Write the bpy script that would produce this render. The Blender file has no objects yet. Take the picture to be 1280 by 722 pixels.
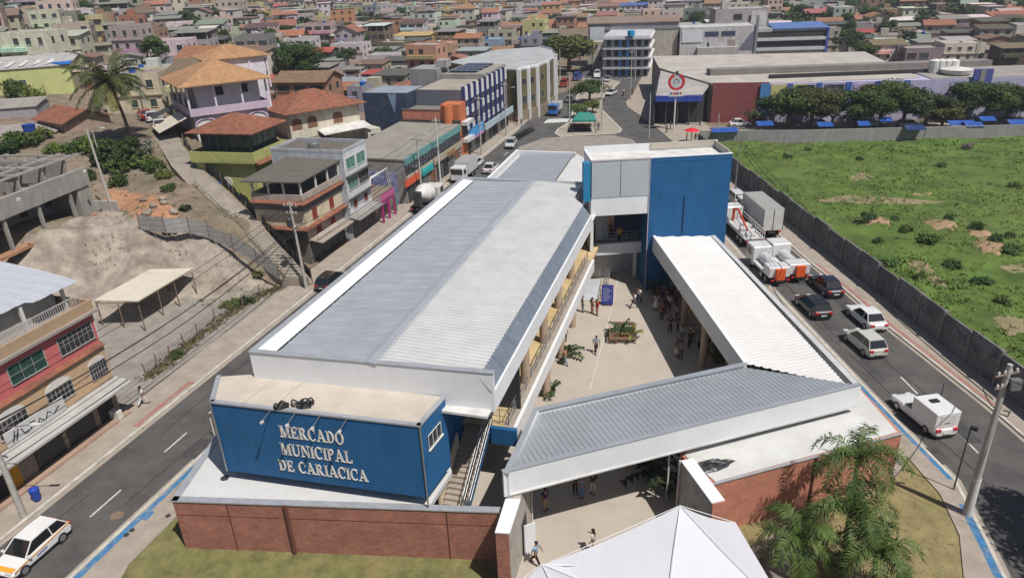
import bpy, math, random
import numpy as np
from mathutils import Matrix, Vector
rnd = random.Random(7)
sc = bpy.context.scene
COL = sc.collection
R_ = math.radians
# ---------- camera geometry (calibrated from the photograph's vanishing points) ----------
FPX = 887.; CAMZ = 30.
_dn = np.array([80., 1939., 887.]); _dn /= np.linalg.norm(_dn)
_fw = np.array([0, 0, 1.]); _Y = _fw - _dn*_fw.dot(_dn); _Y /= np.linalg.norm(_Y)
_X = np.cross(_dn, _Y)
if _X[0] < 0: _X = -_X
RW = np.stack([_X, _Y, -_dn])
def at(u, v, z=0.):
    d = RW @ np.array([u-640., v-361., FPX]); t = (z-CAMZ)/d[2]
    return Vector((d[0]*t, d[1]*t, z))
def proj(x, y, z):
    c = RW.T @ np.array([x, y, z-CAMZ]); return (640+FPX*c[0]/c[2], 361+FPX*c[1]/c[2], c[2])
def ray(u, v): return RW @ np.array([u-640., v-361., FPX])

class Fr:
    """plan frame: u runs along azimuth az (deg from +Y to +X), v to its right"""
    def __init__(s, ox, oy, az, z=0.):
        s.o = (ox, oy); a = R_(az); s.az = az; s.z = z
        s.eu = (math.sin(a), math.cos(a)); s.ev = (math.cos(a), -math.sin(a))
    def w(s, u, v, z=0.):
        return Vector((s.o[0]+u*s.eu[0]+v*s.ev[0], s.o[1]+u*s.eu[1]+v*s.ev[1], z+s.z))
    def uv(s, p):
        dx, dy = p[0]-s.o[0], p[1]-s.o[1]
        return dx*s.eu[0]+dy*s.eu[1], dx*s.ev[0]+dy*s.ev[1]
WF = Fr(0, 0, 0)
MF = Fr(-15.1, 35.5, 16.9)     # market hall and left street frame

KIDS = {}
def link(o, parent=None):
    COL.objects.link(o)
    if parent is not None:
        o.parent = parent; KIDS.setdefault(parent.name, []).append(o)
    return o
def tag(o, label=None, cat=None, group=None, kind=None):
    if label: o['label'] = label
    if cat: o['category'] = cat
    if group: o['group'] = group
    if kind: o['kind'] = kind
    return o
def thing(name, label, cat, loc=(0, 0, 0), rz=0., group=None):
    o = bpy.data.objects.new(name, None); o.empty_display_size = .3
    o.location = loc; o.rotation_euler = (0, 0, rz); link(o)
    return tag(o, label, cat, group)
def rootmat(o):
    while o.parent: o = o.parent
    return Matrix.Translation(o.location) @ Matrix.Rotation(o.rotation_euler[2], 4, 'Z') @ Matrix.Diagonal((*o.scale, 1))
def copy_tree(o, parent=None):
    c = o.copy(); link(c, parent)
    for k in KIDS.get(o.name, []): copy_tree(k, c)
    return c
def kids(o): return KIDS.get(o.name, [])
def allkids(o):
    r = [o]
    for k in kids(o): r += allkids(k)
    return r

class B:
    """collects faces in world (or root-local) coordinates and links them as ONE mesh"""
    def __init__(s): s.v = []; s.f = []; s.sm = []
    def poly(s, pts, smooth=False):
        n = len(s.v); s.v += [tuple(p) for p in pts]; s.f.append(tuple(range(n, n+len(pts)))); s.sm.append(smooth); return s
    def mesh(s, vs, fs, smooth=False):
        n = len(s.v); s.v += [tuple(p) for p in vs]
        s.f += [tuple(i+n for i in f) for f in fs]; s.sm += [smooth]*len(fs); return s
    def box(s, fr, u0, u1, v0, v1, z0, z1):
        P = [fr.w(u, v, z) for z in (z0, z1) for (u, v) in ((u0, v0), (u0, v1), (u1, v1), (u1, v0))]
        return s.mesh(P, [(3, 2, 1, 0), (5, 6, 7, 4), (1, 5, 4, 0), (2, 6, 5, 1), (3, 7, 6, 2), (0, 4, 7, 3)])
    def cbox(s, c, sx, sy, sz, az=0):
        return s.box(Fr(c[0], c[1], az), -sy/2, sy/2, -sx/2, sx/2, c[2]-sz/2, c[2]+sz/2)
    def prism(s, xy, z0, z1):
        a = sum(xy[i][0]*xy[(i+1) % len(xy)][1]-xy[(i+1) % len(xy)][0]*xy[i][1] for i in range(len(xy)))
        if a < 0: xy = xy[::-1]
        n = len(xy); zz0 = z0 if hasattr(z0, '__len__') else [z0]*n; zz1 = z1 if hasattr(z1, '__len__') else [z1]*n
        if a < 0 and hasattr(z1, '__len__'): zz1 = zz1[::-1]
        if a < 0 and hasattr(z0, '__len__'): zz0 = zz0[::-1]
        P = [(p[0], p[1], zz0[i]) for i, p in enumerate(xy)]+[(p[0], p[1], zz1[i]) for i, p in enumerate(xy)]
        return s.mesh(P, [tuple(range(n))[::-1], tuple(range(n, 2*n))]+[(i, (i+1) % n, n+(i+1) % n, n+i) for i in range(n)])
    def slab(s, pts, t):
        """3d polygon given as its top, thickened downwards by t"""
        pts = [Vector(p) for p in pts]; n = len(pts)
        a = sum(pts[i].x*pts[(i+1) % n].y-pts[(i+1) % n].x*pts[i].y for i in range(n))
        if a < 0: pts = pts[::-1]
        P = [p-Vector((0, 0, t)) for p in pts]+pts
        return s.mesh(P, [tuple(range(n))[::-1], tuple(range(n, 2*n))]+[(i, (i+1) % n, n+(i+1) % n, n+i) for i in range(n)])
    def tube(s, p0, p1, r, seg=8, r2=None, cap=True):
        p0, p1 = Vector(p0), Vector(p1); r2 = r if r2 is None else r2
        d = (p1-p0); 
        if d.length < 1e-6: return s
        d.normalize(); a = d.orthogonal().normalized(); b = d.cross(a)
        P = []
        for p, q in ((p0, r), (p1, r2)):
            for i in range(seg):
                t = 2*math.pi*i/seg; P.append(p+a*math.cos(t)*q+b*math.sin(t)*q)
        F = [(i, (i+1) % seg, seg+(i+1) % seg, seg+i) for i in range(seg)]
        s.mesh(P, F, seg > 5)
        if cap: s.mesh(P, [tuple(range(seg))[::-1], tuple(range(seg, 2*seg))])
        return s
    def path(s, pts, r, seg=6, r2=None):
        pts = [Vector(p) for p in pts]; n = len(pts); r2 = r if r2 is None else r2; P = []
        a = None
        for i, p in enumerate(pts):
            d = (pts[min(i+1, n-1)]-pts[max(i-1, 0)]).normalized()
            if a is None: a = d.orthogonal().normalized()
            a = (a-d*a.dot(d)).normalized(); b = d.cross(a); q = r+(r2-r)*i/max(1, n-1)
            for k in range(seg):
                t = 2*math.pi*k/seg; P.append(p+a*math.cos(t)*q+b*math.sin(t)*q)
        F = [(i*seg+k, i*seg+(k+1) % seg, (i+1)*seg+(k+1) % seg, (i+1)*seg+k) for i in range(n-1) for k in range(seg)]
        return s.mesh(P, F, True)
    def ell(s, c, rx, ry, rz, nu=10, nv=7, az=0, zmin=-1.):
        P = []; F = []; ca, sa = math.cos(R_(az)), math.sin(R_(az))
        for j in range(nv+1):
            ph = -math.pi/2+math.pi*j/nv
            for i in range(nu):
                t = 2*math.pi*i/nu; x = rx*math.cos(ph)*math.cos(t); y = ry*math.cos(ph)*math.sin(t); z = rz*max(zmin, math.sin(ph))
                P.append((c[0]+x*ca+y*sa, c[1]-x*sa+y*ca, c[2]+z))
        for j in range(nv):
            for i in range(nu): F.append((j*nu+i, j*nu+(i+1) % nu, (j+1)*nu+(i+1) % nu, (j+1)*nu+i))
        return s.mesh(P, F, True)
    def lathe(s, c, prof, seg=12):
        P = [(c[0]+r*math.cos(2*math.pi*i/seg), c[1]+r*math.sin(2*math.pi*i/seg), c[2]+z) for r, z in prof for i in range(seg)]
        n = len(prof)
        F = [(j*seg+i, j*seg+(i+1) % seg, (j+1)*seg+(i+1) % seg, (j+1)*seg+i) for j in range(n-1) for i in range(seg)]
        return s.mesh(P, F+[tuple(range(seg))[::-1], tuple(range((n-1)*seg, n*seg))], False)
    def build(s, name, mat, parent=None, color=None, bevel=0):
        v = s.v
        if parent is not None:
            M = rootmat(parent).inverted(); v = [tuple(M @ Vector(p)) for p in v]
        me = bpy.data.meshes.new(name); me.from_pydata(v, [], s.f); 
        me.polygons.foreach_set('use_smooth', s.sm)
        # metre-scaled box UVs
        uvl = me.uv_layers.new(name='UVMap')
        nl = len(me.loops); vi = np.empty(nl, np.int32); me.loops.foreach_get('vertex_index', vi)
        co = np.array(v, dtype=np.float64).reshape(-1, 3)[vi]
        npol = len(me.polygons); ls = np.empty(npol, np.int32); me.polygons.foreach_get('loop_total', ls)
        nr = np.empty(npol*3, np.float32); me.polygons.foreach_get('normal', nr); nr = np.repeat(nr.reshape(-1, 3), ls, axis=0)
        up = np.abs(nr[:, 2]) > .75
        tx, ty = -nr[:, 1], nr[:, 0]; L = np.hypot(tx, ty)+1e-9
        u = np.where(up, co[:, 0], (co[:, 0]*tx+co[:, 1]*ty)/L); w = np.where(up, co[:, 1], co[:, 2])
        uvl.data.foreach_set('uv', np.stack([u, w], 1).ravel())
        me.materials.append(mat); 
        o = bpy.data.objects.new(name, me); link(o, parent)
        if color is not None: o.color = (*color, 1)
        if bevel:
            m = o.modifiers.new('bev', 'BEVEL'); m.width = bevel; m.segments = 3; m.limit_method = 'ANGLE'
        return o

# ---------- materials ----------
MATS = {}
def mat(name, col=(.5, .5, .5), rough=.85, metal=0., var=.12, scale=2., stain=.18, ss=.35, bump=.0, bs=30., objc=False,
        spec=.3, stripe=None, brick=None, dirt=(.16, .14, .12), wave=None, wamp=.02, tile=False, coat=0., coords='Object', speck=0., alpha=None, streak=None):
    if name in MATS: return MATS[name]
    m = bpy.data.materials.new(name); m.use_nodes = True; nt = m.node_tree; N = nt.nodes; Lk = nt.links
    bs_ = N['Principled BSDF']; bs_.inputs['Roughness'].default_value = rough; bs_.inputs['Metallic'].default_value = metal
    bs_.inputs['Specular IOR Level'].default_value = spec; bs_.inputs['Coat Weight'].default_value = coat
    if alpha is not None: bs_.inputs['Alpha'].default_value = alpha
    tc = N.new('ShaderNodeTexCoord'); src = tc.outputs[coords]
    if coords == 'World':
        pass
    if objc:
        oi = N.new('ShaderNodeObjectInfo'); cur = oi.outputs['Color']
    else:
        rgb = N.new('ShaderNodeRGB'); rgb.outputs[0].default_value = (*col, 1); cur = rgb.outputs[0]
    def noise(s, d=3, r=.6, sr=src):
        n = N.new('ShaderNodeTexNoise'); n.inputs['Scale'].default_value = s; n.inputs['Detail'].default_value = d; n.inputs['Roughness'].default_value = r
        Lk.new(sr, n.inputs['Vector']); return n
    def mix(a, b, f, mode='MIX'):
        x = N.new('ShaderNodeMix'); x.data_type = 'RGBA'; x.blend_type = mode
        for sock, val in ((x.inputs[0], f), (x.inputs[6], a), (x.inputs[7], b)):
            if isinstance(val, (int, float)): sock.default_value = val
            elif isinstance(val, tuple): sock.default_value = (*val, 1)
            else: Lk.new(val, sock)
        return x.outputs[2]
    def mr(v, a, b, c, d):
        x = N.new('ShaderNodeMapRange'); Lk.new(v, x.inputs[0])
        for i, q in enumerate((a, b, c, d)): x.inputs[i+1].default_value = q
        return x.outputs[0]
    hgt = None
    if brick:
        bt = N.new('ShaderNodeTexBrick'); Lk.new(tc.outputs['UV'], bt.inputs['Vector'])
        bt.inputs['Scale'].default_value = 1.; bt.inputs['Brick Width'].default_value = brick[0]; bt.inputs['Row Height'].default_value = brick[1]
        bt.inputs['Mortar Size'].default_value = brick[2]; bt.inputs['Mortar Smooth'].default_value = .3
        c2 = brick[3] if len(brick) > 3 else tuple(c*.7 for c in col); mc = brick[4] if len(brick) > 4 else (.42, .38, .34)
        bt.inputs['Color1'].default_value = (*col, 1); bt.inputs['Color2'].default_value = (*c2, 1); bt.inputs['Mortar'].default_value = (*mc, 1)
        cur = bt.outputs['Color']; hgt = mr(bt.outputs['Fac'], 0, 1, 1, 0)
    if var:
        n = noise(scale, 5, .65); f = mr(n.outputs['Fac'], .3, .7, 1-var, 1+var)
        vm = N.new('ShaderNodeVectorMath'); vm.operation = 'SCALE'; Lk.new(cur, vm.inputs[0]); Lk.new(f, vm.inputs['Scale']); cur = vm.outputs[0]
    if stain:
        n = noise(ss, 8, .7); f = mr(n.outputs['Fac'], .48, .72, 0, stain); cur = mix(cur, dirt, f)
    if streak:
        mp = N.new('ShaderNodeMapping'); Lk.new(tc.outputs['UV'], mp.inputs['Vector']); mp.inputs['Rotation'].default_value = (0, 0, R_(streak[2])); mp.inputs['Scale'].default_value = streak[3]
        n = noise(1., 6, .65, mp.outputs[0]); f = mr(n.outputs['Fac'], .45, .75, 0, streak[0]); cur = mix(cur, streak[1], f)
    if speck:
        n = noise(bs*4, 2, .5); f = mr(n.outputs['Fac'], .55, .7, 0, speck); cur = mix(cur, tuple(min(1, c*1.8) for c in col), f)
    if stripe:   # horizontal line pattern in UV.y (stripe=(period, width, colour))
        sp = N.new('ShaderNodeSeparateXYZ'); Lk.new(tc.outputs['UV'], sp.inputs[0])
        md = N.new('ShaderNodeMath'); md.operation = 'FRACT'; dv = N.new('ShaderNodeMath'); dv.operation = 'DIVIDE'
        Lk.new(sp.outputs[stripe[3] if len(stripe) > 3 else 1], dv.inputs[0]); dv.inputs[1].default_value = stripe[0]; Lk.new(dv.outputs[0], md.inputs[0])
        lt = N.new('ShaderNodeMath'); lt.operation = 'LESS_THAN'; Lk.new(md.outputs[0], lt.inputs[0]); lt.inputs[1].default_value = stripe[1]
        cur = mix(cur, stripe[2], lt.outputs[0])
    if tile:   # clay roof tiles: rows and columns from UV
        n = noise(7., 2, .7); cur = mix(cur, tuple(c*.45 for c in col) if not objc else (.12, .05, .03), mr(n.outputs['Fac'], .5, .75, 0, .75))
        n = noise(22., 1, .5); cur = mix(cur, tuple(min(1, c*1.5+.05) for c in col) if not objc else (.55, .3, .2), mr(n.outputs['Fac'], .6, .8, 0, .45))
    Lk.new(cur, bs_.inputs['Base Color'])
    if wave:
        wv = N.new('ShaderNodeTexWave'); wv.wave_type = 'BANDS'; wv.bands_direction = wave[1]; wv.inputs['Scale'].default_value = wave[0]
        wv.inputs['Distortion'].default_value = 0.; Lk.new(tc.outputs['Object'], wv.inputs['Vector']); hgt = wv.outputs['Fac']
    if bump or hgt is not None:
        bp = N.new('ShaderNodeBump'); bp.inputs['Strength'].default_value = max(bump, .3 if hgt is not None else 0); bp.inputs['Distance'].default_value = wamp if hgt is not None else .03
        if hgt is None: hgt = noise(bs, 4, .6).outputs['Fac']
        Lk.new(hgt, bp.inputs['Height']); Lk.new(bp.outputs[0], bs_.inputs['Normal'])
    MATS[name] = m; return m

M = {}
M['asphalt'] = mat('asphalt', (.083, .079, .077), .9, var=.3, scale=.3, stain=.75, ss=.5, bump=.3, bs=60, dirt=(.125, .118, .11), speck=.15)
M['pave'] = mat('pavement_concrete', (.33, .285, .24), .9, var=.16, scale=.8, stain=.45, ss=.5, bump=.2, bs=25, dirt=(.2, .17, .145))
M['kerb'] = mat('kerb_concrete', (.5, .47, .42), .85, var=.2, scale=2, stain=.4, ss=1.2)
M['kerbred'] = mat('kerb_red', (.3, .13, .12), .85, var=.2, scale=2)
M['bluepaint'] = mat('blue_kerb_paint', (.05, .17, .34), .8, var=.2, scale=3, stain=.85, ss=1.6, dirt=(.3, .27, .24))
M['redpaint'] = mat('red_paint', (.33, .16, .135), .85, var=.2, scale=3, stain=.85, ss=1.5, dirt=(.3, .25, .21))
M['linepaint'] = mat('road_line_paint', (.55, .53, .5), .8, var=.15, scale=4, stain=.55, ss=3, dirt=(.12, .115, .11))
M['court'] = mat('courtyard_concrete', (.42, .37, .315), .85, var=.1, scale=.5, stain=.3, ss=.25, bump=.1, bs=20, dirt=(.31, .27, .23))
M['dirt'] = mat('packed_dirt', (.27, .225, .185), .95, var=.2, scale=.7, stain=.5, ss=.35, bump=.5, bs=12, dirt=(.33, .19, .12))
M['lot'] = mat('gravel_lot', (.26, .235, .21), .95, var=.2, scale=.8, stain=.5, ss=.3, bump=.4, bs=20, dirt=(.19, .165, .14))
M['urban'] = mat('urban_ground', (.2, .155, .115), .95, var=.35, scale=.5, stain=.75, ss=.12, bump=.5, bs=4, dirt=(.085, .09, .045))
M['rock'] = mat('cut_rock', (.29, .25, .21), .95, var=.4, scale=.7, stain=.8, ss=.28, bump=1., bs=1.6, dirt=(.14, .1, .08))
M['redsoil'] = mat('red_soil', (.36, .19, .11), .95, var=.25, scale=.8, stain=.4, ss=.5, bump=.6, bs=6)
M['white'] = mat('white_paint', (.72, .73, .75), .6, var=.04, scale=.7, stain=.12, ss=.5, dirt=(.45, .44, .42), streak=(.12, (.45, .44, .43), 0, (2.2, .2, 1)))
M['whitew'] = mat('white_worn_paint', (.6, .59, .57), .8, var=.1, scale=.8, stain=.5, ss=.7, dirt=(.27, .25, .22))
M['blue'] = mat('market_blue_paint', (.012, .10, .26), .7, var=.13, scale=.6, stain=.3, ss=.35, dirt=(.035, .12, .22), bump=.15, bs=8, streak=(.4, (.05, .13, .22), 0, (2.4, .12, 1)))
M['bluetrim'] = mat('blue_grey_trim', (.03, .11, .23), .6, var=.08)
M['navy'] = mat('navy_paint', (.035, .05, .1), .7, var=.1)
M['slabroof'] = mat('slab_roof_concrete', (.5, .445, .38), .9, var=.12, scale=.5, stain=.45, ss=.3, bump=.1, bs=10, dirt=(.33, .29, .24))
M['slabwhite'] = mat('white_slab_membrane', (.55, .55, .545), .8, var=.1, scale=.4, stain=.4, ss=.35, dirt=(.42, .37, .3))
M['cope'] = mat('metal_coping', (.46, .48, .51), .45, metal=.4, var=.1, scale=3, stain=.3, ss=1)
M['roofA'] = mat('galvanised_roof', (.43, .455, .49), .42, metal=.3, var=.1, scale=.7, stain=.22, ss=.3, dirt=(.28, .31, .36), streak=(.4, (.27, .29, .32), 16.9, (.1, 2.2, 1)))
M['roofB'] = mat('zinc_roof_sheet', (.66, .655, .645), .42, metal=.25, var=.08, scale=.6, stain=.2, ss=.4, dirt=(.4, .4, .4), streak=(.35, (.42, .405, .39), 16.9, (.12, 2.5, 1)))
M['roofC'] = mat('grey_roof_sheet', (.42, .445, .475), .42, metal=.4, var=.08, scale=.6, stain=.2, ss=.4, dirt=(.33, .34, .36), streak=(.35, (.27, .28, .3), -107.4, (.15, 2.5, 1)))
M['roofW'] = mat('sunlit_roof_sheet', (.68, .67, .66), .5, metal=.1, var=.06, scale=.8, stain=.22, ss=.4, dirt=(.6, .57, .52), streak=(.35, (.42, .4, .38), -17.6, (.15, 2.5, 1)))  # galvanised wing sheet lightened to near white, its sunlit brightness put into the colour
M['gutter'] = mat('steel_gutter', (.3, .34, .4), .4, metal=.6, var=.15, scale=1.5, stain=.35, ss=.8, dirt=(.16, .2, .26))
M['brick'] = mat('red_brick', (.37, .125, .085), .85, brick=(.24, .085, .012, (.25, .07, .05), (.36, .26, .2)), var=.18, scale=1.2, stain=.2, ss=.4, dirt=(.2, .09, .07), wamp=.01)
M['brickR'] = mat('bright_red_brick', (.5, .17, .105), .85, brick=(.24, .085, .012, (.38, .11, .07), (.45, .3, .22)), var=.14, scale=1.2, stain=.12, ss=.4, dirt=(.3, .12, .09), wamp=.01)
M['joint'] = mat('dark_joint', (.12, .045, .035), .9)
M['dark'] = mat('dark_interior', (.035, .035, .038), .8, var=.2)
M['shutter'] = mat('roll_shutter', (.075, .08, .085), .55, metal=.3, stripe=(.12, .2, (.03, .03, .035)))
M['shutterg'] = mat('grey_roll_shutter', (.2, .2, .2), .55, metal=.3, stripe=(.12, .2, (.1, .1, .1)))
M['steel'] = mat('steel', (.42, .42, .42), .4, metal=.8, var=.1)
M['steeld'] = mat('dark_steel', (.08, .08, .085), .5, metal=.5, var=.1)
M['pole'] = mat('pole_concrete', (.42, .4, .37), .9, var=.2, scale=3, stain=.5, ss=1.5, dirt=(.22, .2, .18))
M['cable'] = mat('black_cable', (.02, .02, .02), .7, var=0, stain=0)
M['glass'] = mat('window_glass', (.045, .06, .07), .12, var=.2, scale=1, stain=0, spec=.6)
M['glassg'] = mat('green_window_glass', (.08, .22, .18), .15, var=.4, scale=3, stain=0, spec=.6)
M['tan'] = mat('tan_column_paint', (.42, .32, .235), .8, var=.08)
M['ochre'] = mat('ochre_floor_tile', (.5, .38, .2), .6, var=.2, scale=.6, stain=.4, ss=.4, dirt=(.55, .47, .33))
M['cream'] = mat('cream_wall', (.6, .5, .38), .85, var=.08, stain=.3)
M['wood'] = mat('brown_wood', (.2, .11, .07), .8, var=.25, scale=6)
M['rust'] = mat('rusty_wood_post', (.2, .14, .1), .9, var=.3, scale=5)
M['sheet'] = mat('beige_sheet_roof', (.62, .57, .47), .6, metal=.1, var=.06, wave=(4, 'X'), wamp=.02)
M['tent'] = mat('white_tent_fabric', (.56, .56, .6), .55, var=.03, scale=1, stain=.08, ss=.6, dirt=(.6, .6, .62))
M['tyre'] = mat('tyre_rubber', (.02, .02, .02), .8, var=.1, stain=0)
M['rim'] = mat('wheel_rim', (.5, .5, .52), .3, metal=.8, var=0, stain=0)
M['carglass'] = mat('car_glass', (.012, .015, .018), .06, var=0, stain=0, spec=.8)
M['carpaint'] = mat('car_paint', objc=True, rough=.28, var=.03, stain=.05, ss=1, coat=.6, spec=.5)
M['plasticb'] = mat('black_plastic', (.025, .025, .027), .55, var=.1, stain=0)
M['headl'] = mat('headlight_lens', (.6, .62, .65), .1, var=0, stain=0, spec=.8)
M['taill'] = mat('tail_light_lens', (.5, .02, .02), .2, var=0, stain=0, spec=.8)
M['orange'] = mat('orange_paint', (.75, .33, .04), .4, var=.05, stain=0)
M['paint'] = mat('plain_paint', objc=True, rough=.75, var=.08, scale=1.5, stain=.28, ss=.6, dirt=(.2, .18, .15))
M['wall'] = mat('render_wall', objc=True, rough=.9, var=.13, scale=.8, stain=.42, ss=.35, dirt=(.19, .165, .14), bump=.1, bs=12, streak=(.45, (.13, .115, .1), 0, (1.6, .22, 1)))
M['cleanpaint'] = mat('clean_paint', objc=True, rough=.6, var=.04, stain=.05)
M['cloth'] = mat('cloth', objc=True, rough=.95, var=.15, scale=8, stain=0)
M['skin'] = mat('skin', objc=True, rough=.6, var=.04, stain=0)
M['hair'] = mat('hair', (.018, .013, .011), .7, var=.2, stain=0)
M['claytile'] = mat('clay_roof_tile', (.25, .10, .062), .9, var=.35, scale=1.6, stain=.8, ss=.45, dirt=(.09, .055, .042), tile=True, wave=(1.6, 'X'), wamp=.06)
M['claytan'] = mat('tan_roof_tile', (.38, .215, .11), .9, var=.25, scale=1.6, stain=.6, ss=.5, dirt=(.2, .11, .07), tile=True, wave=(1.6, 'X'), wamp=.06)
M['rooftile'] = mat('small_clay_roof', objc=True, rough=.9, var=.25, scale=1.2, stain=.4, ss=.5, tile=True, dirt=(.1, .06, .045), wave=(1.5, 'X'), wamp=.05)
M['fibre'] = mat('fibre_cement_sheet', objc=True, rough=.85, var=.15, scale=1, stain=.45, ss=.4, dirt=(.09, .08, .07), wave=(1.7, 'X'), wamp=.05)
M['rooftop'] = mat('concrete_rooftop', objc=True, rough=.95, var=.2, scale=.6, stain=.6, ss=.3, dirt=(.12, .105, .09))
M['leaf'] = mat('tree_leaves', objc=True, rough=.7, var=.35, scale=1.2, stain=.3, ss=.5, dirt=(.09, .1, .02), spec=.2)
M['frond'] = mat('palm_frond', objc=True, rough=.6, var=.35, scale=2, stain=.35, ss=.8, dirt=(.16, .14, .03), spec=.3)
M['trunk'] = mat('tree_bark', (.14, .1, .075), .95, var=.3, scale=5, stain=.3)
M['solar'] = mat('solar_panel', (.02, .03, .07), .25, var=.1, stain=0, brick=(1., 1.6, .04, (.025, .035, .08), (.35, .37, .4)))
# ================= setting =================
def ss(x, a, b):
    t = np.clip((x-a)/(b-a), 0, 1); return t*t*(3-2*t)
_cp = []
def _p(lst):
    for u, v, z in lst: q = at(u, v, z); _cp.append((q.x, q.y, z))
_p([(0, 302, 7), (50, 292, 7), (110, 270, 6.5), (135, 262, 6.2), (180, 285, 6), (245, 290, 5), (300, 310, 3.6), (350, 345, 1.2)])
_p([(20, 420, 0), (100, 400, 0), (170, 388, 0), (240, 373, 0), (300, 367, 0), (350, 362, 0), (130, 470, 0), (250, 420, 0), (300, 385, 0), (60, 450, 0)])
_p([(0, 270, 7), (110, 250, 7.2), (330, 305, 3.6), (290, 270, 5.5), (250, 232, 7.5), (205, 185, 9.5), (205, 155, 10.5), (170, 230, 7.5), (150, 190, 9)])
_p([(100, 130, 10), (0, 150, 11), (150, 110, 11), (100, 75, 13), (0, 80, 14), (100, 45, 15), (0, 40, 17), (200, 80, 9), (300, 60, 6), (250, 20, 11), (100, 10, 19), (0, 5, 23)])
_cp += [(-33, 84, 4), (-27, 97, 4), (-21, 112, 4), (-12, 135, 3), (0, 170, 1.5), (-45, 115, 8), (-35, 130, 6), (-60, 160, 8), (-30, 170, 4)]
_cp += [(40, 60, 0), (40, 120, 0), (100, 100, 0), (100, 30, 0), (0, 60, 0), (0, 100, 0), (25, 160, 0), (60, 200, 0), (120, 200, 0), (200, 150, 0), (200, 300, 0), (60, 300, 0),
        (0, 250, .5), (-20, 200, 2), (-60, 250, 5), (0, 20, 0), (-25, 40, 0), (60, 0, 0), (-31, 55, 0), (-31, 30, 0), (-35, 35, 0), (-36, 50, 0), (-45, 30, 2), (-70, 40, 7)]
_cp += [(0, 450, 2), (150, 450, 2), (300, 400, 3), (-100, 450, 6), (-250, 450, 13), (-400, 400, 18), (0, 650, 9), (200, 650, 9), (-200, 700, 20), (-500, 700, 33), (400, 600, 13),
        (0, 900, 40), (300, 900, 40), (-300, 900, 45), (-700, 900, 55), (700, 700, 30), (700, 300, 10), (-500, 100, 22), (-200, 30, 14), (-120, 10, 9), (0, 1200, 55), (600, 1100, 50), (-700, 1200, 60)]
_C = np.array(_cp)
def _phi(r2): return np.where(r2 > 1e-9, .5*r2*np.log(r2+1e-9), 0)
_n = len(_C); _S = 100.
_xy = _C[:, :2]/_S
_A = np.zeros((_n+3, _n+3)); _A[:_n, :_n] = _phi(((_xy[:, None]-_xy[None])**2).sum(-1))+np.eye(_n)*.0004
_A[:_n, _n] = 1; _A[:_n, _n+1:] = _xy; _A[_n, :_n] = 1; _A[_n+1:, :_n] = _xy.T
_wt = np.linalg.solve(_A, np.concatenate([_C[:, 2], [0, 0, 0]]))
def terr_np(x, y):
    x = np.asarray(x, float); y = np.asarray(y, float); p = np.stack([x, y], -1)/_S
    K = _phi(((p[..., None, :]-_xy)**2).sum(-1)); z = K@_wt[:_n]+_wt[_n]+p@_wt[_n+1:]
    dx, dy = x-MF.o[0], y-MF.o[1]; u = dx*MF.eu[0]+dy*MF.eu[1]; v = dx*MF.ev[0]+dy*MF.ev[1]
    w = np.maximum(ss(-18.6-v, 0, 7), ss(y, 170, 240))
    return np.maximum(z, 0)*w
def terr(x, y): return float(terr_np(x, y))
def hit(u, v, dh=0.):
    """ground point (terrain + dh) seen at a pixel of the photograph"""
    d = ray(u, v); t0 = None
    ts = np.concatenate([np.linspace(20, 200, 240), np.linspace(201, 1400, 500)])/np.hypot(d[0], d[1])
    X = d[0]*ts; Y = d[1]*ts; Z = CAMZ+d[2]*ts; T = terr_np(X, Y)+dh
    i = int(np.argmax(Z < T)); 
    if not (Z < T).any(): i = len(ts)-1
    i = max(i, 1); a = (Z-T)[i-1]; b = (Z-T)[i]; k = a/(a-b) if a != b else 0
    t = ts[i-1]+(ts[i]-ts[i-1])*min(max(k, 0), 1); x, y = d[0]*t, d[1]*t
    return Vector((x, y, terr(x, y)))
def inpoly(x, y, P):
    c = False; j = len(P)-1
    for i in range(len(P)):
        if (P[i][1] > y) != (P[j][1] > y) and x < (P[j][0]-P[i][0])*(y-P[i][1])/(P[j][1]-P[i][1])+P[i][0]: c = not c
        j = i
    return c
def P2(lst, z=0): return [tuple(at(u, v, z)[:2]) for u, v in lst]

rim = [(-30, 312, 7), (0, 302, 7), (50, 292, 7), (110, 270, 6.5), (135, 262, 6.2), (180, 285, 6), (245, 290, 5), (300, 310, 3.6), (352, 347, 1.)]
foot = [(352, 362, 0), (300, 366, 0), (240, 374, 0), (170, 388, 0), (100, 402, 0), (20, 425, 0), (-30, 440, 0)]
rockP = [tuple(at(u, v, z)[:2]) for u, v, z in rim]+[tuple(at(u, v, z)[:2]) for u, v, z in foot]
lotP = [tuple(at(u, v, z)[:2]) for u, v, z in foot[::-1]]+[tuple(MF.w(u, -17.4)[:2]) for u in (32, 10, -30)]
redP = [tuple(at(u, v, z)[:2]) for u, v, z in [(135, 232, 7.5), (205, 250, 7), (225, 275, 6), (180, 280, 6), (150, 262, 6.2), (125, 255, 7)]]
xs = np.concatenate([np.arange(-900, -112, 22), np.arange(-110, -18, .9), np.arange(-17, 40, 6), np.arange(45, 900, 18)])
ys = np.concatenate([np.arange(-60, 24, 10), np.arange(26, 128, .9), np.arange(130, 400, 7), np.arange(410, 1300, 22)])
GX, GY = np.meshgrid(xs, ys); GZ = np.empty_like(GX)
for j in range(len(ys)): GZ[j] = terr_np(GX[j], GY[j])
from mathutils import noise as mnoise
zones = {'rock': B(), 'lot': B(), 'red': B(), 'ground': B(), 'hill': B()}
zid = {}
nx = len(xs)
rockm = np.zeros_like(GX)
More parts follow.
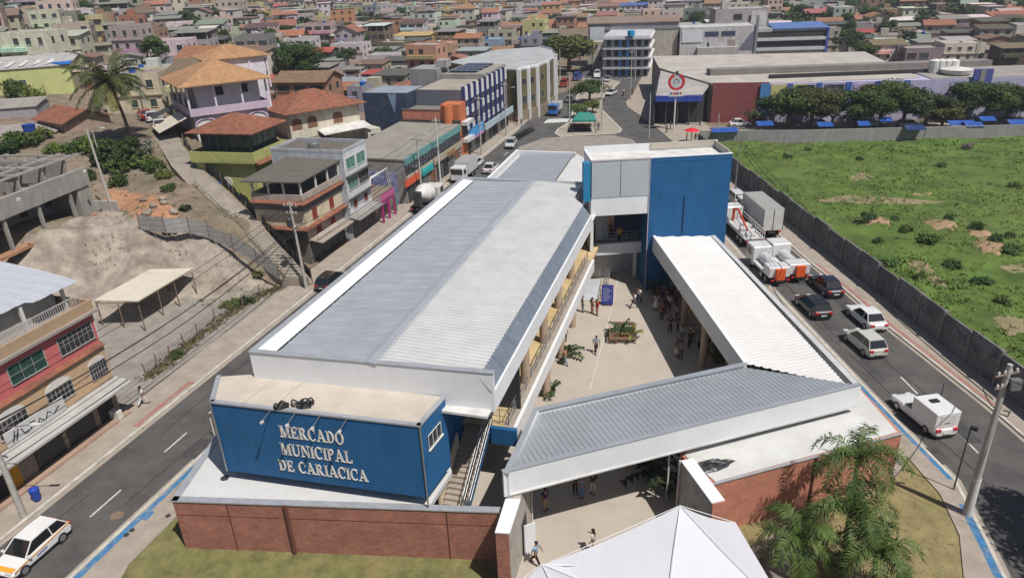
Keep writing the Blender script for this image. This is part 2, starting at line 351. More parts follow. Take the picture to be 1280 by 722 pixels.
for j in range(len(ys)):
    if ys[j] > 128: break
    for i in range(nx):
        if -90 < xs[i] < -16 and GZ[j, i] > .05 and inpoly(xs[i], ys[j], rockP):
            p = Vector((xs[i]*.35, ys[j]*.35, 3)); s_, t_ = xs[i]*.8-ys[j]*.6, xs[i]*.6+ys[j]*.8; GZ[j, i] += min(1, GZ[j, i])*(mnoise.fractal(p, .9, 2., 5)*.8-abs(mnoise.noise(Vector((s_*.42, t_*.06, 7))))*.9+.2-abs(mnoise.noise(Vector((s_*1.1, t_*.15, 3))))*.3)
maps = {k: {} for k in zones}
for j in range(len(ys)-1):
    for i in range(nx-1):
        cx, cy = (xs[i]+xs[i+1])/2, (ys[j]+ys[j+1])/2; z = 'ground'
        if cy > 620 or (cy > 560 and cx < -500): z = 'hill'
        elif -110 < cx < -17 and 28 < cy < 128:
            if inpoly(cx, cy, redP): z = 'red'
            elif inpoly(cx, cy, rockP): z = 'rock'
            elif inpoly(cx, cy, lotP): z = 'lot'
        b = zones[z]; mp = maps[z]; f = []
        for (jj, ii) in ((j, i), (j, i+1), (j+1, i+1), (j+1, i)):
            k = jj*nx+ii
            if k not in mp: mp[k] = len(b.v); b.v.append((xs[ii], ys[jj], GZ[jj, ii]-.02))
            f.append(mp[k])
        b.f.append(tuple(f)); b.sm.append(True)
M['hillgreen'] = mat('hill_green', (.05, .075, .025), .95, var=.4, scale=.03, stain=.5, ss=.015, dirt=(.14, .11, .05))
for k, nm, mt in (('rock', 'rocky_bank', 'rock'), ('lot', 'gravel_lot', 'lot'), ('red', 'red_soil', 'redsoil'), ('ground', 'ground', 'urban'), ('hill', 'hills', 'hillgreen')):
    tag(zones[k].build(nm, M[mt]), kind='structure')

def sheet(name, xy, z, m, kind='structure'):
    b = B(); a = sum(xy[i][0]*xy[(i+1) % len(xy)][1]-xy[(i+1) % len(xy)][0]*xy[i][1] for i in range(len(xy)))
    if a < 0: xy = xy[::-1]
    b.poly([(x, y, z) for x, y in xy]); return tag(b.build(name, m), kind=kind)
def slabst(name, xy, z0, z1, m):
    return tag(B().prism(xy, z0, z1).build(name, m), kind='structure')
def offs(pts, d):
    """offset an open plan polyline to its right by d"""
    out = []
    for i, p in enumerate(pts):
        a = Vector(pts[max(i-1, 0)][:2]); c = Vector(pts[min(i+1, len(pts)-1)][:2]); t = (c-a).normalized()
        out.append((p[0]+t.y*d, p[1]-t.x*d))
    return out
def ribbon(b, pts, d0, d1, z0, z1):
    A = offs(pts, d0); C = offs(pts, d1)
    for i in range(len(pts)-1):
        b.prism([A[i], A[i+1], C[i+1], C[i]], z0, z1)
    return b
def strip(b, pts, d0, d1, z):
    A = offs(pts, d0); C = offs(pts, d1)
    for i in range(len(pts)-1): b.poly([(*A[i], z), (*C[i], z), (*C[i+1], z), (*A[i+1], z)])
    return b
def mfl(v, us): return [tuple(MF.w(u, v)[:2]) for u in us]

# left street
sheet('road', [tuple(MF.w(u, v)[:2]) for u, v in ((-40, -14.3), (112, -14.3), (112, -7.9), (-40, -7.9))], .012, M['asphalt'])
slabst('pavement', mfl(-17.6, (-40, 112))+mfl(-14.5, (112, -40)), -.05, .13, M['pave'])
b = B(); ribbon(b, mfl(0, (-40, 10, 60, 112)), -14.5, -14.28, 0, .14); ribbon(b, mfl(0, (-40, -8, 10, 40, 70)), -7.9, -7.68, 0, .14)
tag(b.build('kerb', M['kerb']), kind='structure')
b = B(); strip(b, mfl(0, (-40, 112)), -14.26, -13.95, .018); strip(b, mfl(0, (-40, 60)), -8.2, -7.92, .018)
tag(b.build('gutter_strip', M['pave']), kind='structure')
slabst('pavement', mfl(-7.67, (-40, 66))+mfl(-4.4, (66, 1))+mfl(-5.3, (-1, -7))+[(-21.9, 20)], -.05, .13, M['pave'])
b = B(); strip(b, mfl(0, (-40, -3.6)), -7.62, -7.2, .136); strip(b, mfl(0, (-3.6, 4, 14)), -7.55, -7.2, .136)
P = [MF.w(-3.9, -7.62), MF.w(-3.1, -7.45), MF.w(-3.1, -6.9), MF.w(-3.9, -6.8)]; b.poly([(p.x, p.y, .1365) for p in P][::-1])
tag(b.build('painted_strip', M['bluepaint']), kind='structure')
b = B()
for d0, d1 in (((113.5, 646), (151.3, 612)), ((203, 564.5), (231, 540)), ((258, 516), (280, 497))):
    u0, u1 = MF.uv(at(*d0))[0], MF.uv(at(*d1))[0]; strip(b, mfl(0, (u0, u1)), -10.75, -10.62, .017)
strip(b, mfl(0, (-9.5, -7)), -10.9, -10.77, .017)
for k in range(9): strip(b, mfl(0, (14+k*9, 16.6+k*9)), -10.9, -10.77, .017)
tag(b.build('lane_marking', M['linepaint']), kind='structure')
q = P2([(166, 532), (177, 534), (181, 529), (187, 523), (245, 479), (236, 476), (226, 478), (180, 518)], .13)
def px_sheet(name, lst, z, m): return sheet(name, P2(lst, z), z, m)
px_sheet('painted_strip', [(166, 532), (178, 534.5), (182, 530), (179, 527), (237, 480.5), (244, 480.5), (246, 478), (236, 476)], .137, M['redpaint'])

# right street
rk = [at(u, v).to_2d() for u, v in [(1275, 740), (1257, 722), (1237, 681), (1212, 633), (1194.5, 600), (1135, 540), (1075, 477.5), (965, 360)]]+[Vector((25.3, 75)), Vector((24.4, 96)), Vector((23.3, 118))]
rk = [Vector((22.5, 18))]+rk
rr = [Vector((34.2, 15)), Vector((33.9, 30)), Vector((33.6, 42)), Vector((32.5, 54.6)), Vector((32.2, 62.6)), Vector((31.7, 68.6)), Vector((31.4, 76.7)), Vector((30.9, 97)), Vector((30.2, 118))]
rk = [tuple(p) for p in rk]; rr = [tuple(p) for p in rr]
sheet('road', rk+rr[::-1], .016, M['asphalt'])
b = B(); ribbon(b, rk, -.2, 0, 0, .14); ribbon(b, rr, 0, .18, 0, .14); tag(b.build('kerb', M['kerb']), kind='structure')
b = B(); strip(b, rk, .02, .3, .022); strip(b, rr, -.32, -.02, .022); tag(b.build('gutter_strip', M['pave']), kind='structure')
slabst('pavement', offs(rr, .18)+[(33.5, 118), (35.7, 42.5), (36.5, 15)], -.05, .13, M['pave'])
b = B(); strip(b, rr[2:6], .3, .62, .136); tag(b.build('painted_strip', M['redpaint']), kind='structure')
b = B(); strip(b, [rk[k] for k in (5, 6, 7)], -.5, -.22, .136); strip(b, [rk[k] for k in (1, 2, 3, 4)], -.62, -.22, .136)
tag(b.build('painted_strip', M['bluepaint']), kind='structure')
inner = offs(rk, -.21)
slabst('pavement', inner[:8]+[(24.6, 44), (24.9, 40), (23.2, 34.6), (25.1, 36.8), (25.2, 33.2), (24.4, 29.9), (22.9, 27), (20.6, 20)], -.05, .13, M['pave'])
slabst('pavement', inner[7:]+[(19, 118), (19, 88), (21.8, 78), (21.8, 44.2), inner[7]], -.05, .126, M['pave'])
b = B(); cen = [((rk[i][0]), rk[i][1]) for i in range(len(rk))]
for y in range(30, 116, 7): 
    x = 29.7-(y-40)*.026; b.poly([(x, y, .021), (x+.12, y, .021), (x+.1, y+2.4, .021), (x-.02, y+2.4, .021)])
tag(b.build('lane_marking', M['linepaint']), kind='structure')
# junction behind the market
junc = P2([(640, 186), (640, 160), (660, 140), (690, 118), (700, 95), (735, 80), (760, 70), (783, 50), (800, 50), (805, 90), (795, 108), (784, 132), (814, 155), (842, 179), (845, 190)])
sheet('road', junc, .024, M['asphalt'])
isl = P2([(693, 168), (697, 162), (713, 152), (716, 134), (722, 118), (737, 108), (765, 100), (775, 103), (772, 107), (757, 119), (752, 127), (753, 138), (772, 157), (777.5, 162.5), (776, 166), (768, 168.5), (700, 172)])
slabst('traffic_island', isl, -.05, .15, M['pave'])
b = B(); c = isl+[isl[0]]; a = sum(c[i][0]*c[i+1][1]-c[i+1][0]*c[i][1] for i in range(len(c)-1))
ribbon(b, c, 0, .3*(1 if a < 0 else -1), 0, .19); tag(b.build('kerb', M['kerb']), kind='structure')
slabst('pavement', P2([(842, 179), (814, 155), (784, 134), (782, 128), (791, 119), (797, 107), (806, 90), (812, 82), (822, 82), (826, 120), (888, 160), (1290, 152), (1290, 171), (880, 177), (860, 182)]), -.05, .132, M['pave'])
slabst('pavement', P2([(640, 170), (607, 190), (575, 215), (568, 212), (600, 184), (641, 158), (665, 140), (680, 120), (690, 122), (664, 147), (648, 163)]), -.05, .128, M['pave'])
apron = P2([(640, 196), (650, 184), (678, 174), (700, 172), (766, 170), (790, 175), (800, 184), (800, 200)])
slabst('pavement', apron, -.05, .14, M['lot'])
b = B()
for k in range(7): 
    p = at(684+k*4.2, 151.5-k*.2); b.box(Fr(p.x, p.y, 17), -2, 2, -.28, .28, .02, .03)
for k in range(6):
    p = at(766+k*5, 103-k*1.4); b.box(Fr(p.x, p.y, 40), -2, 2, -.35, .35, .02, .03)
tag(b.build('zebra_crossing', mat('zebra_paint', (.62, .62, .6), .8, stain=.3)), kind='structure')

# lawns
M['lawn'] = mat('mown_lawn', (.16, .155, .06), .95, var=.35, scale=1.1, stain=.75, ss=.45, dirt=(.27, .21, .105), bump=.8, bs=35)
M['lawndry'] = mat('dry_lawn', (.25, .205, .10), .95, var=.25, scale=1.1, stain=.5, ss=.3, dirt=(.17, .17, .06), bump=.8, bs=35)
sheet('lawn', [(-22.0, 19), (-22.3, 27), (-22.3, 30.6), (-21.5, 34.6), (-19.2, 36), (-1, 30), (-1, 19)], .06, M['lawn'])
sheet('lawn', [(8.6, 19), (10, 33), (23, 36), (25.1, 36.8), (25.2, 33.2), (24.4, 29.9), (22.9, 27), (20.6, 20)], .06, M['lawndry'])
px_sheet('path', [(910, 700), (985, 655), (1010, 672), (1010, 730), (930, 730)], .09, M['pave'])
# market floor
sheet('courtyard', [(-15, 38), (-1.2, 31), (-1.2, 19), (9.2, 19), (9.4, 31), (21.6, 36), (21.6, 95), (2, 98)], .1, M['court'])
b = B()
for (a_, c_) in (((737, 488), (752, 432)), ((752, 432), (768, 372)), ((768, 372), (772, 345))):
    p, q = at(*a_, .1), at(*c_, .1); b.tube((p.x, p.y, .1), (q.x, q.y, .1), .035, 4)
tag(b.build('floor_joint', M['whitew']), kind='structure')

# field
fx0 = lambda y: 36.1-(y-42.5)*.042
M['field'] = mat('field_grass', (.08, .13, .026), .95, var=.45, scale=.25, stain=.6, ss=.06, dirt=(.12, .13, .045), bump=1., bs=3, speck=.2)
b = B(); nyf, nxf = 130, 110
mounds = [(1094, 286, .9, 2.6), (1175, 292, 1.1, 3.2), (1228, 300, .8, 2.6), (1238, 315, .9, 3)]
mpos = [(*at(u, v)[:2], h, r) for u, v, h, r in mounds]
for j in range(nyf+1):
    y = 8+(124-8)*j/nyf
    for i in range(nxf+1):
        x = fx0(y)+(260-fx0(y))*(i/nxf)**1.5
        z = .12+.35*mnoise.fractal(Vector((x*.12, y*.12, 0)), .8, 2, 4)+.12*mnoise.noise(Vector((x*.7, y*.7, 2)))
        for mx, my, h, r in mpos: z += h*math.exp(-((x-mx)**2+(y-my)**2)/(r*r*.6))
        b.v.append((x, y, max(.02, z+.15)))
for j in range(nyf):
    for i in range(nxf): k = j*(nxf+1)+i; b.f.append((k, k+1, k+nxf+2, k+nxf+1)); b.sm.append(True)
tag(b.build('field', M['field']), kind='structure')
def fz(x, y):
    z = .12+.35*mnoise.fractal(Vector((x*.12, y*.12, 0)), .8, 2, 4)+.12*mnoise.noise(Vector((x*.7, y*.7, 2)))
    for mx, my, h, r in mpos: z += h*math.exp(-((x-mx)**2+(y-my)**2)/(r*r*.6))
    return max(.02, z+.15)
def blob(name, lst, m, dz=.035, n=14):
    """irregular bare-earth patch following the field"""
    P = P2(lst); cx = sum(p[0] for p in P)/len(P); cy = sum(p[1] for p in P)/len(P); b = B(); K = 56; rings = 7
    def edge(t):
        # radial distance to polygon
        best = 1e9
        for i in range(len(P)):
            x1, y1 = P[i][0]-cx, P[i][1]-cy; x2, y2 = P[(i+1) % len(P)][0]-cx, P[(i+1) % len(P)][1]-cy
            dx, dy = math.cos(t), math.sin(t); den = dx*(y2-y1)-dy*(x2-x1)
            if abs(den) < 1e-9: continue
            s_ = (x1*(y2-y1)-y1*(x2-x1))/den; w_ = (x1*dy-y1*dx)/den
            if s_ > 0 and -1e-6 <= w_ <= 1+1e-6: best = min(best, s_)
        return best if best < 1e8 else 1
    for r in range(rings+1):
        for k in range(K):
            t = 2*math.pi*k/K; e = edge(t)*(1+.35*mnoise.noise(Vector((math.cos(t)*3+cx, math.sin(t)*3+cy, 1)))+.25*mnoise.noise(Vector((math.cos(t)*9+cx, math.sin(t)*9, 5))))
            x = cx+math.cos(t)*e*r/rings; y = cy+math.sin(t)*e*r/rings
            b.v.append((x, y, fz(x, y)+dz-.08*(r == rings)))
    for r in range(rings):
        for k in range(K): b.f.append((r*K+k, r*K+(k+1) % K, (r+1)*K+(k+1) % K, (r+1)*K+k)); b.sm.append(True)
    tag(b.build(name, m), kind='structure')
M['fieldsoil'] = mat('field_soil', (.34, .22, .14), .95, var=.3, scale=.8, stain=.75, ss=.5, dirt=(.15, .17, .05), bump=.8, bs=5)
M['fielddry'] = mat('field_dry_track', (.25, .2, .12), .95, var=.3, scale=.8, stain=.9, ss=.4, dirt=(.12, .15, .04), bump=.6, bs=5)
blob('bare_earth', [(1078, 290), (1086, 279), (1104, 279), (1112, 290)], M['fieldsoil'])
blob('bare_earth', [(1148, 288), (1162, 283), (1190, 285), (1196, 295), (1176, 299), (1158, 293)], M['fieldsoil'])
blob('bare_earth', [(1205, 298), (1222, 293), (1238, 300), (1232, 308), (1212, 304)], M['fieldsoil'])
blob('bare_earth', [(1212, 312), (1232, 306), (1258, 316), (1248, 325), (1225, 324)], M['fieldsoil'])
blob('bare_earth', [(1020, 249), (1060, 246), (1130, 249), (1180, 254), (1150, 257), (1080, 256), (1030, 253)], M['fielddry'])
blob('bare_earth', [(1060, 222), (1080, 218), (1092, 222), (1080, 228), (1064, 226)], M['fielddry'])
blob('bare_earth', [(1140, 243), (1165, 242), (1162, 247), (1142, 246)], M['fieldsoil'])
blob('bare_earth', [(1132, 330), (1155, 322), (1170, 345), (1190, 370), (1160, 360)], M['fielddry'])
blob('bare_earth', [(1235, 400), (1270, 395), (1290, 420), (1260, 425)], M['fielddry'])
blob('bare_earth', [(1250, 335), (1290, 332), (1290, 345), (1262, 343)], M['fielddry'])

# road wear
r = random.Random(44); b = B()
def crack(x, y, dx, dy, n, w):
    pts = []
    for i in range(n): pts.append((x, y)); x += dx+r.uniform(-.12, .12); y += dy
    strip(b, pts, -w, w, .0285)
for x0, y0, n in ((28.6, 33, 26), (28.2, 46, 22), (30.2, 40, 18), (29.4, 62, 14), (27.6, 56, 10), (31.0, 50, 16)): crack(x0, y0, -.045, .9, n, .022)
for u0, v0, n in ((-3, -9.4, 12), (4, -12.3, 14), (-9, -12.8, 8), (14, -9.3, 20), (22, -11.9, 18)):
    p_ = MF.w(u0, v0); crack(p_.x, p_.y, .26, .86, n, .018)
tag(b.build('road_crack', M['cable']), kind='structure')
b = B()
for (u, v, du, dv) in ((2, -9.2, 2.2, 1.2), (-8.4, -12.4, 3.5, .9), (11, -12.2, 1.4, 1.6), (20, -9.3, 4, .8)):
    P = [MF.w(u, v, .0225), MF.w(u+du, v, .0225), MF.w(u+du, v+dv, .0225), MF.w(u, v+dv, .0225)]; b.poly(P[::-1])
for (x, y, dx, dy) in ((29.8, 38, 1.0, 3.5), (27.6, 47, .9, 2), (30.4, 57, 1.1, 5), (28, 64, 1.6, 1.4), (26.9, 36, .8, 1.8)): b.poly([(x, y, .0265), (x+dx, y, .0265), (x+dx-.1, y+dy, .0265), (x-.1, y+dy, .0265)])
tag(b.build('road_patch', mat('patch_asphalt', (.06, .058, .058), .95, var=.3, scale=1.2, stain=.3)), kind='structure')
# ================= market =================
def plane(p0, p1, p2):
    n = (Vector(p1)-Vector(p0)).cross(Vector(p2)-Vector(p0)); p0 = Vector(p0)
    return lambda x, y: p0.z-(n.x*(x-p0.x)+n.y*(y-p0.y))/n.z
def ribroof(b, xy, zf, az, pitch, h, t=.06, prof=((0, 0), (.5, 0), (.62, 1), (.88, 1))):
    """sheet roof with real raised ribs running along azimuth az, clipped to the plan polygon xy"""
    a = R_(az); ru = (math.sin(a), math.cos(a)); sv = (math.cos(a), -math.sin(a))
    S = [x*sv[0]+y*sv[1] for x, y in xy]; s0, s1 = min(S), max(S); st = []
    k = math.floor(s0/pitch)
    while k*pitch < s1:
        for f, hh in prof:
            s = (k+f)*pitch
            if s0+1e-3 < s < s1-1e-3: st.append((s, hh*h))
        k += 1
    st = [(s0+2e-3, 0)]+st+[(s1-2e-3, 0)]
    n = len(xy); prev = None
    for s, hh in st:
        ts = []
        for i in range(n):
            sa, sb = S[i], S[(i+1) % n]
            if (sa-s)*(sb-s) < 0:
                f = (s-sa)/(sb-sa); x = xy[i][0]+(xy[(i+1) % n][0]-xy[i][0])*f; y = xy[i][1]+(xy[(i+1) % n][1]-xy[i][1])*f
                ts.append((x*ru[0]+y*ru[1], x, y))
        if len(ts) < 2: continue
        ts.sort(); A, Bq = ts[0], ts[-1]
        cur = ((A[1], A[2], zf(A[1], A[2])+hh), (Bq[1], Bq[2], zf(Bq[1], Bq[2])+hh))
        if prev: b.poly([prev[0], cur[0], cur[1], prev[1]])
        prev = cur
    return b
def planehit(u, v, P0, n):
    d = Vector(ray(u, v)); o = Vector((0, 0, CAMZ)); t = (Vector(P0)-o).dot(n)/d.dot(n); return o+d*t

mk = thing('market_building', 'large white and blue municipal market hall with metal roofs around a courtyard', 'market hall', (0, 45, 0))
def part(name, b, m, parent=None, **k): return b.build(name, M[m] if isinstance(m, str) else m, parent or mk, **k)
W2 = lambda u, v: tuple(MF.w(u, v)[:2])
# hall walls and floors
part('ground_floor_wall', B().box(MF, .6, 36, .2, 10.6, .1, 4.0), 'whitew')
uw = part('upper_wall', B().box(MF, .6, 36, .25, 10.5, 4.35, 8.1), 'cream')
g_ = part('gallery_floor', B().box(MF, 4.6, 36.2, 10.5, 14.1, 4.05, 4.35), 'ochre')
part('gallery_fascia', B().box(MF, 4.6, 31.9, 14.1, 14.32, 3.35, 4.42), 'white')
part('gallery_walkway_edge', B().box(MF, 4.6, 31.9, 13.45, 14.1, 4.352, 4.36), 'pave')
b = B(); b.box(MF, 4.7, 36, 11.2, 11.5, 4.351, 4.358); b.box(MF, 4.7, 36, 12.0, 12.12, 4.351, 4.358); part('floor_band', b, 'pave', g_)
part('upper_ceiling', B().box(MF, .05, 36.5, .02, 14.1, 8.1, 8.25), 'whitew')
for u in range(2, 36, 3):
    d_ = part('shop_shutter', B().box(MF, u, u+2.2, 10.6, 10.66, .1, 2.8), 'shutter')
for u in range(2, 35, 4):
    f = part('upper_door', B().box(MF, u, u+2.6, 10.5, 10.56, 4.36, 6.8), 'wood')
for u in range(2, 34, 4):
    part('street_window', B().box(MF, u, u+1.6, .17, .245, 5.4, 6.8), 'glass')
    part('street_shutter', B().box(MF, u, u+2.6, .14, .195, .15, 2.9), 'shutterg')
# roof
za, zb_, zr = 10.22, 10.25, 10.5
ribL = B(); zf = plane(MF.w(0, 1.3, za), MF.w(36, 1.3, za), MF.w(0, 6.95, zr)); ribroof(ribL, [W2(.35, 1.3), W2(36.1, 1.3), W2(36.1, 6.95), W2(.35, 6.95)], zf, 106.9, 1.05, .035, prof=((0, 0), (.82, 0), (.87, 1), (.95, 1)))
part('street_side_roof', ribL, 'roofA')
ribR = B(); zf2 = plane(MF.w(0, 7.7, zr), MF.w(36, 7.7, zr), MF.w(0, 13.55, zb_))
ribroof(ribR, [W2(.4, 7.7), W2(36.1, 7.7), W2(36.1, 12.3), W2(31.9, 12.35), W2(30.2, 13.55), W2(.7, 13.55)], zf2, 106.9, .36, .085)
part('courtyard_side_roof', ribR, 'roofB')
b = B(); b.slab([MF.w(.3, 6.9, zr+.03), MF.w(36.1, 6.9, zr+.03), MF.w(36.1, 7.3, zr+.1), MF.w(.3, 7.3, zr+.1)], .03); b.slab([MF.w(.3, 7.3, zr+.1), MF.w(36.1, 7.3, zr+.1), MF.w(36.1, 7.8, zr+.05), MF.w(.3, 7.8, zr+.05)], .03)
part('ridge_cap', b, 'roofA')
part('roof_deck', B().box(MF, .95, 36.1, .3, 12.2, 8.25, 9.85), 'whitew')
part('roof_deck_edge', B().box(MF, 1.05, 30.2, 12.2, 13.5, 8.25, 9.9), 'whitew')
b = B(); b.slab([MF.w(.35, .22, 10.47), MF.w(36.1, .22, 10.47), MF.w(36.1, 1.15, 10.25), MF.w(.35, 1.15, 10.25)], .03); part('white_gutter_apron', b, 'white')
part('valley_gutter', B().box(MF, .35, 36.1, 1.15, 1.3, 10.1, 10.17), 'dark')
b = B()
for k in range(12): u = .7+k*2.46; b.slab([MF.w(u, 13.5, zb_-.02), MF.w(u+2.43, 13.5, zb_-.02), MF.w(u+2.43, 14.2, 9.36), MF.w(u, 14.2, 9.36)], .03)
part('eave_gutter', b, 'gutter')
part('courtyard_fascia', B().box(MF, .74, 30.25, 14.15, 14.32, 8.1, 9.34), 'white')
pf = B(); pf.prism([W2(0, 0), W2(.74, 14.32), W2(1.0, 14.3), W2(.28, 0)], 8.1, 10.5); part('front_parapet', pf, 'white')
part('front_coping', B().prism([W2(-.06, -.05), W2(.7, 14.35), W2(1.06, 14.33), W2(.32, -.05)], 10.502, 10.56), 'cope')
b = B(); b.box(MF, .3, 36.5, -.05, .22, 8.1, 10.5); part('street_parapet', b, 'white'); part('street_coping', B().box(MF, .32, 36.5, -.1, .25, 10.502, 10.55), 'cope')
part('rear_parapet', B().box(MF, 36.1, 36.5, .22, 12.4, 8.1, 10.48), 'white'); part('rear_coping', B().box(MF, 36.05, 36.55, .25, 12.5, 10.483, 10.54), 'cope')
# gallery columns
for (u, v) in ((657, 477), (680, 427), (698, 384), (714, 347)):
    p = at(u, v, 4.36); part('column', B().tube((p.x, p.y, 4.36), (p.x, p.y, 8.1), .32, 14), 'tan')
for (u, v) in ((683, 495), (701, 447), (715.5, 408)):
    p = at(u, v, .1); part('column', B().tube((p.x, p.y, .1), (p.x, p.y, 4.05), .32, 14), 'tan')
# gallery railing
rl = B()
for k in range(20):
    u = 4.8+k*1.4; rl.tube(MF.w(u, 13.75, 4.36), MF.w(u, 13.75, 5.4), .025, 6)
    if k < 19: rl.tube(MF.w(u, 13.75, 4.5), MF.w(u+1.4, 13.75, 5.3), .012, 4); rl.tube(MF.w(u, 13.75, 5.3), MF.w(u+1.4, 13.75, 4.5), .012, 4)
for z in (5.4, 4.5, 4.95): rl.tube(MF.w(4.8, 13.75, z), MF.w(31.4, 13.75, z), .022, 6)
for u_ in (12.7, 13.2, 13.75): rl.tube(MF.w(4.8, u_, 4.36), MF.w(4.8, u_, 5.4), .025, 6)
for z in (5.4, 4.95, 4.5): rl.tube(MF.w(4.8, 12.7, z), MF.w(4.8, 13.75, z), .022, 6)
part('gallery_railing', rl, 'steel')
part('gallery_end_beam', B().box(MF, 4.3, 4.58, 12.75, 14.35, 3.2, 4.35), 'blue')
# sign block
fl, fr, jL, jR = (-16.76, 33.06), (-5.0, 30.02), (-17.34, 35.77), (-3.88, 32.66)
sb = part('sign_wall', B().prism([fl, fr, jR, (-14.9, 35.9), (-17.34, 35.77)], 4.2, 8.8), 'blue')
part('sign_block_base', B().prism([(-15.9, 34.3), (-6.2, 31.6), (-4.2, 33.4), (-14.6, 37.2)], 3.5, 4.2), 'dark')  # recessed base, near-black colour carries the shadow of the gap under the block
part('sign_block_roof', B().prism([(-16.55, 33.2), (-5.1, 30.2), (-3.95, 32.64), (-14.9, 35.88), (-17.3, 35.75)], 8.802, 8.83), 'slabroof')
b = B(); P = [(-17.4, 35.8), fl, fr, (-3.83, 32.66)]
for d0, d1 in (((-17.42, 35.8), (-16.8, 33.0)), ((-16.8, 33.0), (-4.95, 29.95)), ((-4.95, 29.95), (-3.8, 32.6))):
    ribbon(b, [d0, d1], -.26, 0, 8.8, 8.9)
part('sign_block_coping', b, 'cope')
b = B(); b.tube((-16.78, 33.03, 4.2), (-16.78, 33.03, 8.8), .05, 6); b.tube((-4.98, 29.98, 3.6), (-4.98, 29.98, 8.8), .05, 6); part('corner_trim', b, 'steel')
b = B()
for s in (.14, .3): 
    x, y = -16.5+11.35*s, 33.25-2.95*s; b.tube((x, y, 8.835), (x+1.2-.3*s, y+2.6, 8.835), .015, 4)
part('roof_crack', b, 'pave')
# stepped ledge in blue at the right rear of the sign block
part('stair_side_wall', B().box(MF, .7, 3.2, 10.55, 10.82, 1.6, 8.1), 'blue')
# side window of the sign block
wn = Vector(((jR[1]-fr[1]), -(jR[0]-fr[0]), 0)).normalized()
def sw(s, z, o=.0): return Vector((fr[0]+(jR[0]-fr[0])*s+wn.x*o, fr[1]+(jR[1]-fr[1])*s+wn.y*o, z))
b = B(); b.mesh([sw(.24, 6.9, .0), sw(.72, 6.9, .0), sw(.72, 7.75, 0), sw(.24, 7.75, 0), sw(.24, 6.9, .03), sw(.72, 6.9, .03), sw(.72, 7.75, .03), sw(.24, 7.75, .03)], [(4, 5, 6, 7), (0, 1, 5, 4), (1, 2, 6, 5), (2, 3, 7, 6), (3, 0, 4, 7)])
wp = part('side_window', b, 'glass')
b = B()
for a_, c_ in ((.24, .72),): 
    b.tube(sw(.2, 6.86, .07), sw(.76, 6.86, .07), .07, 6)
for s in (.24, .4, .56, .72): b.tube(sw(s, 6.9, .04), sw(s, 7.75, .04), .025, 5)
b.tube(sw(.24, 7.75, .04), sw(.72, 7.75, .04), .025, 5); part('window_frame', b, 'whitew', wp)
# lettering: bold serif capitals
def arc(cx, cy, rx, ry, a0, a1, n=14): return [(cx+rx*math.cos(R_(a0+(a1-a0)*i/n)), cy+ry*math.sin(R_(a0+(a1-a0)*i/n))) for i in range(n+1)]
def ring(b_, cx, cy, rx, ry, tx, ty, a0, a1, n=20):
    o = arc(cx, cy, rx, ry, a0, a1, n); i_ = arc(cx, cy, rx-tx, ry-ty, a0, a1, n)
    for k in range(n): b_.append([i_[k], o[k], o[k+1], i_[k+1]])
def rect(x0, y0, x1, y1): return [(x0, y0), (x1, y0), (x1, y1), (x0, y1)]
def glyph(c):
    G = []; S = .19; T = .07
    if c in 'EL':
        G += [rect(.08, 0, .08+S, 1), rect(0, 0, .34, T), rect(0, 1-T, .34, 1), rect(.3, 0, .66, T+.02), [(.58, .03), (.7, 0), (.72, .28), (.66, .28)]]
        if c == 'E': G += [rect(.3, 1-T, .64, 1), [(.6, .74), (.66, .74), (.67, 1), (.58, 1)], rect(.25, .47, .5, .47+T), rect(.46, .36, .52, .64)]
        w = .76
    elif c == 'I': G += [rect(.08, 0, .08+S, 1), rect(0, 0, .35, T), rect(0, 1-T, .35, 1)]; w = .38
    elif c == 'D': G += [rect(.08, 0, .08+S, 1), rect(0, 0, .36, T), rect(0, 1-T, .36, 1)]; ring(G, .32, .5, .46, .5, .19, .08, -90, 90); w = .84
    elif c in 'PR':
        G += [rect(.08, 0, .08+S, 1), rect(0, 0, .35, T), rect(0, 1-T, .35, 1)]; ring(G, .32, .74, .34, .26, .17, .07, -90, 90, 14); w = .72
        if c == 'R': G += [[(.3, .5), (.48, .5), (.82, 0), (.58, 0)], rect(.56, 0, .88, T)]; w = .9
    elif c == 'O': ring(G, .42, .5, .44, .53, .2, .08, 0, 360, 32); w = .88
    elif c == 'C':
        ring(G, .42, .5, .44, .53, .2, .08, 48, 312, 26); G += [[(.66, .62), (.74, .62), (.76, 1.0), (.7, 1.0)], [(.66, .9), (.76, .8), (.72, .95), (.66, .98)]]; w = .82
    elif c == 'A':
        G += [[(.06, 0), (.14, 0), (.46, .92), (.4, 1.02)], [(.36, 1.02), (.5, 1.02), (.86, 0), (.62, 0)], rect(.24, .28, .66, .28+T), rect(-.04, 0, .26, T), rect(.54, 0, .95, T)]; w = .94
    elif c == 'N': G += [rect(.1, 0, .18, 1), rect(-.02, 0, .3, T), rect(0, 1-T, .26, 1), [(.08, 1), (.3, 1), (.84, 0), (.68, 0)], rect(.76, 0, .84, 1), rect(.64, 1-T, .96, 1)]; w = .96
    elif c == 'M': G += [rect(.1, 0, .18, 1), rect(-.02, 0, .3, T), rect(0, 1-T, .24, 1), [(.08, 1), (.3, 1), (.58, .08), (.5, 0), (.44, 0)], [(.5, 0), (.56, 0), (.9, 1), (.82, 1)], rect(.82, 0, 1.01, 1), rect(.74, 0, 1.1, T), rect(.82, 1-T, 1.1, 1)]; w = 1.12
    elif c == 'U': G += [rect(.08, .3, .27, 1), rect(0, 1-T, .35, 1), rect(.7, .3, .77, 1), rect(.6, 1-T, .88, 1)]; ring(G, .425, .32, .345, .34, .14, .1, 180, 360, 16); w = .9
    else: w = .4
    return G, w
fn = Vector((fl[1]-fr[1], fr[0]-fl[0], 0)).normalized()
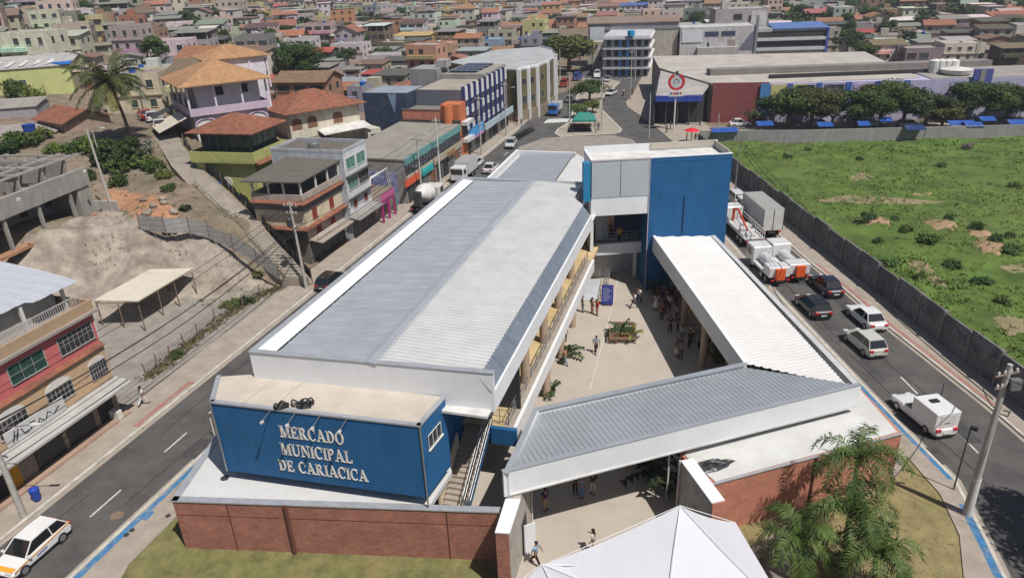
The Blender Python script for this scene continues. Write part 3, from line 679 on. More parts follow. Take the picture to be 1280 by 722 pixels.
if fn.y > 0: fn = -fn
fd = Vector((fr[0]-fl[0], fr[1]-fl[1], 0)).normalized()
F0 = Vector((*fl, 0))
def signline(txt, pa, pb, ptop):
    A = planehit(*pa, F0, fn); C = planehit(*pb, F0, fn); T = planehit(*ptop, F0, fn)
    s0, s1 = (A-F0).dot(fd), (C-F0).dot(fd); z0, z1 = A.z, C.z; H = (T.z-A.z)*.86
    gl = [glyph(c) for c in txt]; gap = .07; tot = sum(w for _, w in gl)+gap*(len(gl)-1); sx = (s1-s0)/tot; x = 0; b = B()
    for G, w in gl:
        for poly in G:
            n = len(poly); fr3 = []
            for dep in (.005, .045):
                for (px, py) in poly:
                    s = s0+(x+px)*sx; z = (z0+z1)/2+py*H; fr3.append(F0+fd*s+Vector((0, 0, z))+fn*dep)
            b.mesh(fr3, [tuple(range(n))[::-1], tuple(range(n, 2*n))]+[(i, (i+1) % n, n+(i+1) % n, n+i) for i in range(n)])
        x += w+gap
    part('lettering', b, mat('sign_letters', (.75, .7, .64), .6, var=.05, stain=.1), sb)
signline('MERCADO', (351.5, 546), (431, 554.5), (350.5, 529.5))
signline('MUNICIPAL', (353, 568), (441.5, 577.5), (351.5, 551.5))
signline('DE CARIACICA', (350.5, 586.5), (461, 601.5), (347, 571))
for (a_, c_) in (((339, 509), (324, 523)), ((370, 513), (356, 526)), ((401, 517), (388, 530)), ((434, 519), (421, 533))):
    A = planehit(*a_, F0, fn); A.z = 8.85; E_ = A+fn*1.0-Vector((0, 0, .1))
    arm = part('sign_light_arm', B().tube(A, E_, .025, 6), 'steel', sb); 
    part('floodlight', B().cbox(E_+Vector((0, 0, -.06)), .22, .12, .1, 104), 'whitew', arm)
# brick base with slab
A0, A1 = Vector((-19.44, 31.43, 0)), Vector((-1.13, 29.46, 0))
bw = part('brick_wall', B().prism([tuple(A0[:2]), tuple(A1[:2]), (-1.1, 29.8), (-19.0, 31.8), (-18.75, 37.3), (-19.1, 37.4)], 0, 3.48), 'brick')
part('base_slab', B().prism([(-19.2, 31.75), (-4.95, 30.2), (-3.9, 33.0), (-4.3, 34.3), (-15, 37.6), (-15.2, 38.6), (-18.8, 37.3)], 3.2, 3.5), 'slabwhite')
b = B(); ribbon(b, [(-19.5, 31.38), (-1.1, 29.4)], -.42, 0, 3.482, 3.56); ribbon(b, [(-19.15, 37.5), (-19.5, 31.4)], -.38, .04, 3.482, 3.56); part('base_coping', b, 'cope')
b = B(); bn = Vector((A1-A0).normalized()); bo = Vector((bn.y, -bn.x, 0))
def bwp(s, z, o): return A0+bn*s+bo*o+Vector((0, 0, z))
for s, r, z0, z1 in ((3.15, .03, 0, 3.45), (15.5, .035, 0, 3.4)): b.tube(bwp(s, z0, .01), bwp(s, z1, .01), r, 5)
b.tube(bwp(0, 2.55, 0.0), bwp(18.4, 2.55, 0.0), .018, 4); part('wall_joint', b, 'joint', bw)
part('wall_post', B().tube(bwp(6.55, 0, .08), bwp(6.55, 3.55, .08), .11, 8), 'joint', bw)
# stairs
stf = B(); SF = Fr(*MF.w(.1, 11.0)[:2], 16.9)
for k in range(16): stf.box(SF, k*.3, k*.3+.32, 0, 1.5, 1.45+k*.172-.12, 1.7+k*.172)
part('stair', stf, 'pave'); part('stair_landing', B().box(SF, -2.0, .05, -.3, 3.1, 1.4, 1.6), 'pave')
part('stair_base', B().box(SF, -1.9, .1, -.3, 1.5, .1, 1.39), 'dark')
b = B(); b.mesh([SF.w(-.1, 1.52, 1.4), SF.w(4.5, 1.52, 3.95), SF.w(4.5, 1.52, 4.34), SF.w(-.1, 1.52, 1.95), SF.w(-.1, 1.66, 1.4), SF.w(4.5, 1.66, 3.95), SF.w(4.5, 1.66, 4.34), SF.w(-.1, 1.66, 1.95)], [(0, 3, 2, 1), (4, 5, 6, 7), (0, 4, 7, 3), (3, 7, 6, 2), (0, 1, 5, 4)])
part('stair_stringer', b, 'blue')
b = B()
for v in (1.35, 1.72):
    for dz in (.45, .95): b.tube(SF.w(0, v, 1.75+dz), SF.w(4.5, v, 4.33+dz), .035, 6)
    for k in range(6): b.tube(SF.w(k*.9, v, 1.7+k*.52), SF.w(k*.9, v, 2.7+k*.52), .028, 5)
    b.path([SF.w(0, v, 2.7), SF.w(-.3, v, 2.55), SF.w(-.3, v, 2.25), SF.w(0, v, 2.2)], .035)
part('stair_railing', b, 'steel')
part('stair_side_upright', B().box(SF, 3.2, 10, -.4, -.15, 1.4, 8.1), 'blue')
part('upper_lobby_wall', B().box(SF, 6.5, 6.7, -.3, 3.0, 1.4, 8.1), 'dark')
part('stair_kerb_wall', B().mesh([SF.w(-.2, -.14, 1.6), SF.w(3.2, -.14, 3.5), SF.w(3.2, .0, 3.5), SF.w(-.2, .0, 1.6), SF.w(-.2, -.14, 2.5), SF.w(3.2, -.14, 4.4), SF.w(3.2, .0, 4.4), SF.w(-.2, .0, 2.5)], [(4, 5, 6, 7), (0, 4, 7, 3), (3, 7, 6, 2), (0, 1, 5, 4), (1, 2, 6, 5)]), 'cream')
# portal walls
st = mat('stained_stone', (.4, .37, .33), .9, var=.2, scale=1.5, stain=.75, ss=1.1, dirt=(.2, .18, .16), bump=.3, bs=10)
wl0, wl1 = at(620, 664, 4.2), at(634, 630, 4.2)
plw = part('portal_wall', B().prism([(wl0.x, wl0.y), (wl0.x+.62, wl0.y-.1), (-.05, 29.6), (.55, 31.9), (.15, 32.0), (-.75, 29.7)], 0, 4.15), st)
part('portal_wall_brick_end', B().prism([(wl0.x-.03, wl0.y-.02), (wl0.x+.64, wl0.y-.13), (wl0.x+.64, wl0.y-.04), (wl0.x-.0, wl0.y+.06)], 0, 4.14), 'brick')
part('portal_wall_cap', B().prism([(wl0.x-.06, wl0.y-.06), (wl0.x+.68, wl0.y-.16), (0.0, 29.6), (-.8, 29.7)], 4.152, 4.22), 'white')
dn = part('portal_door', B().prism([(-.02, 29.75), (.02, 29.74), (.28, 30.75), (.24, 30.76)], .1, 2.3), 'dark', None)
part('door_leaf', B().prism([(.1, 29.75), (.16, 29.72), (.75, 29.95), (.7, 30.0)], .1, 2.25), 'white')
part('portal_post', B().tube((.62, 31.95, .1), (.62, 31.95, 4.2), .06, 6), 'whitew')
wr0, wr1 = at(890, 627, 4.2), at(852, 575, 4.2); wd = (wr0-wr1); wd.z = 0; wd.normalize(); wrn = Vector((-wd.y, wd.x, 0))
if wrn.x < 0: wrn = -wrn
q = [wr0, wr1, wr1+wrn*.7, wr0+wrn*.7]
part('portal_wall', B().prism([(p.x, p.y) for p in q], 0, 4.14), st)
part('portal_wall_cap', B().prism([(p.x, p.y) for p in (wr0-wrn*.04+wd*.04, wr1-wrn*.04, wr1+wrn*.72, wr0+wrn*.72+wd*.04)], 4.142, 4.2), 'white')
part('portal_wall_brick_end', B().prism([(p.x, p.y) for p in (wr0+wd*.1, wr0+wd*.002, wr0+wd*.002+wrn*.7, wr0+wd*.1+wrn*.7)], 0, 4.138), 'brickR')
part('portal_gate_frame', B().tube(wr1+wrn*-.1+Vector((0, 0, -4.1)), wr1+wrn*-.1, .06, 5).tube(wr1-wd*1.5+Vector((0, 0, -4.1)), wr1-wd*1.5, .06, 5), 'whitew')
# brick block right
br_ = [(10.6, 30.75), (22.9, 34.55), (22.75, 39.9), (16, 40), (9.4, 33.5)]
bR = part('brick_block', B().prism(br_, 0, 3.66), 'brickR')
bR['label'] = 'bright red brick block with a flat white roof'
part('brick_block_slab', B().prism([(10.75, 30.95), (22.7, 34.7), (22.6, 39.9), (16, 39.9), (9.6, 33.4)], 3.662, 3.72), 'slabwhite')
b = B(); ribbon(b, [(10.5, 30.68), (22.95, 34.5)], -.1, .02, 3.67, 3.74); part('brick_block_coping', b, 'cope')
b = B(); p = Vector((18.5, 33.1, 0)); b.tube((17.05, 32.72, 0), (17.05, 32.72, 3.6), .1, 6); part('brick_block_joint', b, 'joint')
# canopy
CZ = 5.8
a_, b_, c_, d_, e_ = (at(629, 591, CZ), at(668, 510, CZ), at(930, 453, CZ), at(1064, 478, CZ), at(1077, 481, CZ))
azc = math.degrees(math.atan2(e_.x-a_.x, e_.y-a_.y)); CF = Fr(a_.x, a_.y, azc)
pl = plane((a_.x, a_.y, 5.72), (e_.x, e_.y, 5.72), (b_.x, b_.y, 5.45))
def ins(P, k=.0): return [(p.x, p.y) for p in P]
rb = ribroof(B(), [CF.w(.35, -.25).to_2d()[:], (b_.x+.2, b_.y-.1), (c_.x, c_.y-.05), (d_.x, d_.y)], pl, azc-90, .32, .04)
part('canopy_roof', rb, 'roofC')
L_ = (e_-a_).length
part('canopy_fascia', B().box(CF, 0, L_, -.22, 0, 4.2, 5.8), 'white')
part('canopy_fascia_coping', B().box(CF, -.02, L_+.02, -.27, .03, 5.802, 5.85), 'roofC')
b = B(); ribbon(b, [(a_.x, a_.y+.1), (b_.x, b_.y)], 0, .3, 4.2, 5.78); part('canopy_side_fascia', b, 'white')
b = B(); ribbon(b, [(a_.x, a_.y), (b_.x, b_.y), (c_.x, c_.y)], -.02, .33, 5.785, 5.84); part('canopy_coping', b, 'roofC')
b = B(); ribbon(b, [(b_.x, b_.y), (c_.x-.1, c_.y)], -.02, .2, 4.3, 5.78); part('canopy_inner_fascia', b, 'white')
part('canopy_soffit', B().prism([(a_.x+.3, a_.y), (b_.x+.2, b_.y-.2), (c_.x, c_.y-.2), (d_.x, d_.y-.2), (e_.x, e_.y)], 4.25, 4.35), 'whitew')
# wing roof
f_, h_ = at(815, 293, CZ), at(884, 281.5, CZ); fb = at(911, 456, 4.2)
plw_ = plane((c_.x, c_.y, 5.66), (f_.x, f_.y, 5.66), (d_.x, d_.y, 5.42))
wi = [(c_.x+.25, c_.y+.05), (f_.x+.25, f_.y), (h_.x-.3, h_.y), (d_.x-.1, d_.y+.2)]
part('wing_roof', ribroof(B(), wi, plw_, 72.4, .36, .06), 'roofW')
b = B(); ribbon(b, [(c_.x, c_.y), (f_.x, f_.y)], 0, .22, 4.2, 5.78); part('wing_fascia', b, 'white')
b = B(); ribbon(b, [(c_.x, c_.y), (f_.x, f_.y)], -.03, .25, 5.782, 5.83); ribbon(b, [(f_.x, f_.y), (h_.x, h_.y)], -.02, .22, 5.6, 5.83); part('wing_coping', b, 'white')
b = B(); ribbon(b, [(h_.x-.3, h_.y), (e_.x-.2, e_.y+.5)], -.42, -.02, 4.2, 5.5); part('wing_gutter', b, 'roofB')
part('wing_soffit', B().prism([(c_.x+.2, c_.y), (f_.x+.2, f_.y), (h_.x, h_.y), (d_.x, d_.y)], 4.3, 4.4), 'whitew')
part('wing_outer_wall', B().prism([(21.0, 38.5), (21.3, 38.5), (20.1, 66.5), (19.8, 66.5)], 0, 4.3), 'whitew')
ww = part('wing_shop_wall', B().prism([(17.2, 41), (17.4, 41), (16.5, 64), (16.3, 64)], .1, 4.3), 'cream')
for k in range(6):
    y = 42+k*3.6; x = 17.15-.038*(y-42)
    part('shop_shutter', B().prism([(x, y), (x+.04, y), (x-.06, y+2.5), (x-.1, y+2.5)], .1, 2.8), 'shutter' if k % 2 else M['dark'], ww)
part('orange_shop_panel', B().prism([(16.25, 62.5), (16.3, 62.5), (16.5, 58.4), (16.4, 58.4)], .1, 3.2), 'orange', ww)
for (u, v) in ((878, 457), (855, 406), (831, 357)):
    p = at(u, v, .1); part('column', B().tube((p.x, p.y, .1), (p.x, p.y, 4.3), .3, 14), 'tan')
# tower
TZ = 13.4; t0, t1, t2 = at(740, 202, TZ), at(813.3, 197.5, TZ), at(916, 192, TZ)
TF = Fr(t1.x, t1.y, math.degrees(math.atan2(t2.x-t1.x, t2.y-t1.y))); tl = (t2-t1).length; wl_ = (t1-t0).length
part('tower_wall', B().box(TF, .01, tl, -4.3, 0, 0, TZ-.45), 'blue')
b = B(); b.box(TF, 0, tl, -.2, 0, TZ-.44, TZ); b.box(TF, tl-.2, tl, -4.3, -.2, TZ-.44, TZ); b.box(TF, -wl_, tl, -4.5, -4.3, TZ-.44, TZ+.3); b.box(TF, -wl_, -wl_+.2, -4.3, -.2, TZ-.44, TZ)
pp = part('tower_parapet', b, 'white')
part('tower_front_band', B().box(TF, .02, tl-.01, .0, .02, TZ-.44, TZ-.03), 'blue', pp)
b = B(); b.box(TF, .0, tl+.02, -.24, .05, TZ+.001, TZ+.05); part('tower_coping', b, 'white', pp)
b = B(); b.box(TF, tl-.3, tl-.2, -4.2, -.3, TZ-.2, TZ+.3); b.box(TF, 1, tl-.2, -4.29, -4.2, TZ-.2, TZ+.34); part('tower_inner_upstand', b, 'slabroof', pp)
part('tower_roof', B().box(TF, -wl_+.1, tl-.1, -4.4, -.1, TZ-.44, TZ-.4), 'whitew')
part('panel_wall', B().box(TF, -wl_, -.02, -.35, -.02, 8.1, 9.85), 'white')
for k in range(2):
    part('cladding_panel', B().box(TF, -wl_+k*wl_/2+.02, -wl_+(k+1)*wl_/2-.04, -.3, .02, 9.87, TZ), mat('grey_cladding', (.48, .52, .56), .5, metal=.2, var=.05, stain=.08, stripe=(.33, .06, (.36, .4, .44))))
b = B(); b.box(TF, -.04, .03, .0, .06, .1, TZ); b.box(TF, -wl_-.03, .0, .02, .06, TZ-.06, TZ+.03); part('tower_trim', b, mat('pink_trim', (.5, .42, .42), .7))
part('blue_fin', B().box(TF, -wl_-.75, -wl_-.1, -.8, .1, 9.6, 13.2), mat('fin_blue', (.02, .2, .4), .6))
part('upper_side_wall', B().box(TF, -wl_, -wl_+.3, -4.4, -.36, 4.4, TZ-.45), 'white')
part('upper_rear_wall', B().box(TF, -wl_+.3, 0, -4.45, -4.2, 4.4, 12.9), 'navy')
part('bridge_floor', B().box(TF, -wl_-1.6, -.02, -4.19, -2.6, 3.95, 4.35), 'pave')
bf0, bf1 = at(745, 306, 4.4), at(809, 301, 4.4)
part('bridge_fascia', B().prism([(bf0.x, bf0.y), (bf1.x, bf1.y), (bf1.x, bf1.y+.25), (bf0.x, bf0.y+.25)], 3.25, 4.4), 'white')
part('bridge_front_floor', B().prism([(bf0.x-.2, bf0.y+.26), (bf1.x, bf1.y+.26), (bf1.x, bf1.y+6), (bf0.x-.6, bf0.y+6)], 3.9, 4.36), 'pave')
b = B()
for k in range(6):
    p = bf0.lerp(bf1, k/5); p.y += .35; b.tube((p.x, p.y, 4.36), (p.x, p.y, 5.45), .03, 5)
for z in (5.45, 5.1, 4.8): b.tube((bf0.x, bf0.y+.35, z), (bf1.x, bf1.y+.35, z), .025, 5)
part('bridge_railing', b, 'steel')
b = B(); b.box(TF, -3.6, -2.4, -4.19, -4.1, 5, 7.6); part('mural_panel', b, mat('mural', (.5, .3, .25), .8, var=.4, scale=3, stain=.6, ss=2, dirt=(.7, .68, .66)))
part('column', B().tube((bf1.x-.9, bf1.y+1.2, .1), (bf1.x-.9, bf1.y+1.2, 3.9), .25, 12), 'whitew')
part('tower_downpipe', B().tube(TF.w(tl*.45, .08, 6), TF.w(tl*.45, .08, 9.6), .07, 6), 'bluetrim')
part('rear_passage_wall', B().box(TF, -wl_-8, -wl_+1, -12, -11.7, .1, 4), 'cream')
# ramp between courtyard and gallery
b = B(); r0, r1 = at(738, 376, .15), at(743, 350, .9)
b.slab([at(727, 376, .2), at(747, 373, .2), at(752, 348, 1.3), at(735, 350, 1.3)], .15); part('ramp', b, 'roofC')
b = B()
for dx in (0, 2.5, 5): 
    p, q = at(752+dx, 374, .2), at(757+dx, 347, 1.3)
    for h in (.5, 1.): b.tube(p+Vector((0, 0, h)), q+Vector((0, 0, h)), .025, 5)
    for k in range(4): c = p.lerp(q, k/3); b.tube(c, c+Vector((0, 0, 1)), .025, 5)
part('ramp_railing', b, 'steel')
# annex behind the hall
ax = P2([(611, 224), (652, 183), (718, 181), (686, 222)], 8.)
AX = [W2(36.6, .2), W2(57, -.2), W2(57, 7.6), W2(36.6, 8.2)]
part('annex_wall', B().prism(AX, 0, 7.6), 'whitew')
pa = plane((*AX[0], 7.9), (*AX[1], 7.9), (*AX[3], 8.25))
part('annex_roof', ribroof(B(), [W2(36.7, .9), W2(56.8, .6), W2(56.8, 7.4), W2(36.7, 8)], pa, 106.9, .8, .04), 'roofC')
b = B(); ribbon(b, [AX[0], AX[1]], 0, .3, 7.4, 8.4); ribbon(b, [AX[1], AX[2]], 0, .3, 7.4, 8.3); part('annex_parapet', b, 'white')
part('annex_street_band', B().box(MF, 36.6, 56, -.2, -.05, 6.6, 7.7), 'joint')
b = B(); b.slab([MF.w(36.6, 8.2, 8.1), MF.w(57, 7.7, 8.1), MF.w(57, 9.6, 7.1), MF.w(36.6, 10.6, 7.1)], .1); part('annex_side_roof', b, 'roofB')
part('annex_low_wall', B().prism([W2(36.6, 8.3), W2(57, 7.7), W2(57, 15), W2(45, 20), W2(37.5, 14)], 0, 6.8), 'whitew')
b = B(); b.prism([W2(36.7, 8.5), W2(44, 8.6), W2(44, 14.5), W2(37.6, 13.8)], 6.802, 6.95); part('annex_low_roof', b, 'slabwhite')
b = B(); b.prism([W2(45, 9.6), W2(56.6, 9.4), W2(56.6, 14.9), W2(45.2, 18)], 6.803, 6.9); part('annex_rear_roof', b, 'roofA')

# ---- loose things on the market ----
def heap(name, label, cat, c, rx, ry, h, m, seed, az=0, n=16):
    r = random.Random(seed); b = B(); K = 22
    fr_ = Fr(c.x, c.y, az, c.z)
    for j in range(7):
        for k in range(K):
            t = 2*math.pi*k/K; q = j/6; e = 1+.45*mnoise.noise(Vector((math.cos(t)*2+seed, math.sin(t)*2, 0)))
            b.v.append(tuple(fr_.w(math.cos(t)*rx*e*q, math.sin(t)*ry*e*q, max(.01, h*(1-q**2)*(.5+1.1*abs(mnoise.noise(Vector((q*3+seed, t*3, 1))))))+.02)))
    for j in range(6):
        for k in range(K): b.f.append((j*K+k, j*K+(k+1) % K, (j+1)*K+(k+1) % K, (j+1)*K+k)); b.sm.append(False)
    return tag(b.build(name, m), label, cat)
tarp = mat('crumpled_black_film', (.03, .03, .032), .35, var=.6, scale=3, stain=.9, ss=2.2, dirt=(.6, .6, .6))
heap('tarp', 'black and white crumpled plastic film on the flat roof beside the canopy', 'tarp', at(886, 583, 3.73), 1.5, .55, .25, tarp, 3, 70)
b = B(); bb = at(366, 508, 8.84); r = random.Random(4)
for k in range(9):
    p = bb+Vector((r.uniform(-1, 1)*.95, r.uniform(-.15, .2), .1+r.random()*.12)); pts = [p+Vector((math.cos(t*.5)*.3, math.sin(t*.5)*.2, math.sin(t*1.3+k)*.12)) for t in range(14)]
    b.path(pts, .05, 5)
tag(b.build('hose', M['plasticb']), 'black coiled hoses heaped on the roof above the blue sign', 'hose')
# tents in front of the gate
def tent(name, label, A, cs, val=.3):
    t = thing(name, label, 'tent', (A.x, A.y, .1)); b = B(); n = len(cs)
    for i in range(n):
        p, q = cs[i], cs[(i+1) % n]; K = 8
        for k in range(K):      # slightly sagging panels
            f0, f1 = k/K, (k+1)/K
            def S(a, f): 
                s = A.lerp(a, f); s.z -= math.sin(math.pi*f)*.18; return s
            b.poly([S(p, f0), S(p, f1), S(q, f1), S(q, f0)] if k else [S(p, 0), S(p, f1), S(q, f1)], True)
    part('canopy', b, 'tent', t)
    b = B()
    for i in range(n):
        p, q = cs[i], cs[(i+1) % n]; b.poly([p, q, q-Vector((0, 0, val)), p-Vector((0, 0, val))])
    part('valance', b, 'tent', t)
    b = B()
    for p in cs: b.tube(p+(A-p).normalized()*.02, A+Vector((0, 0, .03)), .02, 5)
    part('seam', b, 'white', t)
    for p in cs: part('leg', B().tube((p.x, p.y, .1), p, .04, 6), 'steel', t)
tent('event_tent', 'large white peaked tent in front of the market gate', at(850, 632, 5.3), [at(676, 707, 3.), at(832, 775, 3.), at(992, 775, 3.), at(905, 690, 3.0)+Vector((1.2, 2.0, 0))])
tent('event_tent', 'small white tent left of the large peaked tent, its tip just showing', at(677, 705, 3.4), [at(640, 733, 2.6), at(700, 745, 2.6), at(835, 765, 2.7), at(820, 710, 2.9)])
# ================= houses: helpers =================
def win(t, fr, side, a0, a1, pl_, z0, z1, glass='glass', fc=(.5, .48, .45), bars=1, name='window', deep=.05, hbar=0, framed=True):
    s = 1 if side[1] == '+' else -1; b = B()
    def bx(bb, p0, p1, q0, q1, d0, d1):
        lo, hi = sorted((pl_+s*d0, pl_+s*d1))
        if side[0] == 'v': bb.box(fr, p0, p1, lo, hi, q0, q1)
        else: bb.box(fr, lo, hi, p0, p1, q0, q1)
    bx(b, a0, a1, z0, z1, .004, .02); g_ = b.build(name, M[glass] if isinstance(glass, str) else glass, t)
    if framed:
        b = B(); w = .06
        bx(b, a0-w, a1+w, z0-w, z0, .003, deep+.03); bx(b, a0-w, a1+w, z1, z1+w, .003, deep); bx(b, a0-w, a0, z0, z1, .003, deep); bx(b, a1, a1+w, z0, z1, .003, deep)
        for k in range(1, bars+1):
            c = a0+(a1-a0)*k/(bars+1); bx(b, c-.015, c+.015, z0, z1, .021, .035)
        for k in range(1, hbar+1):
            c = z0+(z1-z0)*k/(hbar+1); bx(b, a0, a1, c-.012, c+.012, .022, .034)
        b.build('window_frame', M['paint'], g_, color=fc)
    return g_
def hiproof(b, fr, u0, u1, v0, v1, z, h, o=.5, t=.12):
    u0, u1, v0, v1 = u0-o, u1+o, v0-o, v1+o; du, dv = u1-u0, v1-v0
    if du > dv: R = [(u0+dv/2, (v0+v1)/2), (u1-dv/2, (v0+v1)/2)]; F = [(0, 1, 4), (1, 2, 5, 4), (2, 3, 5), (3, 0, 4, 5)]
    else: R = [((u0+u1)/2, v0+du/2), ((u0+u1)/2, v1-du/2)]; F = [(3, 0, 4), (0, 1, 5, 4), (1, 2, 5), (2, 3, 4, 5)]
    C = [(u0, v0), (u0, v1), (u1, v1), (u1, v0)]
    P = [fr.w(u, v, z) for u, v in C]+[fr.w(u, v, z+h) for u, v in R]
    b.mesh(P, F); Q = [fr.w(u, v, z-t) for u, v in C]; b.mesh(P[:4]+Q, [(0, 4, 5, 1), (1, 5, 6, 2), (2, 6, 7, 3), (3, 7, 4, 0), (4, 7, 6, 5)]); return b
def gable(b, fr, u0, u1, v0, v1, z, h, o=.4, t=.1, along='u'):
    u0, u1, v0, v1 = u0-o, u1+o, v0-o, v1+o
    if along == 'u': A = [(u0, v0, z), (u1, v0, z), (u1, (v0+v1)/2, z+h), (u0, (v0+v1)/2, z+h)]; Bq = [(u0, (v0+v1)/2, z+h), (u1, (v0+v1)/2, z+h), (u1, v1, z), (u0, v1, z)]
    else: A = [(u0, v0, z), (u0, v1, z), ((u0+u1)/2, v1, z+h), ((u0+u1)/2, v0, z+h)]; Bq = [((u0+u1)/2, v0, z+h), ((u0+u1)/2, v1, z+h), (u1, v1, z), (u1, v0, z)]
    for Q in (A, Bq): b.slab([fr.w(*q) for q in Q], t)
    return b
def gable_end(b, fr, u0, u1, v0, v1, z, h, along='u'):
    if along == 'u': P = [(u0, v0, z), (u0, v1, z), (u0, (v0+v1)/2, z+h), (u1, v0, z), (u1, v1, z), (u1, (v0+v1)/2, z+h)]
    else: P = [(u0, v0, z), (u1, v0, z), ((u0+u1)/2, v0, z+h), (u0, v1, z), (u1, v1, z), ((u0+u1)/2, v1, z+h)]
    return b.mesh([fr.w(*p) for p in P], [(0, 1, 2), (5, 4, 3), (0, 2, 5, 3), (1, 4, 5, 2), (0, 3, 4, 1)])
def parapet(b, fr, u0, u1, v0, v1, z, h=.5, t=.15):
    b.box(fr, u0, u1, v0, v0+t, z, z+h); b.box(fr, u0, u1, v1-t, v1, z, z+h); b.box(fr, u0, u0+t, v0+t, v1-t, z, z+h); b.box(fr, u1-t, u1, v0+t, v1-t, z, z+h); return b
def P_(t): return lambda name, b, m, c=None, par=None: b.build(name, M[m] if isinstance(m, str) else m, par or t, color=c)
def bname(name, label, cat, fr, u, v, z, group=None):
    p = fr.w(u, v, z); return thing(name, label, cat, p, -R_(fr.az), group)

# ---- pink and tan corner shop building ----
t = bname('shop_building', 'tan and pink three-storey shop building with arched windows and light metal roof', 'building', MF, 0, -20, 0); p = P_(t)
p('ground_wall', B().box(MF, -14, 5.5, -30, -17.4, 0, 3.1), 'wall', (.3, .25, .2))
tan = (.5, .35, .22)
tw = p('tan_wall', B().box(MF, -14, 5.6, -30, -17.2, 3.12, 6.0), 'paint', tan)
p('pink_wall', B().box(MF, -14, 5.5, -30, -17.35, 6.02, 8.6), 'paint', (.52, .14, .14))
b = B(); b.slab([MF.w(-14, -17.36, 6.22), MF.w(5.6, -17.36, 6.22), MF.w(5.6, -16.98, 6.03), MF.w(-14, -16.98, 6.03)], .05); p('tile_ledge', b, 'claytile')
p('floor_slab', B().box(MF, -14, 5.95, -30.2, -16.95, 8.6, 8.8), 'rooftop', (.33, .3, .27))
p('terrace_parapet', parapet(B(), MF, -14, 5.7, -29, -17.15, 8.8, .75, .16), 'paint', (.4, .28, .18))
p('red_corner', B().box(MF, 5.5, 5.62, -18.2, -17.3, 6.3, 8.6), 'paint', (.6, .5, .48))
for (a0, a1, k) in ((3.9, 5.35, 1), (.3, 2.3, 1), (-3.4, -1.3, 1), (-7, -5, 1)):
    g_ = win(tw, MF, 'v+', a0, a1, -17.2, 3.9, 5.0, bars=5, hbar=2, fc=(.45, .43, .41), glass='dark')
    b = B(); c = (a0+a1)/2; r = (a1-a0)/2+.06
    ring_ = [(c+r*math.cos(R_(x)), 5.0+r*.55*math.sin(R_(x))) for x in range(0, 181, 20)]
    b.mesh([MF.w(u, -17.19, z) for u, z in ring_]+[MF.w(u, -17.15, z) for u, z in ring_], [tuple(range(9, -1, -1)), tuple(range(10, 20))]+[(i, i+1, 11+i, 10+i) for i in range(9)])
    b.build('window_arch', M['paint'], g_, color=(.62, .6, .57))
tealg = mat('dark_teal_glass', (.03, .07, .06), .15, var=.5, scale=3, stain=0)
for (a0, a1, gl) in ((2.4, 5.2, 'dark'), (-1.4, 1.2, tealg), (-5, -2.6, tealg)):
    win(t, MF, 'v+', a0, a1, -17.35, 6.75, 8.0, glass=gl, bars=6 if gl == 'dark' else 2, hbar=3 if gl == 'dark' else 1, fc=(.35, .34, .32))
b = B()
for k in range(110): u = -13.8+k*.178; b.box(MF, u, u+.045, -18.0, -17.96, 9.0, 9.95)
for z in (9.0, 9.9): b.box(MF, -13.9, 5.6, -18.01, -17.95, z, z+.06)
p('picket_railing', b, 'paint', (.42, .41, .4))
b = B()
for u in (-13.5, -8, -3, 2, 5.3): b.box(MF, u-.1, u+.1, -19.2, -19.0, 8.8, 10.6)
p('roof_post', b, 'paint', (.6, .6, .58))
pr = plane(MF.w(0, -18.6, 10.7), MF.w(5, -18.6, 10.7), MF.w(0, -30, 11.3))
p('terrace_roof', ribroof(B(), [MF.w(*q)[:2] for q in ((-14, -18.9), (2.4, -18.9), (2.4, -18.3), (6.4, -18.3), (7.5, -29.5), (-14, -30))], pr, 106.9, 1.1, .03), mat('pale_sheet_roof', (.52, .54, .58), .5, metal=.2, var=.06, stain=.2, dirt=(.4, .42, .46)))
p('terrace_inner_wall', B().box(MF, -14, 5, -25, -19.6, 8.8, 10.5), 'wall', (.4, .38, .35))
p('street_awning', B().slab([MF.w(-8, -17.1, 3.25), MF.w(5.7, -17.1, 3.25), MF.w(5.7, -15.7, 3.02), MF.w(-8, -15.7, 3.02)], .16), 'rooftop', (.42, .41, .39))
sgn = p('sign_board', B().box(MF, -3.3, 1.2, -17.05, -16.98, 3.3, 4.35), 'paint', (.55, .55, .55))
b = B(); r = random.Random(5)      # handwriting-like letters, partly hidden by cables in the photograph
for k, pts in enumerate([[(0, 0), (.25, .6)], [(.2, 0), (.45, .6)], [(.1, .3), (.4, .3)], [(.7, .1), (.6, .5)], [(.7, .1), (1., .12)], [(1.1, .1), (1.15, .5), (1.4, .45)], [(1.5, .1), (1.7, .4), (1.9, .1)], [(2.0, .1), (2.2, .45), (2.4, .3)], [(2.5, .12), (2.9, .4)]]):
    b.path([MF.w(-2.9+x*1.25, -16.97, 3.45+z*1.2) for x, z in pts], .035, 4)
b.build('lettering', M['plasticb'], sgn)
for (a0, a1, m_, c) in ((.9, 3.2, 'shutter', None), (-1.7, .5, 'shutter', None), (3.7, 5.0, 'dark', None), (-5.4, -3.9, 'dark', None)):
    p('shop_opening', B().box(MF, a0, a1, -17.39, -17.34, .15, 2.7), m_)
p('orange_pier', B().box(MF, -3.9, -3.0, -17.39, -17.28, .1, 3.0), 'paint', (.55, .27, .03)); p('orange_pier', B().box(MF, -9, -5.6, -17.39, -17.28, .1, 3.0), 'paint', (.5, .25, .03))
p('stone_pier', B().box(MF, -3.0, -1.8, -17.39, -17.3, .1, 3.0), mat('stone_cladding', (.25, .2, .17), .9, brick=(.35, .14, .02, (.36, .3, .26), (.14, .12, .1)), var=.3))
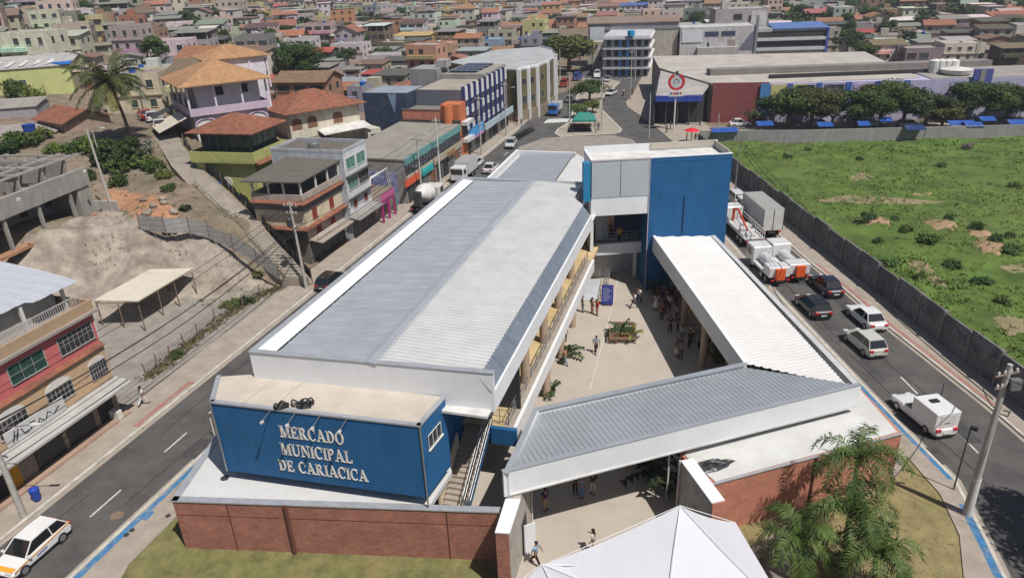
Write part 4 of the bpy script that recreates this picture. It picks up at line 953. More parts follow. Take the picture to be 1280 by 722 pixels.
p('green_awning', B().slab([MF.w(-5.8, -17.2, 2.9), MF.w(-3.3, -17.2, 2.9), MF.w(-3.3, -16.5, 2.5), MF.w(-5.8, -16.5, 2.5)], .05), 'paint', (.2, .3, .04))
p('entrance_step', B().box(MF, -9, 5.6, -17.25, -16.5, .13, .3), 'wall', (.4, .27, .2))
b = B()
for z in (.5, 1, 1.5, 2, 2.5): b.box(MF, .5, .75, -17.36, -17.3, z, z+.08)
p('ladder_frame', b, 'steel')
tag(B().cbox((*MF.w(4.6, -16.9)[:2], .55), .8, .45, .75, 16.9).build('ac_unit', M['whitew']), 'white air conditioning unit beside the last shop door of the pink and tan building', 'ac unit')

# ---- lot fence ----
t = thing('wire_fence', 'leaning wire fence with old wooden posts along the gravel lot', 'fence', at(248, 418)); p = P_(t)
fp = [at(u, v) for u, v in ((184, 472), (197, 460), (213, 449), (231, 434), (248, 420), (268, 402), (286, 391), (304, 384), (325, 370))]
for k, q in enumerate(fp): p('fence_post', B().tube(q, q+Vector((.1*(k % 3-1), .1*(k % 2), 1.35)), .06, 6), 'rust')
b = B()
for h in (.3, .6, .9, 1.15): b.path([q+Vector((0, 0, h+.05*math.sin(i*2+h*9))) for i, q in enumerate(fp)], .012, 4)
for i in range(len(fp)-1):
    for k in range(9): f = k/9; c = fp[i].lerp(fp[i+1], f); d_ = fp[i].lerp(fp[i+1], f+.11); b.tube(c, d_+Vector((0, 0, 1.15)), .006, 3, cap=False); b.tube(c+Vector((0, 0, 1.15)), d_, .006, 3, cap=False)
p('wire', b, 'steeld')
# ---- open shed ----
t = thing('open_shed', 'open shed with a beige sheet roof on thin posts in the gravel lot', 'shed', at(180, 400)); p = P_(t)
sh = [at(119, 378, 2.7), at(172, 376, 2.7), at(241, 335, 2.75), at(190, 339, 2.75)]
p('roof', B().slab([sh[0]+Vector((-.1, 0, .25)), sh[1], sh[2], sh[3]+Vector((-.1, 0, .25))], .07), 'sheet')
for (u, v) in ((129, 406), (156, 409), (182, 413), (205, 394), (225, 383), (247, 370)):
    q = at(u, v); p('post', B().tube(q, q+Vector((0, 0, 2.62)), .06, 6), 'rust')
b = B()
for f in (0, .5, 1): b.tube(sh[0].lerp(sh[3], f)-Vector((0, 0, .1)), sh[1].lerp(sh[2], f)-Vector((0, 0, .1)), .045, 5)
b.tube(sh[0]-Vector((0, 0, .12)), sh[3]-Vector((0, 0, .12)), .045, 5); b.tube(sh[1]-Vector((0, 0, .12)), sh[2]-Vector((0, 0, .12)), .045, 5); p('beam', b, 'rust')

# ---- street row ----
t = bname('corner_house', 'cream and grey corner house with covered roof terrace and red shutters', 'house', MF, 39, -21, 0); p = P_(t)
p('ground_wall', B().box(MF, 35.3, 43.3, -24, -18.4, 0, 2.8), 'wall', (.16, .15, .145))
w1 = p('first_floor_wall', B().box(MF, 35.2, 43.3, -24.2, -18.3, 2.82, 4.35), 'wall', (.5, .4, .36))
p('left_grey_wall', B().box(MF, 35.1, 35.19, -24.2, -18.35, 2.82, 4.4), 'wall', (.13, .12, .12))
w2 = p('second_floor_wall', B().box(MF, 35.0, 43.3, -24.4, -18.2, 4.5, 6.9), 'paint', (.62, .53, .38)); p('grey_band', B().box(MF, 34.98, 43.3, -24.42, -18.18, 6.3, 7.3), 'wall', (.17, .16, .165)); p('grey_band', B().box(MF, 35.1, 43.3, -24.3, -18.25, 3.85, 4.38), 'wall', (.17, .16, .165))
for z in (4.36, 7.3):
    b = B(); b.slab([MF.w(34.9, -18.3, z+.22), MF.w(43.4, -18.3, z+.22), MF.w(43.4, -17.6, z), MF.w(34.3, -17.6, z)], .06); b.slab([MF.w(34.9, -24.4, z+.22), MF.w(34.9, -18.3, z+.22), MF.w(34.3, -17.6, z), MF.w(34.3, -24.4, z)], .06); p('tile_band', b, 'claytile')
p('terrace_floor', B().box(MF, 34.9, 43.4, -24.4, -18.1, 7.32, 7.5), 'rooftop', (.3, .27, .24)); p('terrace_parapet', parapet(B(), MF, 34.85, 43.4, -24.4, -18.05, 7.5, .7, .14), 'wall', (.4, .35, .3))
for (u, v) in ((34.95, -24.2), (34.95, -22.2), (34.95, -20.3), (34.95, -18.2), (38, -18.15), (40.6, -18.15), (43.1, -18.15)): p('terrace_post', B().box(MF, u, u+.18, v-.09, v+.09, 8.2, 9.65), 'paint', (.65, .63, .58))
p('terrace_roof', B().slab([MF.w(34.2, -25, 9.7), MF.w(43.5, -25, 10.1), MF.w(43.5, -17.8, 9.95), MF.w(34.6, -17.8, 9.75)], .14), 'fibre', (.13, .115, .1))
p('terrace_inner_wall', B().box(MF, 39.5, 43.3, -24, -21, 7.5, 9.6), 'wall', (.2, .18, .16))
redw = mat('red_shutter', (.25, .05, .035), .7, var=.2, stripe=(.1, .3, (.1, .02, .02)))
for (a, z0) in ((36.6, 4.95), (40.4, 4.95)): win(w2, MF, 'v+', a, a+.85, -18.2, z0, z0+1.15, glass=redw, bars=0, fc=(.4, .1, .07), name='shutter')
for a in (37.1, 40.3): win(w1, MF, 'v+', a, a+.9, -18.3, 3.0, 3.8, glass=redw, bars=0, fc=(.4, .1, .07), name='shutter')
p('side_door', B().box(MF, 35.05, 35.28, -21.5, -20.4, .9, 2.9), 'dark'); p('front_door_band', B().box(MF, 35, 35.04, -23.8, -22.8, 6.3, 7.1), 'dark')
for a in (35.6, 37.6, 39.6, 41.5): p('shop_shutter', B().box(MF, a, a+1.7, -18.39, -18.33, .13, 2.4), 'shutter')
p('shop_awning', B().slab([MF.w(35.2, -18.2, 3.0), MF.w(42.6, -18.2, 3.0), MF.w(42.6, -16.6, 2.75), MF.w(35.2, -16.6, 2.75)], .12), 'rooftop', (.34, .29, .24))
b = B()
for z in (3.2, 3.5): b.tube(MF.w(35.5, -17.2, z), MF.w(42.4, -17.2, z), .03, 5)
for u in (35.5, 38, 40.2, 42.4): b.tube(MF.w(u, -17.2, 3.0), MF.w(u, -17.2, 3.5), .03, 5)
p('awning_rail', b, 'whitew')

t = bname('apartment_house', 'pale blue-grey three-storey house with green glass windows over a shop awning', 'house', MF, 46, -21, 0); p = P_(t)
wl2 = p('wall', B().box(MF, 43.42, 49.2, -27, -17.4, 0, 10.7), 'wall', (.46, .49, .54)); p('roof', B().box(MF, 43.6, 49.0, -26.8, -17.6, 10.7, 10.78), 'rooftop', (.14, .125, .11)); p('roof_parapet', parapet(B(), MF, 43.4, 49.25, -27.05, -17.35, 10.7, .35, .16), 'wall', (.42, .44, .48))
p('front_render', B().box(MF, 43.43, 49.15, -17.4, -17.36, 3.2, 10.6), 'paint', (.6, .61, .63))
for a in (43.9, 46.5): win(t, MF, 'v+', a, a+2.1, -17.36, 8.6, 9.9, 'glassg', bars=1, fc=(.6, .6, .6)); 
win(t, MF, 'v+', 43.8, 46.2, -17.36, 6.1, 7.5, 'glassg', bars=2); win(t, MF, 'v+', 46.5, 49, -17.36, 6.1, 7.6, 'dark', bars=4, hbar=2)
for a in (44.4, 47.2): win(t, MF, 'v+', a, a+.9, -17.36, 3.7, 4.7, redw, bars=0, name='shutter')
b = B(); b.box(MF, 43.4, 49.2, -17.35, -16.9, 7.75, 7.85); b.box(MF, 43.4, 49.2, -17.35, -16.9, 5.0, 5.1); p('floor_ledge', b, 'steeld')
p('shop_awning', B().slab([MF.w(42.8, -17.35, 3.1), MF.w(49.3, -17.35, 3.1), MF.w(49.3, -15.9, 2.85), MF.w(42.8, -15.9, 2.85)], .14), 'rooftop', (.3, .28, .26))
b = B()
for z in (3.4, 3.75): b.tube(MF.w(43, -16.1, z), MF.w(49, -16.1, z), .03, 5)
for u in (43, 45, 47, 49): b.tube(MF.w(u, -16.1, 2.9), MF.w(u, -16.1, 3.75), .03, 5)
p('awning_rail', b, 'whitew')
for a in (43.6, 45.5, 47.4): p('shop_shutter', B().box(MF, a, a+1.6, -17.38, -17.3, .13, 2.5), 'shutter')
tk = tag(B().lathe(MF.w(45, -22, 10.8), [(.05, 0), (.7, 0), (.75, .6), (.7, .75), (.05, .8)], 14).build('dish_frame', M['steel']), 'round metal tank lying on the pale blue-grey house roof', 'tank')
t = bname('shop', 'low shop with magenta fascia and magenta columns beside the pale blue-grey house', 'shop', MF, 50, -18, 0); p = P_(t)
p('wall', B().box(MF, 49.3, 55.5, -23, -17.3, 0, 3.2), 'wall', (.2, .17, .15)); p('roof', B().box(MF, 49.3, 55.5, -22.9, -17.4, 3.2, 3.3), 'rooftop', (.24, .19, .15))
mag = (.42, .03, .2)
p('fascia', B().box(MF, 49.3, 53.2, -16.3, -16.15, 2.6, 3.7), 'paint', mag)
for u in (49.4, 51.2, 53): p('column', B().box(MF, u, u+.22, -16.35, -16.1, .1, 2.6), 'paint', mag)
b = B()
for z in (2.85, 3.2, 3.5): b.box(MF, 49.3, 53.2, -16.15, -16.11, z, z+.06)
p('fascia_stripe', b, 'paint', (.55, .3, .45)); p('green_post', B().box(MF, 54.0, 54.2, -16.6, -16.4, .1, 2.4), 'paint', (.03, .3, .1))
t = bname('courtyard_shelter', 'blue and white murals behind a white pipe frame above the magenta shop', 'shelter', MF, 54, -21, 0); p = P_(t)
b = B(); b.path([MF.w(50, -18, 3.3), MF.w(50.5, -18, 5.6), MF.w(54.5, -17.5, 6.0), MF.w(55, -17.5, 3.5)], .09); b.path([MF.w(52, -19, 3.3), MF.w(52.5, -19, 5.2), MF.w(56, -18.5, 5.4), MF.w(56.5, -18.5, 2.5)], .09); p('pipe_frame', b, 'whitew')
p('mural_wall', B().box(MF, 57.2, 57.35, -23.5, -17.6, 0, 4.6), mat('blue_mural', (.2, .22, .42), .85, var=.5, scale=2, stain=.8, ss=1.1, dirt=(.62, .62, .62)))
p('old_roof', gable(B(), MF, 50.5, 55, -24, -20, 3.3, .9, .1), 'claytile')

t = bname('teal_building', 'long grey-roofed two-storey shop building with a teal band over its upper windows', 'building', MF, 68, -20, 0); p = P_(t)
p('wall', B().box(MF, 57.5, 80, -27, -16.3, 0, 6.3), 'wall', (.3, .285, .27)); p('roof', B().slab([MF.w(57.4, -27, 6.55), MF.w(80.1, -27, 6.75), MF.w(80.1, -16.2, 6.55), MF.w(57.4, -16.2, 6.45)], .2), 'rooftop', (.27, .25, .22))
p('teal_band', B().box(MF, 57.45, 80, -16.28, -16.1, 5.5, 6.5), 'paint', (.12, .29, .29))
p('window_band', B().box(MF, 57.6, 79.8, -16.28, -16.22, 4.0, 5.45), 'glass'); b = B()
for k in range(22): b.box(MF, 57.6+k*1.03, 57.66+k*1.03, -16.21, -16.15, 4.0, 5.45)
p('window_mullion', b, 'steeld')
p('beige_band', B().box(MF, 57.5, 80, -16.28, -16.05, 3.0, 3.98), 'wall', (.42, .35, .27))
p('rear_parapet', B().box(MF, 80.1, 80.3, -27, -16.2, 6.3, 7.1), 'steeld')
for k in range(8): p('shop_front', B().box(MF, 57.8+k*2.7, 60.0+k*2.7, -16.29, -16.2, .13, 2.7), ('shutter', 'dark', 'shutterg', 'wood')[k % 4])
for (a0, a1, c) in ((56.5, 60, (.65, .1, .04)), (60.3, 61.8, (.65, .12, .05)), (62.5, 66.5, (.03, .42, .42)), (73, 76, (.3, .17, .09))): p('shop_sign', B().box(MF, a0, a1, -16.0, -15.85, 2.75, 3.7), 'paint', c)

t = bname('orange_building', 'narrow orange and dark red building between the teal band shops and the striped block', 'building', MF, 82, -19, 0); p = P_(t)
p('wall', B().box(MF, 80.35, 83.6, -19.6, -16.4, 0, 9.6), 'paint', (.5, .15, .06)); p('red_side_wall', B().box(MF, 80.4, 83.6, -26.5, -19.62, 0, 8.7), 'brickR', None)
p('corner_column', B().tube(MF.w(80.6, -18.4, 0), MF.w(80.6, -18.4, 9.5), .9, 14), 'paint', (.55, .17, .065))
p('roof', B().box(MF, 80.3, 83.6, -26.5, -19.7, 8.71, 8.8), 'rooftop', (.2, .18, .16)); win(t, MF, 'u-', -20, -19.3, 79.9, 5.2, 6.0, 'dark', bars=0)
b = B(); b.box(MF, 81, 84.6, -16.38, -15.4, 6.1, 6.7); b.box(MF, 81, 84.6, -16.38, -15.4, 3.3, 3.9); p('balcony', b, 'paint', (.6, .6, .6)); p('balcony_void', B().box(MF, 81.1, 83.5, -16.39, -16.3, 4.1, 6.0), 'dark')

t = bname('striped_office_block', 'long four-storey office block with white panels and navy fins along the street', 'office block', MF, 96, -22, 0); p = P_(t)
p('wall', B().box(MF, 83.7, 110, -25.3, -17, 0, 11.2), 'wall', (.2, .2, .21)); p('grey_end_wall', B().box(MF, 83.62, 83.69, -25.2, -17, 8.8, 11.4), 'paint', (.12, .13, .17))
p('roof', B().box(MF, 83.8, 96, -25.2, -17.1, 11.21, 11.3), 'rooftop', (.34, .3, .25)); p('upper_roof', B().box(MF, 96, 110, -25.5, -17.05, 11.21, 12.2), 'rooftop', (.3, .28, .26))
b = B()
for k in range(4): b.box(MF, 97.5+k*3, 99.9+k*3, -24.5, -19, 12.45, 12.5)
p('solar_panel', b, 'solar')
p('rooftop_room', B().box(MF, 95, 101, -31, -25.6, 8, 13.2), 'wall', (.28, .28, .29)); p('rooftop_tank', B().box(MF, 97, 99.5, -26.5, -24.5, 13.2, 14.5), 'wall', (.35, .34, .33))
wp_ = mat('white_panel', (.62, .62, .64), .7, stain=.25, ss=.6, dirt=(.4, .38, .36))
for k in range(9):
    u = 84.1+k*2.9
    p('white_panel', B().box(MF, u, u+2.2, -17, -16.8, 9.4, 11.6), wp_)
    if k < 8:
        for z in (4.2, 6.9): p('white_panel', B().box(MF, u, u+2.2, -17, -16.82, z+(.0), z+1.3), wp_)
    win(t, MF, 'v+', u+.1, u+2.1, -17, 8.25, 9.3, 'glass', bars=1, fc=(.3, .3, .3)); win(t, MF, 'v+', u+.1, u+2.1, -17, 5.6, 6.8, 'glass', bars=1, fc=(.3, .3, .3))
    p('navy_fin', B().box(MF, u-.5, u-.15, -17, -16.45, 3.4, 11.9), 'paint', (.03, .035, .14))
p('shop_sign', B().box(MF, 84, 91.5, -16.3, -16.1, 3.2, 4.7), mat('sky_blue_billboard', (.05, .3, .65), .6, var=.2, scale=.5, stain=.5, ss=.6, dirt=(.4, .62, .8)))
p('pink_sign', B().box(MF, 84, 91.5, -16.3, -16.08, 2.75, 3.19), 'paint', (.55, .25, .5)); p('shop_sign', B().box(MF, 92, 110, -16.0, -15.8, 2.9, 4.1), mat('pale_fascia', (.4, .5, .55), .6, stain=.5, ss=.8, dirt=(.15, .3, .4)))
for k in range(10): p('shop_front', B().box(MF, 84.2+k*2.6, 86.4+k*2.6, -16.98, -16.9, .13, 2.6), ('dark', 'glass', 'shutter')[k % 3])
t = bname('navy_block', 'dark navy windowless stair block at the back of the orange building', 'building', MF, 84, -29, 0); p = P_(t)
p('wall', B().box(MF, 80.5, 88, -33.5, -25.4, 0, 11.3), 'paint', (.028, .045, .085)); p('notch_panel', B().mesh([MF.w(80.46, -28.9, 11.2), MF.w(80.46, -27.3, 11.2), MF.w(80.46, -27.9, 8), MF.w(80.49, -28.9, 11.2), MF.w(80.49, -27.3, 11.2), MF.w(80.49, -27.9, 8)], [(0, 1, 2), (5, 4, 3), (0, 3, 4, 1), (1, 4, 5, 2), (2, 5, 3, 0)]), 'paint', (.17, .25, .36))
p('roof', B().box(MF, 80.7, 87.8, -33.3, -25.5, 11.3, 11.36), 'rooftop', (.25, .3, .36)); p('edge', B().box(MF, 80.48, 80.52, -25.7, -25.5, 3, 11.32), 'paint', (.06, .08, .13))

# olive curved building
cur = [at(u, v, 10.6) for u, v in ((648, 86.5), (671, 82), (684, 77), (692, 71.5), (694, 67), (690, 62), (674, 58), (620, 62), (560, 77), (600, 84))]
c0 = cur[0]; t = thing('curved_building', 'curved olive building with white pilasters and a broad grey roof by the junction', 'building', (c0.x, c0.y, 0)); p = P_(t)
xy = [(q.x, q.y) for q in cur]; p('wall', B().prism(xy, 0, 10.2), 'paint', (.13, .11, .05)); p('roof', B().prism(xy, 10.2, 10.5), 'rooftop', (.38, .39, .4))
b = B()
for i in range(6): b.prism([xy[i], xy[i+1], (xy[i+1][0]+.01, xy[i+1][1]+.3), (xy[i][0]+.01, xy[i][1]+.3)], 10.5, 10.9)
p('roof_rim', b, 'white')
for i in range(5):
    for f in ((0, .5) if i == 0 else (0,)):
        q = cur[i].lerp(cur[i+1], f); p('pilaster', B().box(Fr(q.x, q.y, 17), -.3, .3, -.35, .45, 0, 10.5), 'white')
for i, f in ((0, .28), (0, .72), (1, .5), (2, .5)):
    q = cur[i].lerp(cur[i+1], f); d_ = cur[i+1]-cur[i]; fw_ = Fr(q.x, q.y, math.degrees(math.atan2(d_.x, d_.y))-180 if False else math.degrees(math.atan2(d_.x, d_.y)))
    for z in (3.6, 7.2): win(t, fw_, 'v+', -.7, .7, 0, z, z+1.4, 'dark' if z > 5 else 'glass', bars=0, fc=(.3, .28, .2))
p('base_wall', B().prism([(x+.2, y-.2) for x, y in xy], 0, 2.2), 'wall', (.25, .2, .14))
# ================= hillside: alley, fences, special houses =================
alL = [at(u, v, z) for u, v, z in [(352, 352, .6), (322, 318, 2.6), (300, 295, 3.8), (275, 272, 5.2), (242, 240, 7.), (215, 210, 8.4), (200, 185, 9.4), (186, 160, 10), (178, 145, 10.5)]]
alR = [at(u, v, z) for u, v, z in [(387, 352, .6), (356, 318, 2.6), (334, 293, 3.8), (310, 266, 5.2), (275, 232, 7.), (244, 205, 8.4), (228, 182, 9.4), (218, 160, 10), (204, 145, 10.5)]]
b = B()
for i in range(len(alL)-1): b.slab([alL[i]+Vector((0, 0, .25)), alR[i]+Vector((0, 0, .25)), alR[i+1]+Vector((0, 0, .25)), alL[i+1]+Vector((0, 0, .25))], 2.2)
tag(b.build('path', mat('alley_concrete', (.27, .235, .2), .95, var=.2, scale=.7, stain=.5, ss=.6, dirt=(.17, .14, .11), bump=.3, bs=15)), kind='structure')
t = thing('outdoor_stair', 'worn concrete stair climbing from the street pole up to the alley', 'stairs', alL[0]); p = P_(t); b = B()
for k in range(26):
    f = k/26*3; i = int(f); g0 = f-i; a = alL[i].lerp(alL[i+1], g0); c = alR[i].lerp(alR[i+1], g0); f2 = (k+1)/26*3; j = min(int(f2), 2); g1 = f2-j
    a2 = alL[j].lerp(alL[j+1], g1); c2 = alR[j].lerp(alR[j+1], g1); z = .32+.1; m0 = .18
    a = a.lerp(c, m0); a2 = a2.lerp(c2, m0); zz = a2.z+z
    b.slab([Vector((a.x, a.y, zz)), Vector((c.x, c.y, zz)), Vector((c2.x, c2.y, zz)), Vector((a2.x, a2.y, zz))], .35)
p('steps', b, 'rooftop', (.36, .32, .27))
b = B(); q = [alL[i].lerp(alR[i], .12)+Vector((0, 0, 1.2)) for i in range(5)]; b.path(q, .04); 
for x in q: b.tube(x, x-Vector((0, 0, 1.1)), .03, 5)
p('handrail', b, 'steel')
def sheetfence(name, label, pts, h, m, c=None, wob=.15, post=1):
    t = thing(name, label, 'fence', pts[0]); p = P_(t); b = B(); r = random.Random(len(label))
    for i in range(len(pts)-1):
        n = max(1, int((pts[i+1]-pts[i]).length/1.)); d = (pts[i+1]-pts[i]); nrm = Vector((d.y, -d.x, 0)).normalized()
        for k in range(n):
            a = pts[i].lerp(pts[i+1], k/n); e = pts[i].lerp(pts[i+1], (k+1)/n-.01); o = nrm*r.uniform(-wob, wob)*.3; hh = h+r.uniform(-wob, wob)
            K = 6; prev = None
            for j in range(K+1):
                s_ = a.lerp(e, j/K)+nrm*(.03*(j % 2)); tp = s_+o+Vector((0, 0, hh)); 
                if prev: b.poly([prev[0], s_, tp, prev[1]])
                prev = (s_, tp)
    p('sheet_panel', b, m, c)
    for q in pts[::post]: p('post', B().tube(q-Vector((0, 0, .3)), q+Vector((0, 0, h+.2)), .06, 5), 'rust')
    return t
zs = mat('old_zinc_sheet', (.42, .42, .42), .5, metal=.4, var=.2, scale=2, stain=.5, ss=1, dirt=(.2, .17, .14), stripe=(.55, .07, (.16, .15, .14)))
sheetfence('zinc_fence', 'dented zinc sheet fence running along the top of the cut rock', [at(u, v, z) for u, v, z in ((176, 287, 6), (208, 291, 5.8), (238, 291, 5.3), (262, 298, 4.6), (292, 312, 3.7), (322, 330, 2.4), (350, 350, 1))], 1.7, zs)
sheetfence('black_net_fence', 'dark netting fence on the house side of the alley', [alR[i]+Vector((.25, .1, .1)) for i in range(0, 7)], 1.35, mat('dark_netting', (.05, .055, .06), .8, var=.4, scale=1.5, stain=.5, ss=1, dirt=(.15, .16, .17)), wob=.3)
# retaining walls and rubble by the red soil
t = thing('retaining_wall', 'curved stained retaining wall above the red soil', 'wall', at(170, 215, 7.5)); p = P_(t); b = B()
rw = [at(u, v, z) for u, v, z in ((128, 200, 8.4), (150, 204, 8.4), (172, 208, 8.4), (198, 212, 8.4))]
ribbon(b, [(q.x, q.y) for q in rw], 0, .3, 5.5, 8.5); p('wall', b, 'rock')
tag(B().tube(at(127, 213, 8.), at(186, 243, 6.8), .12, 6).build('pipe', M['whitew']), 'long white pipe lying across the red soil slope', 'pipe')
t = thing('small_wall', 'grey concrete parapet wall at the rim of the cut rock', 'wall', at(128, 262, 6.5)); p = P_(t)
b = B(); ribbon(b, [tuple(at(u, v, 6.4)[:2]) for u, v in ((112, 264), (128, 263), (150, 264))], 0, .25, 5.5, 7.6); p('wall', b, 'rooftop', (.38, .37, .35))
r = random.Random(3)
for k in range(14):
    q = at(178+r.uniform(0, 40), 256+r.uniform(0, 22), 6.6); q.z = terr(q.x, q.y); b = B(); b.ell((q.x, q.y, q.z+.15), r.uniform(.25, .6), r.uniform(.2, .5), r.uniform(.2, .4), 7, 4)
    b.v = [(x+.12*mnoise.noise(Vector((x*3, y*3, z*3))), y, z+.15*mnoise.noise(Vector((x*2, y*2, z*3)))) for x, y, z in b.v]
    tag(b.build('rubble_stone', M['rock']), 'broken stone in the rubble at the end of the zinc sheet fence', 'stone', 'rubble stones on the red soil')

# unfinished concrete building
p0 = at(106, 216, 11.); UF = Fr(p0.x, p0.y, 10.)
t = bname('unfinished_building', 'unfinished roofless concrete building with open rooms on its top floor', 'building', UF, 0, 0, 6.5); p = P_(t); cc = (.3, .285, .265)
p('rear_wall', B().box(UF, -26, .0, -9, -3.2, 5.0, 10.8), 'wall', (.24, .23, .22)); p('end_wall', B().box(UF, -1.8, 0, -3.2, 0, 5.0, 10.8), 'wall', cc)
p('front_beam', B().box(UF, -26, .2, -.35, .15, 9.7, 11.6), 'wall', cc); p('floor_slab', B().box(UF, -26, .1, -9.2, -.3, 10.8, 11.0), 'rooftop', (.2, .18, .17))
for k in range(6): p('column', B().box(UF, -3-k*4.4, -2.7-k*4.4, -.3, 0, 6, 9.7), 'wall', cc)
b = B()
for k in range(7): b.box(UF, -2.2-k*3.2, -1.9-k*3.2, -8.5, -.3, 11.0, 13.0)
b.box(UF, -26, -.2, -8.7, -8.5, 11, 13.2); b.box(UF, -26, -.1, -4.6, -4.4, 12.7, 13.); p('partition', b, 'wall', (.3, .28, .26))
b = B()
for k in range(9): b.box(UF, -1-k*2.6, -.85-k*2.6, -8.6, -.2, 13.0, 13.2)
b.box(UF, -24, 0, -2.4, -2.2, 13.0, 13.2); b.box(UF, -24, 0, -.3, -.1, 13.0, 13.2); p('ceiling_beam', b, 'wall', (.36, .34, .31))
b = B(); r = random.Random(9)
for k in range(70): 
    u, v = -r.uniform(1, 24), -r.uniform(.8, 8); b.cbox(UF.w(u, v, 11.1+r.random()*.3), r.uniform(.2, 1.2), r.uniform(.1, .5), r.uniform(.1, .5), r.uniform(0, 180))
tag(b.build('rubble', M['rust']), 'broken timber and masonry on the floor of the unfinished building', 'rubble', kind='stuff')
for k, u in enumerate((-3.2, -6.6, -10)): p('window_opening', B().box(UF, u, u+.9, -3.2, -3.12, 8, 8.9), 'dark')
p('ledge', B().box(UF, -24, 0, -.6, .4, 6.2, 6.5), 'redsoil')
for k, (u, v) in enumerate(((105, 211), (22, 246))): 
    q = at(u, v, 12); tag(B().cbox((q.x, q.y, 11.75), .25, .25, .25).build('lamp', M['whitew']), ('white lamp on the corner of the unfinished building near the leaning pole', 'white lamp on the beam of the unfinished building near the picture edge')[k], 'lamp')
q = UF.w(-1, .9, 6.5)

# green house
q = at(312, 166, 12.9); GF = Fr(q.x, q.y, 15.)
t = bname('green_house', 'lime green three-storey house with a red hip roof over a glazed top floor', 'house', GF, 3, -4, 5); p = P_(t); lg = (.42, .43, .16)
gw = p('lower_wall', B().box(GF, .3, 7, -8.6, -.4, 1.5, 9.4), 'paint', lg); p('upper_wall', B().box(GF, .8, 6.6, -7.4, -.8, 9.4, 10.9), 'dark'); 
p('balcony_wall', parapet(B(), GF, -.3, 7, -8.8, .1, 9.4, 1.1, .15), 'paint', lg); p('balcony_floor', B().box(GF, -.3, 7, -8.8, .1, 9.15, 9.4), 'paint', (.36, .38, .13))
p('glass_band', B().box(GF, .74, 6.65, -7.5, -.74, 10.95, 12.7), 'glass'); 
for k in range(7): p('glass_post', B().box(GF, .68, .74, -7.5+k*1.1, -7.38+k*1.1, 10.4, 12.75), 'paint', (.12, .16, .1))
for k in range(5): p('glass_post', B().box(GF, .8+k*1.4, .92+k*1.4, -.74, -.68, 10.4, 12.75), 'paint', (.12, .16, .1))
p('glass_rail', B().box(GF, .6, 6.7, -7.6, -.65, 10.3, 10.5), 'paint', (.1, .15, .07))
p('roof', hiproof(B(), GF, 0, 7.2, -8.2, 0, 12.85, 1.7, .5), 'claytile')
b = B(); b.slab([GF.w(-.3, .1, 9.35), GF.w(7, .1, 9.35), GF.w(7, .75, 9.1), GF.w(-.3, .75, 9.1)], .05); p('tile_band', b, 'claytile')
for z in (5.6,): win(t, GF, 'v+', 1.2, 2.2, -.4, z, z+1, 'dark', bars=0); win(t, GF, 'v+', 3.6, 4.8, -.4, z, z+1, 'glass')
for a in (1., 3.5): p('wall_panel', B().box(GF, a, a+1, -.4, -.33, 6.6, 7.6), 'paint', (.6, .6, .58))
p('arched_plaque', B().tube(GF.w(.22, -4.6, 6.6), GF.w(.3, -4.6, 6.6), .7, 16), 'paint', (.6, .6, .58)); p('door', B().box(GF, .22, .3, -4.6, -2.6, 2.6, 5.0), 'dark')
bt = GF.w(.0, -6.3, 5.2)
wt = thing('water_tank', 'blue round water tank on posts beside the lime green house wall', 'water tank', bt); 
B().lathe(bt+Vector((0, 0, .6)), [(.55, 0), (.65, .1), (.72, .75), (.5, .9), (.1, .95)], 14).build('tank', M['cleanpaint'], wt, color=(.01, .07, .3))
for dx in (-.4, .4): B().cbox((bt.x+dx, bt.y, bt.z-.6), .15, .15, 2.4).build('leg', M['whitew'], wt)
p('annex_wall', B().box(GF, 1, 9, .2, 5.5, 1.5, 5.2), 'wall', (.4, .38, .36)); p('annex_terrace', B().box(GF, .9, 9, .1, 5.6, 5.2, 5.32), 'slabroof')
r = random.Random(8); cols = ((.02, .06, .3), (.5, .3, .05), (.5, .5, .5), (.4, .03, .08), (.05, .2, .4))
for k in range(5): 
    q = GF.w(1.6+k*.9, 1+r.random()*2, 5.32); tag(B().lathe(q, [(.16, 0), (.2, .5), (.18, .55)], 10).build('bucket', M['cleanpaint'], color=cols[k]), ('dark blue', 'orange', 'grey', 'red', 'light blue')[k]+' bucket on the small terrace between the lime green and corner houses', 'bucket')

# pink mansion
q = at(230, 108, 16.8); PF = Fr(q.x, q.y, 57.)   # u along the front, v towards the camera side
t = bname('pink_mansion', 'lilac two-storey mansion with tan hip roofs, verandas and arches', 'house', PF, 5, -5, 9); p = P_(t); li = (.5, .4, .5); lw = (.6, .58, .64)
p('lower_wall', B().box(PF, .5, 10.5, -11, -.5, 4, 12.9), 'paint', li); p('upper_wall', B().box(PF, 1.6, 10.2, -10, -1.9, 12.9, 16.8), 'paint', lw); p('veranda_floor', B().box(PF, 0, 10.8, -11.6, 0, 12.7, 12.95), 'paint', li)
p('veranda_parapet', parapet(B(), PF, 0, 10.8, -11.6, 0, 12.95, .75, .18), 'paint', (.5, .39, .49))
for u in (0, 3.5, 7.1, 10.6): p('veranda_post', B().box(PF, u, u+.25, -.25, 0, 13.7, 16.7), 'paint', (.62, .56, .64))
for v in (-3.9, -7.7, -11.5): p('veranda_post', B().box(PF, 0, .25, v, v+.25, 13.7, 16.7), 'paint', (.62, .56, .64))
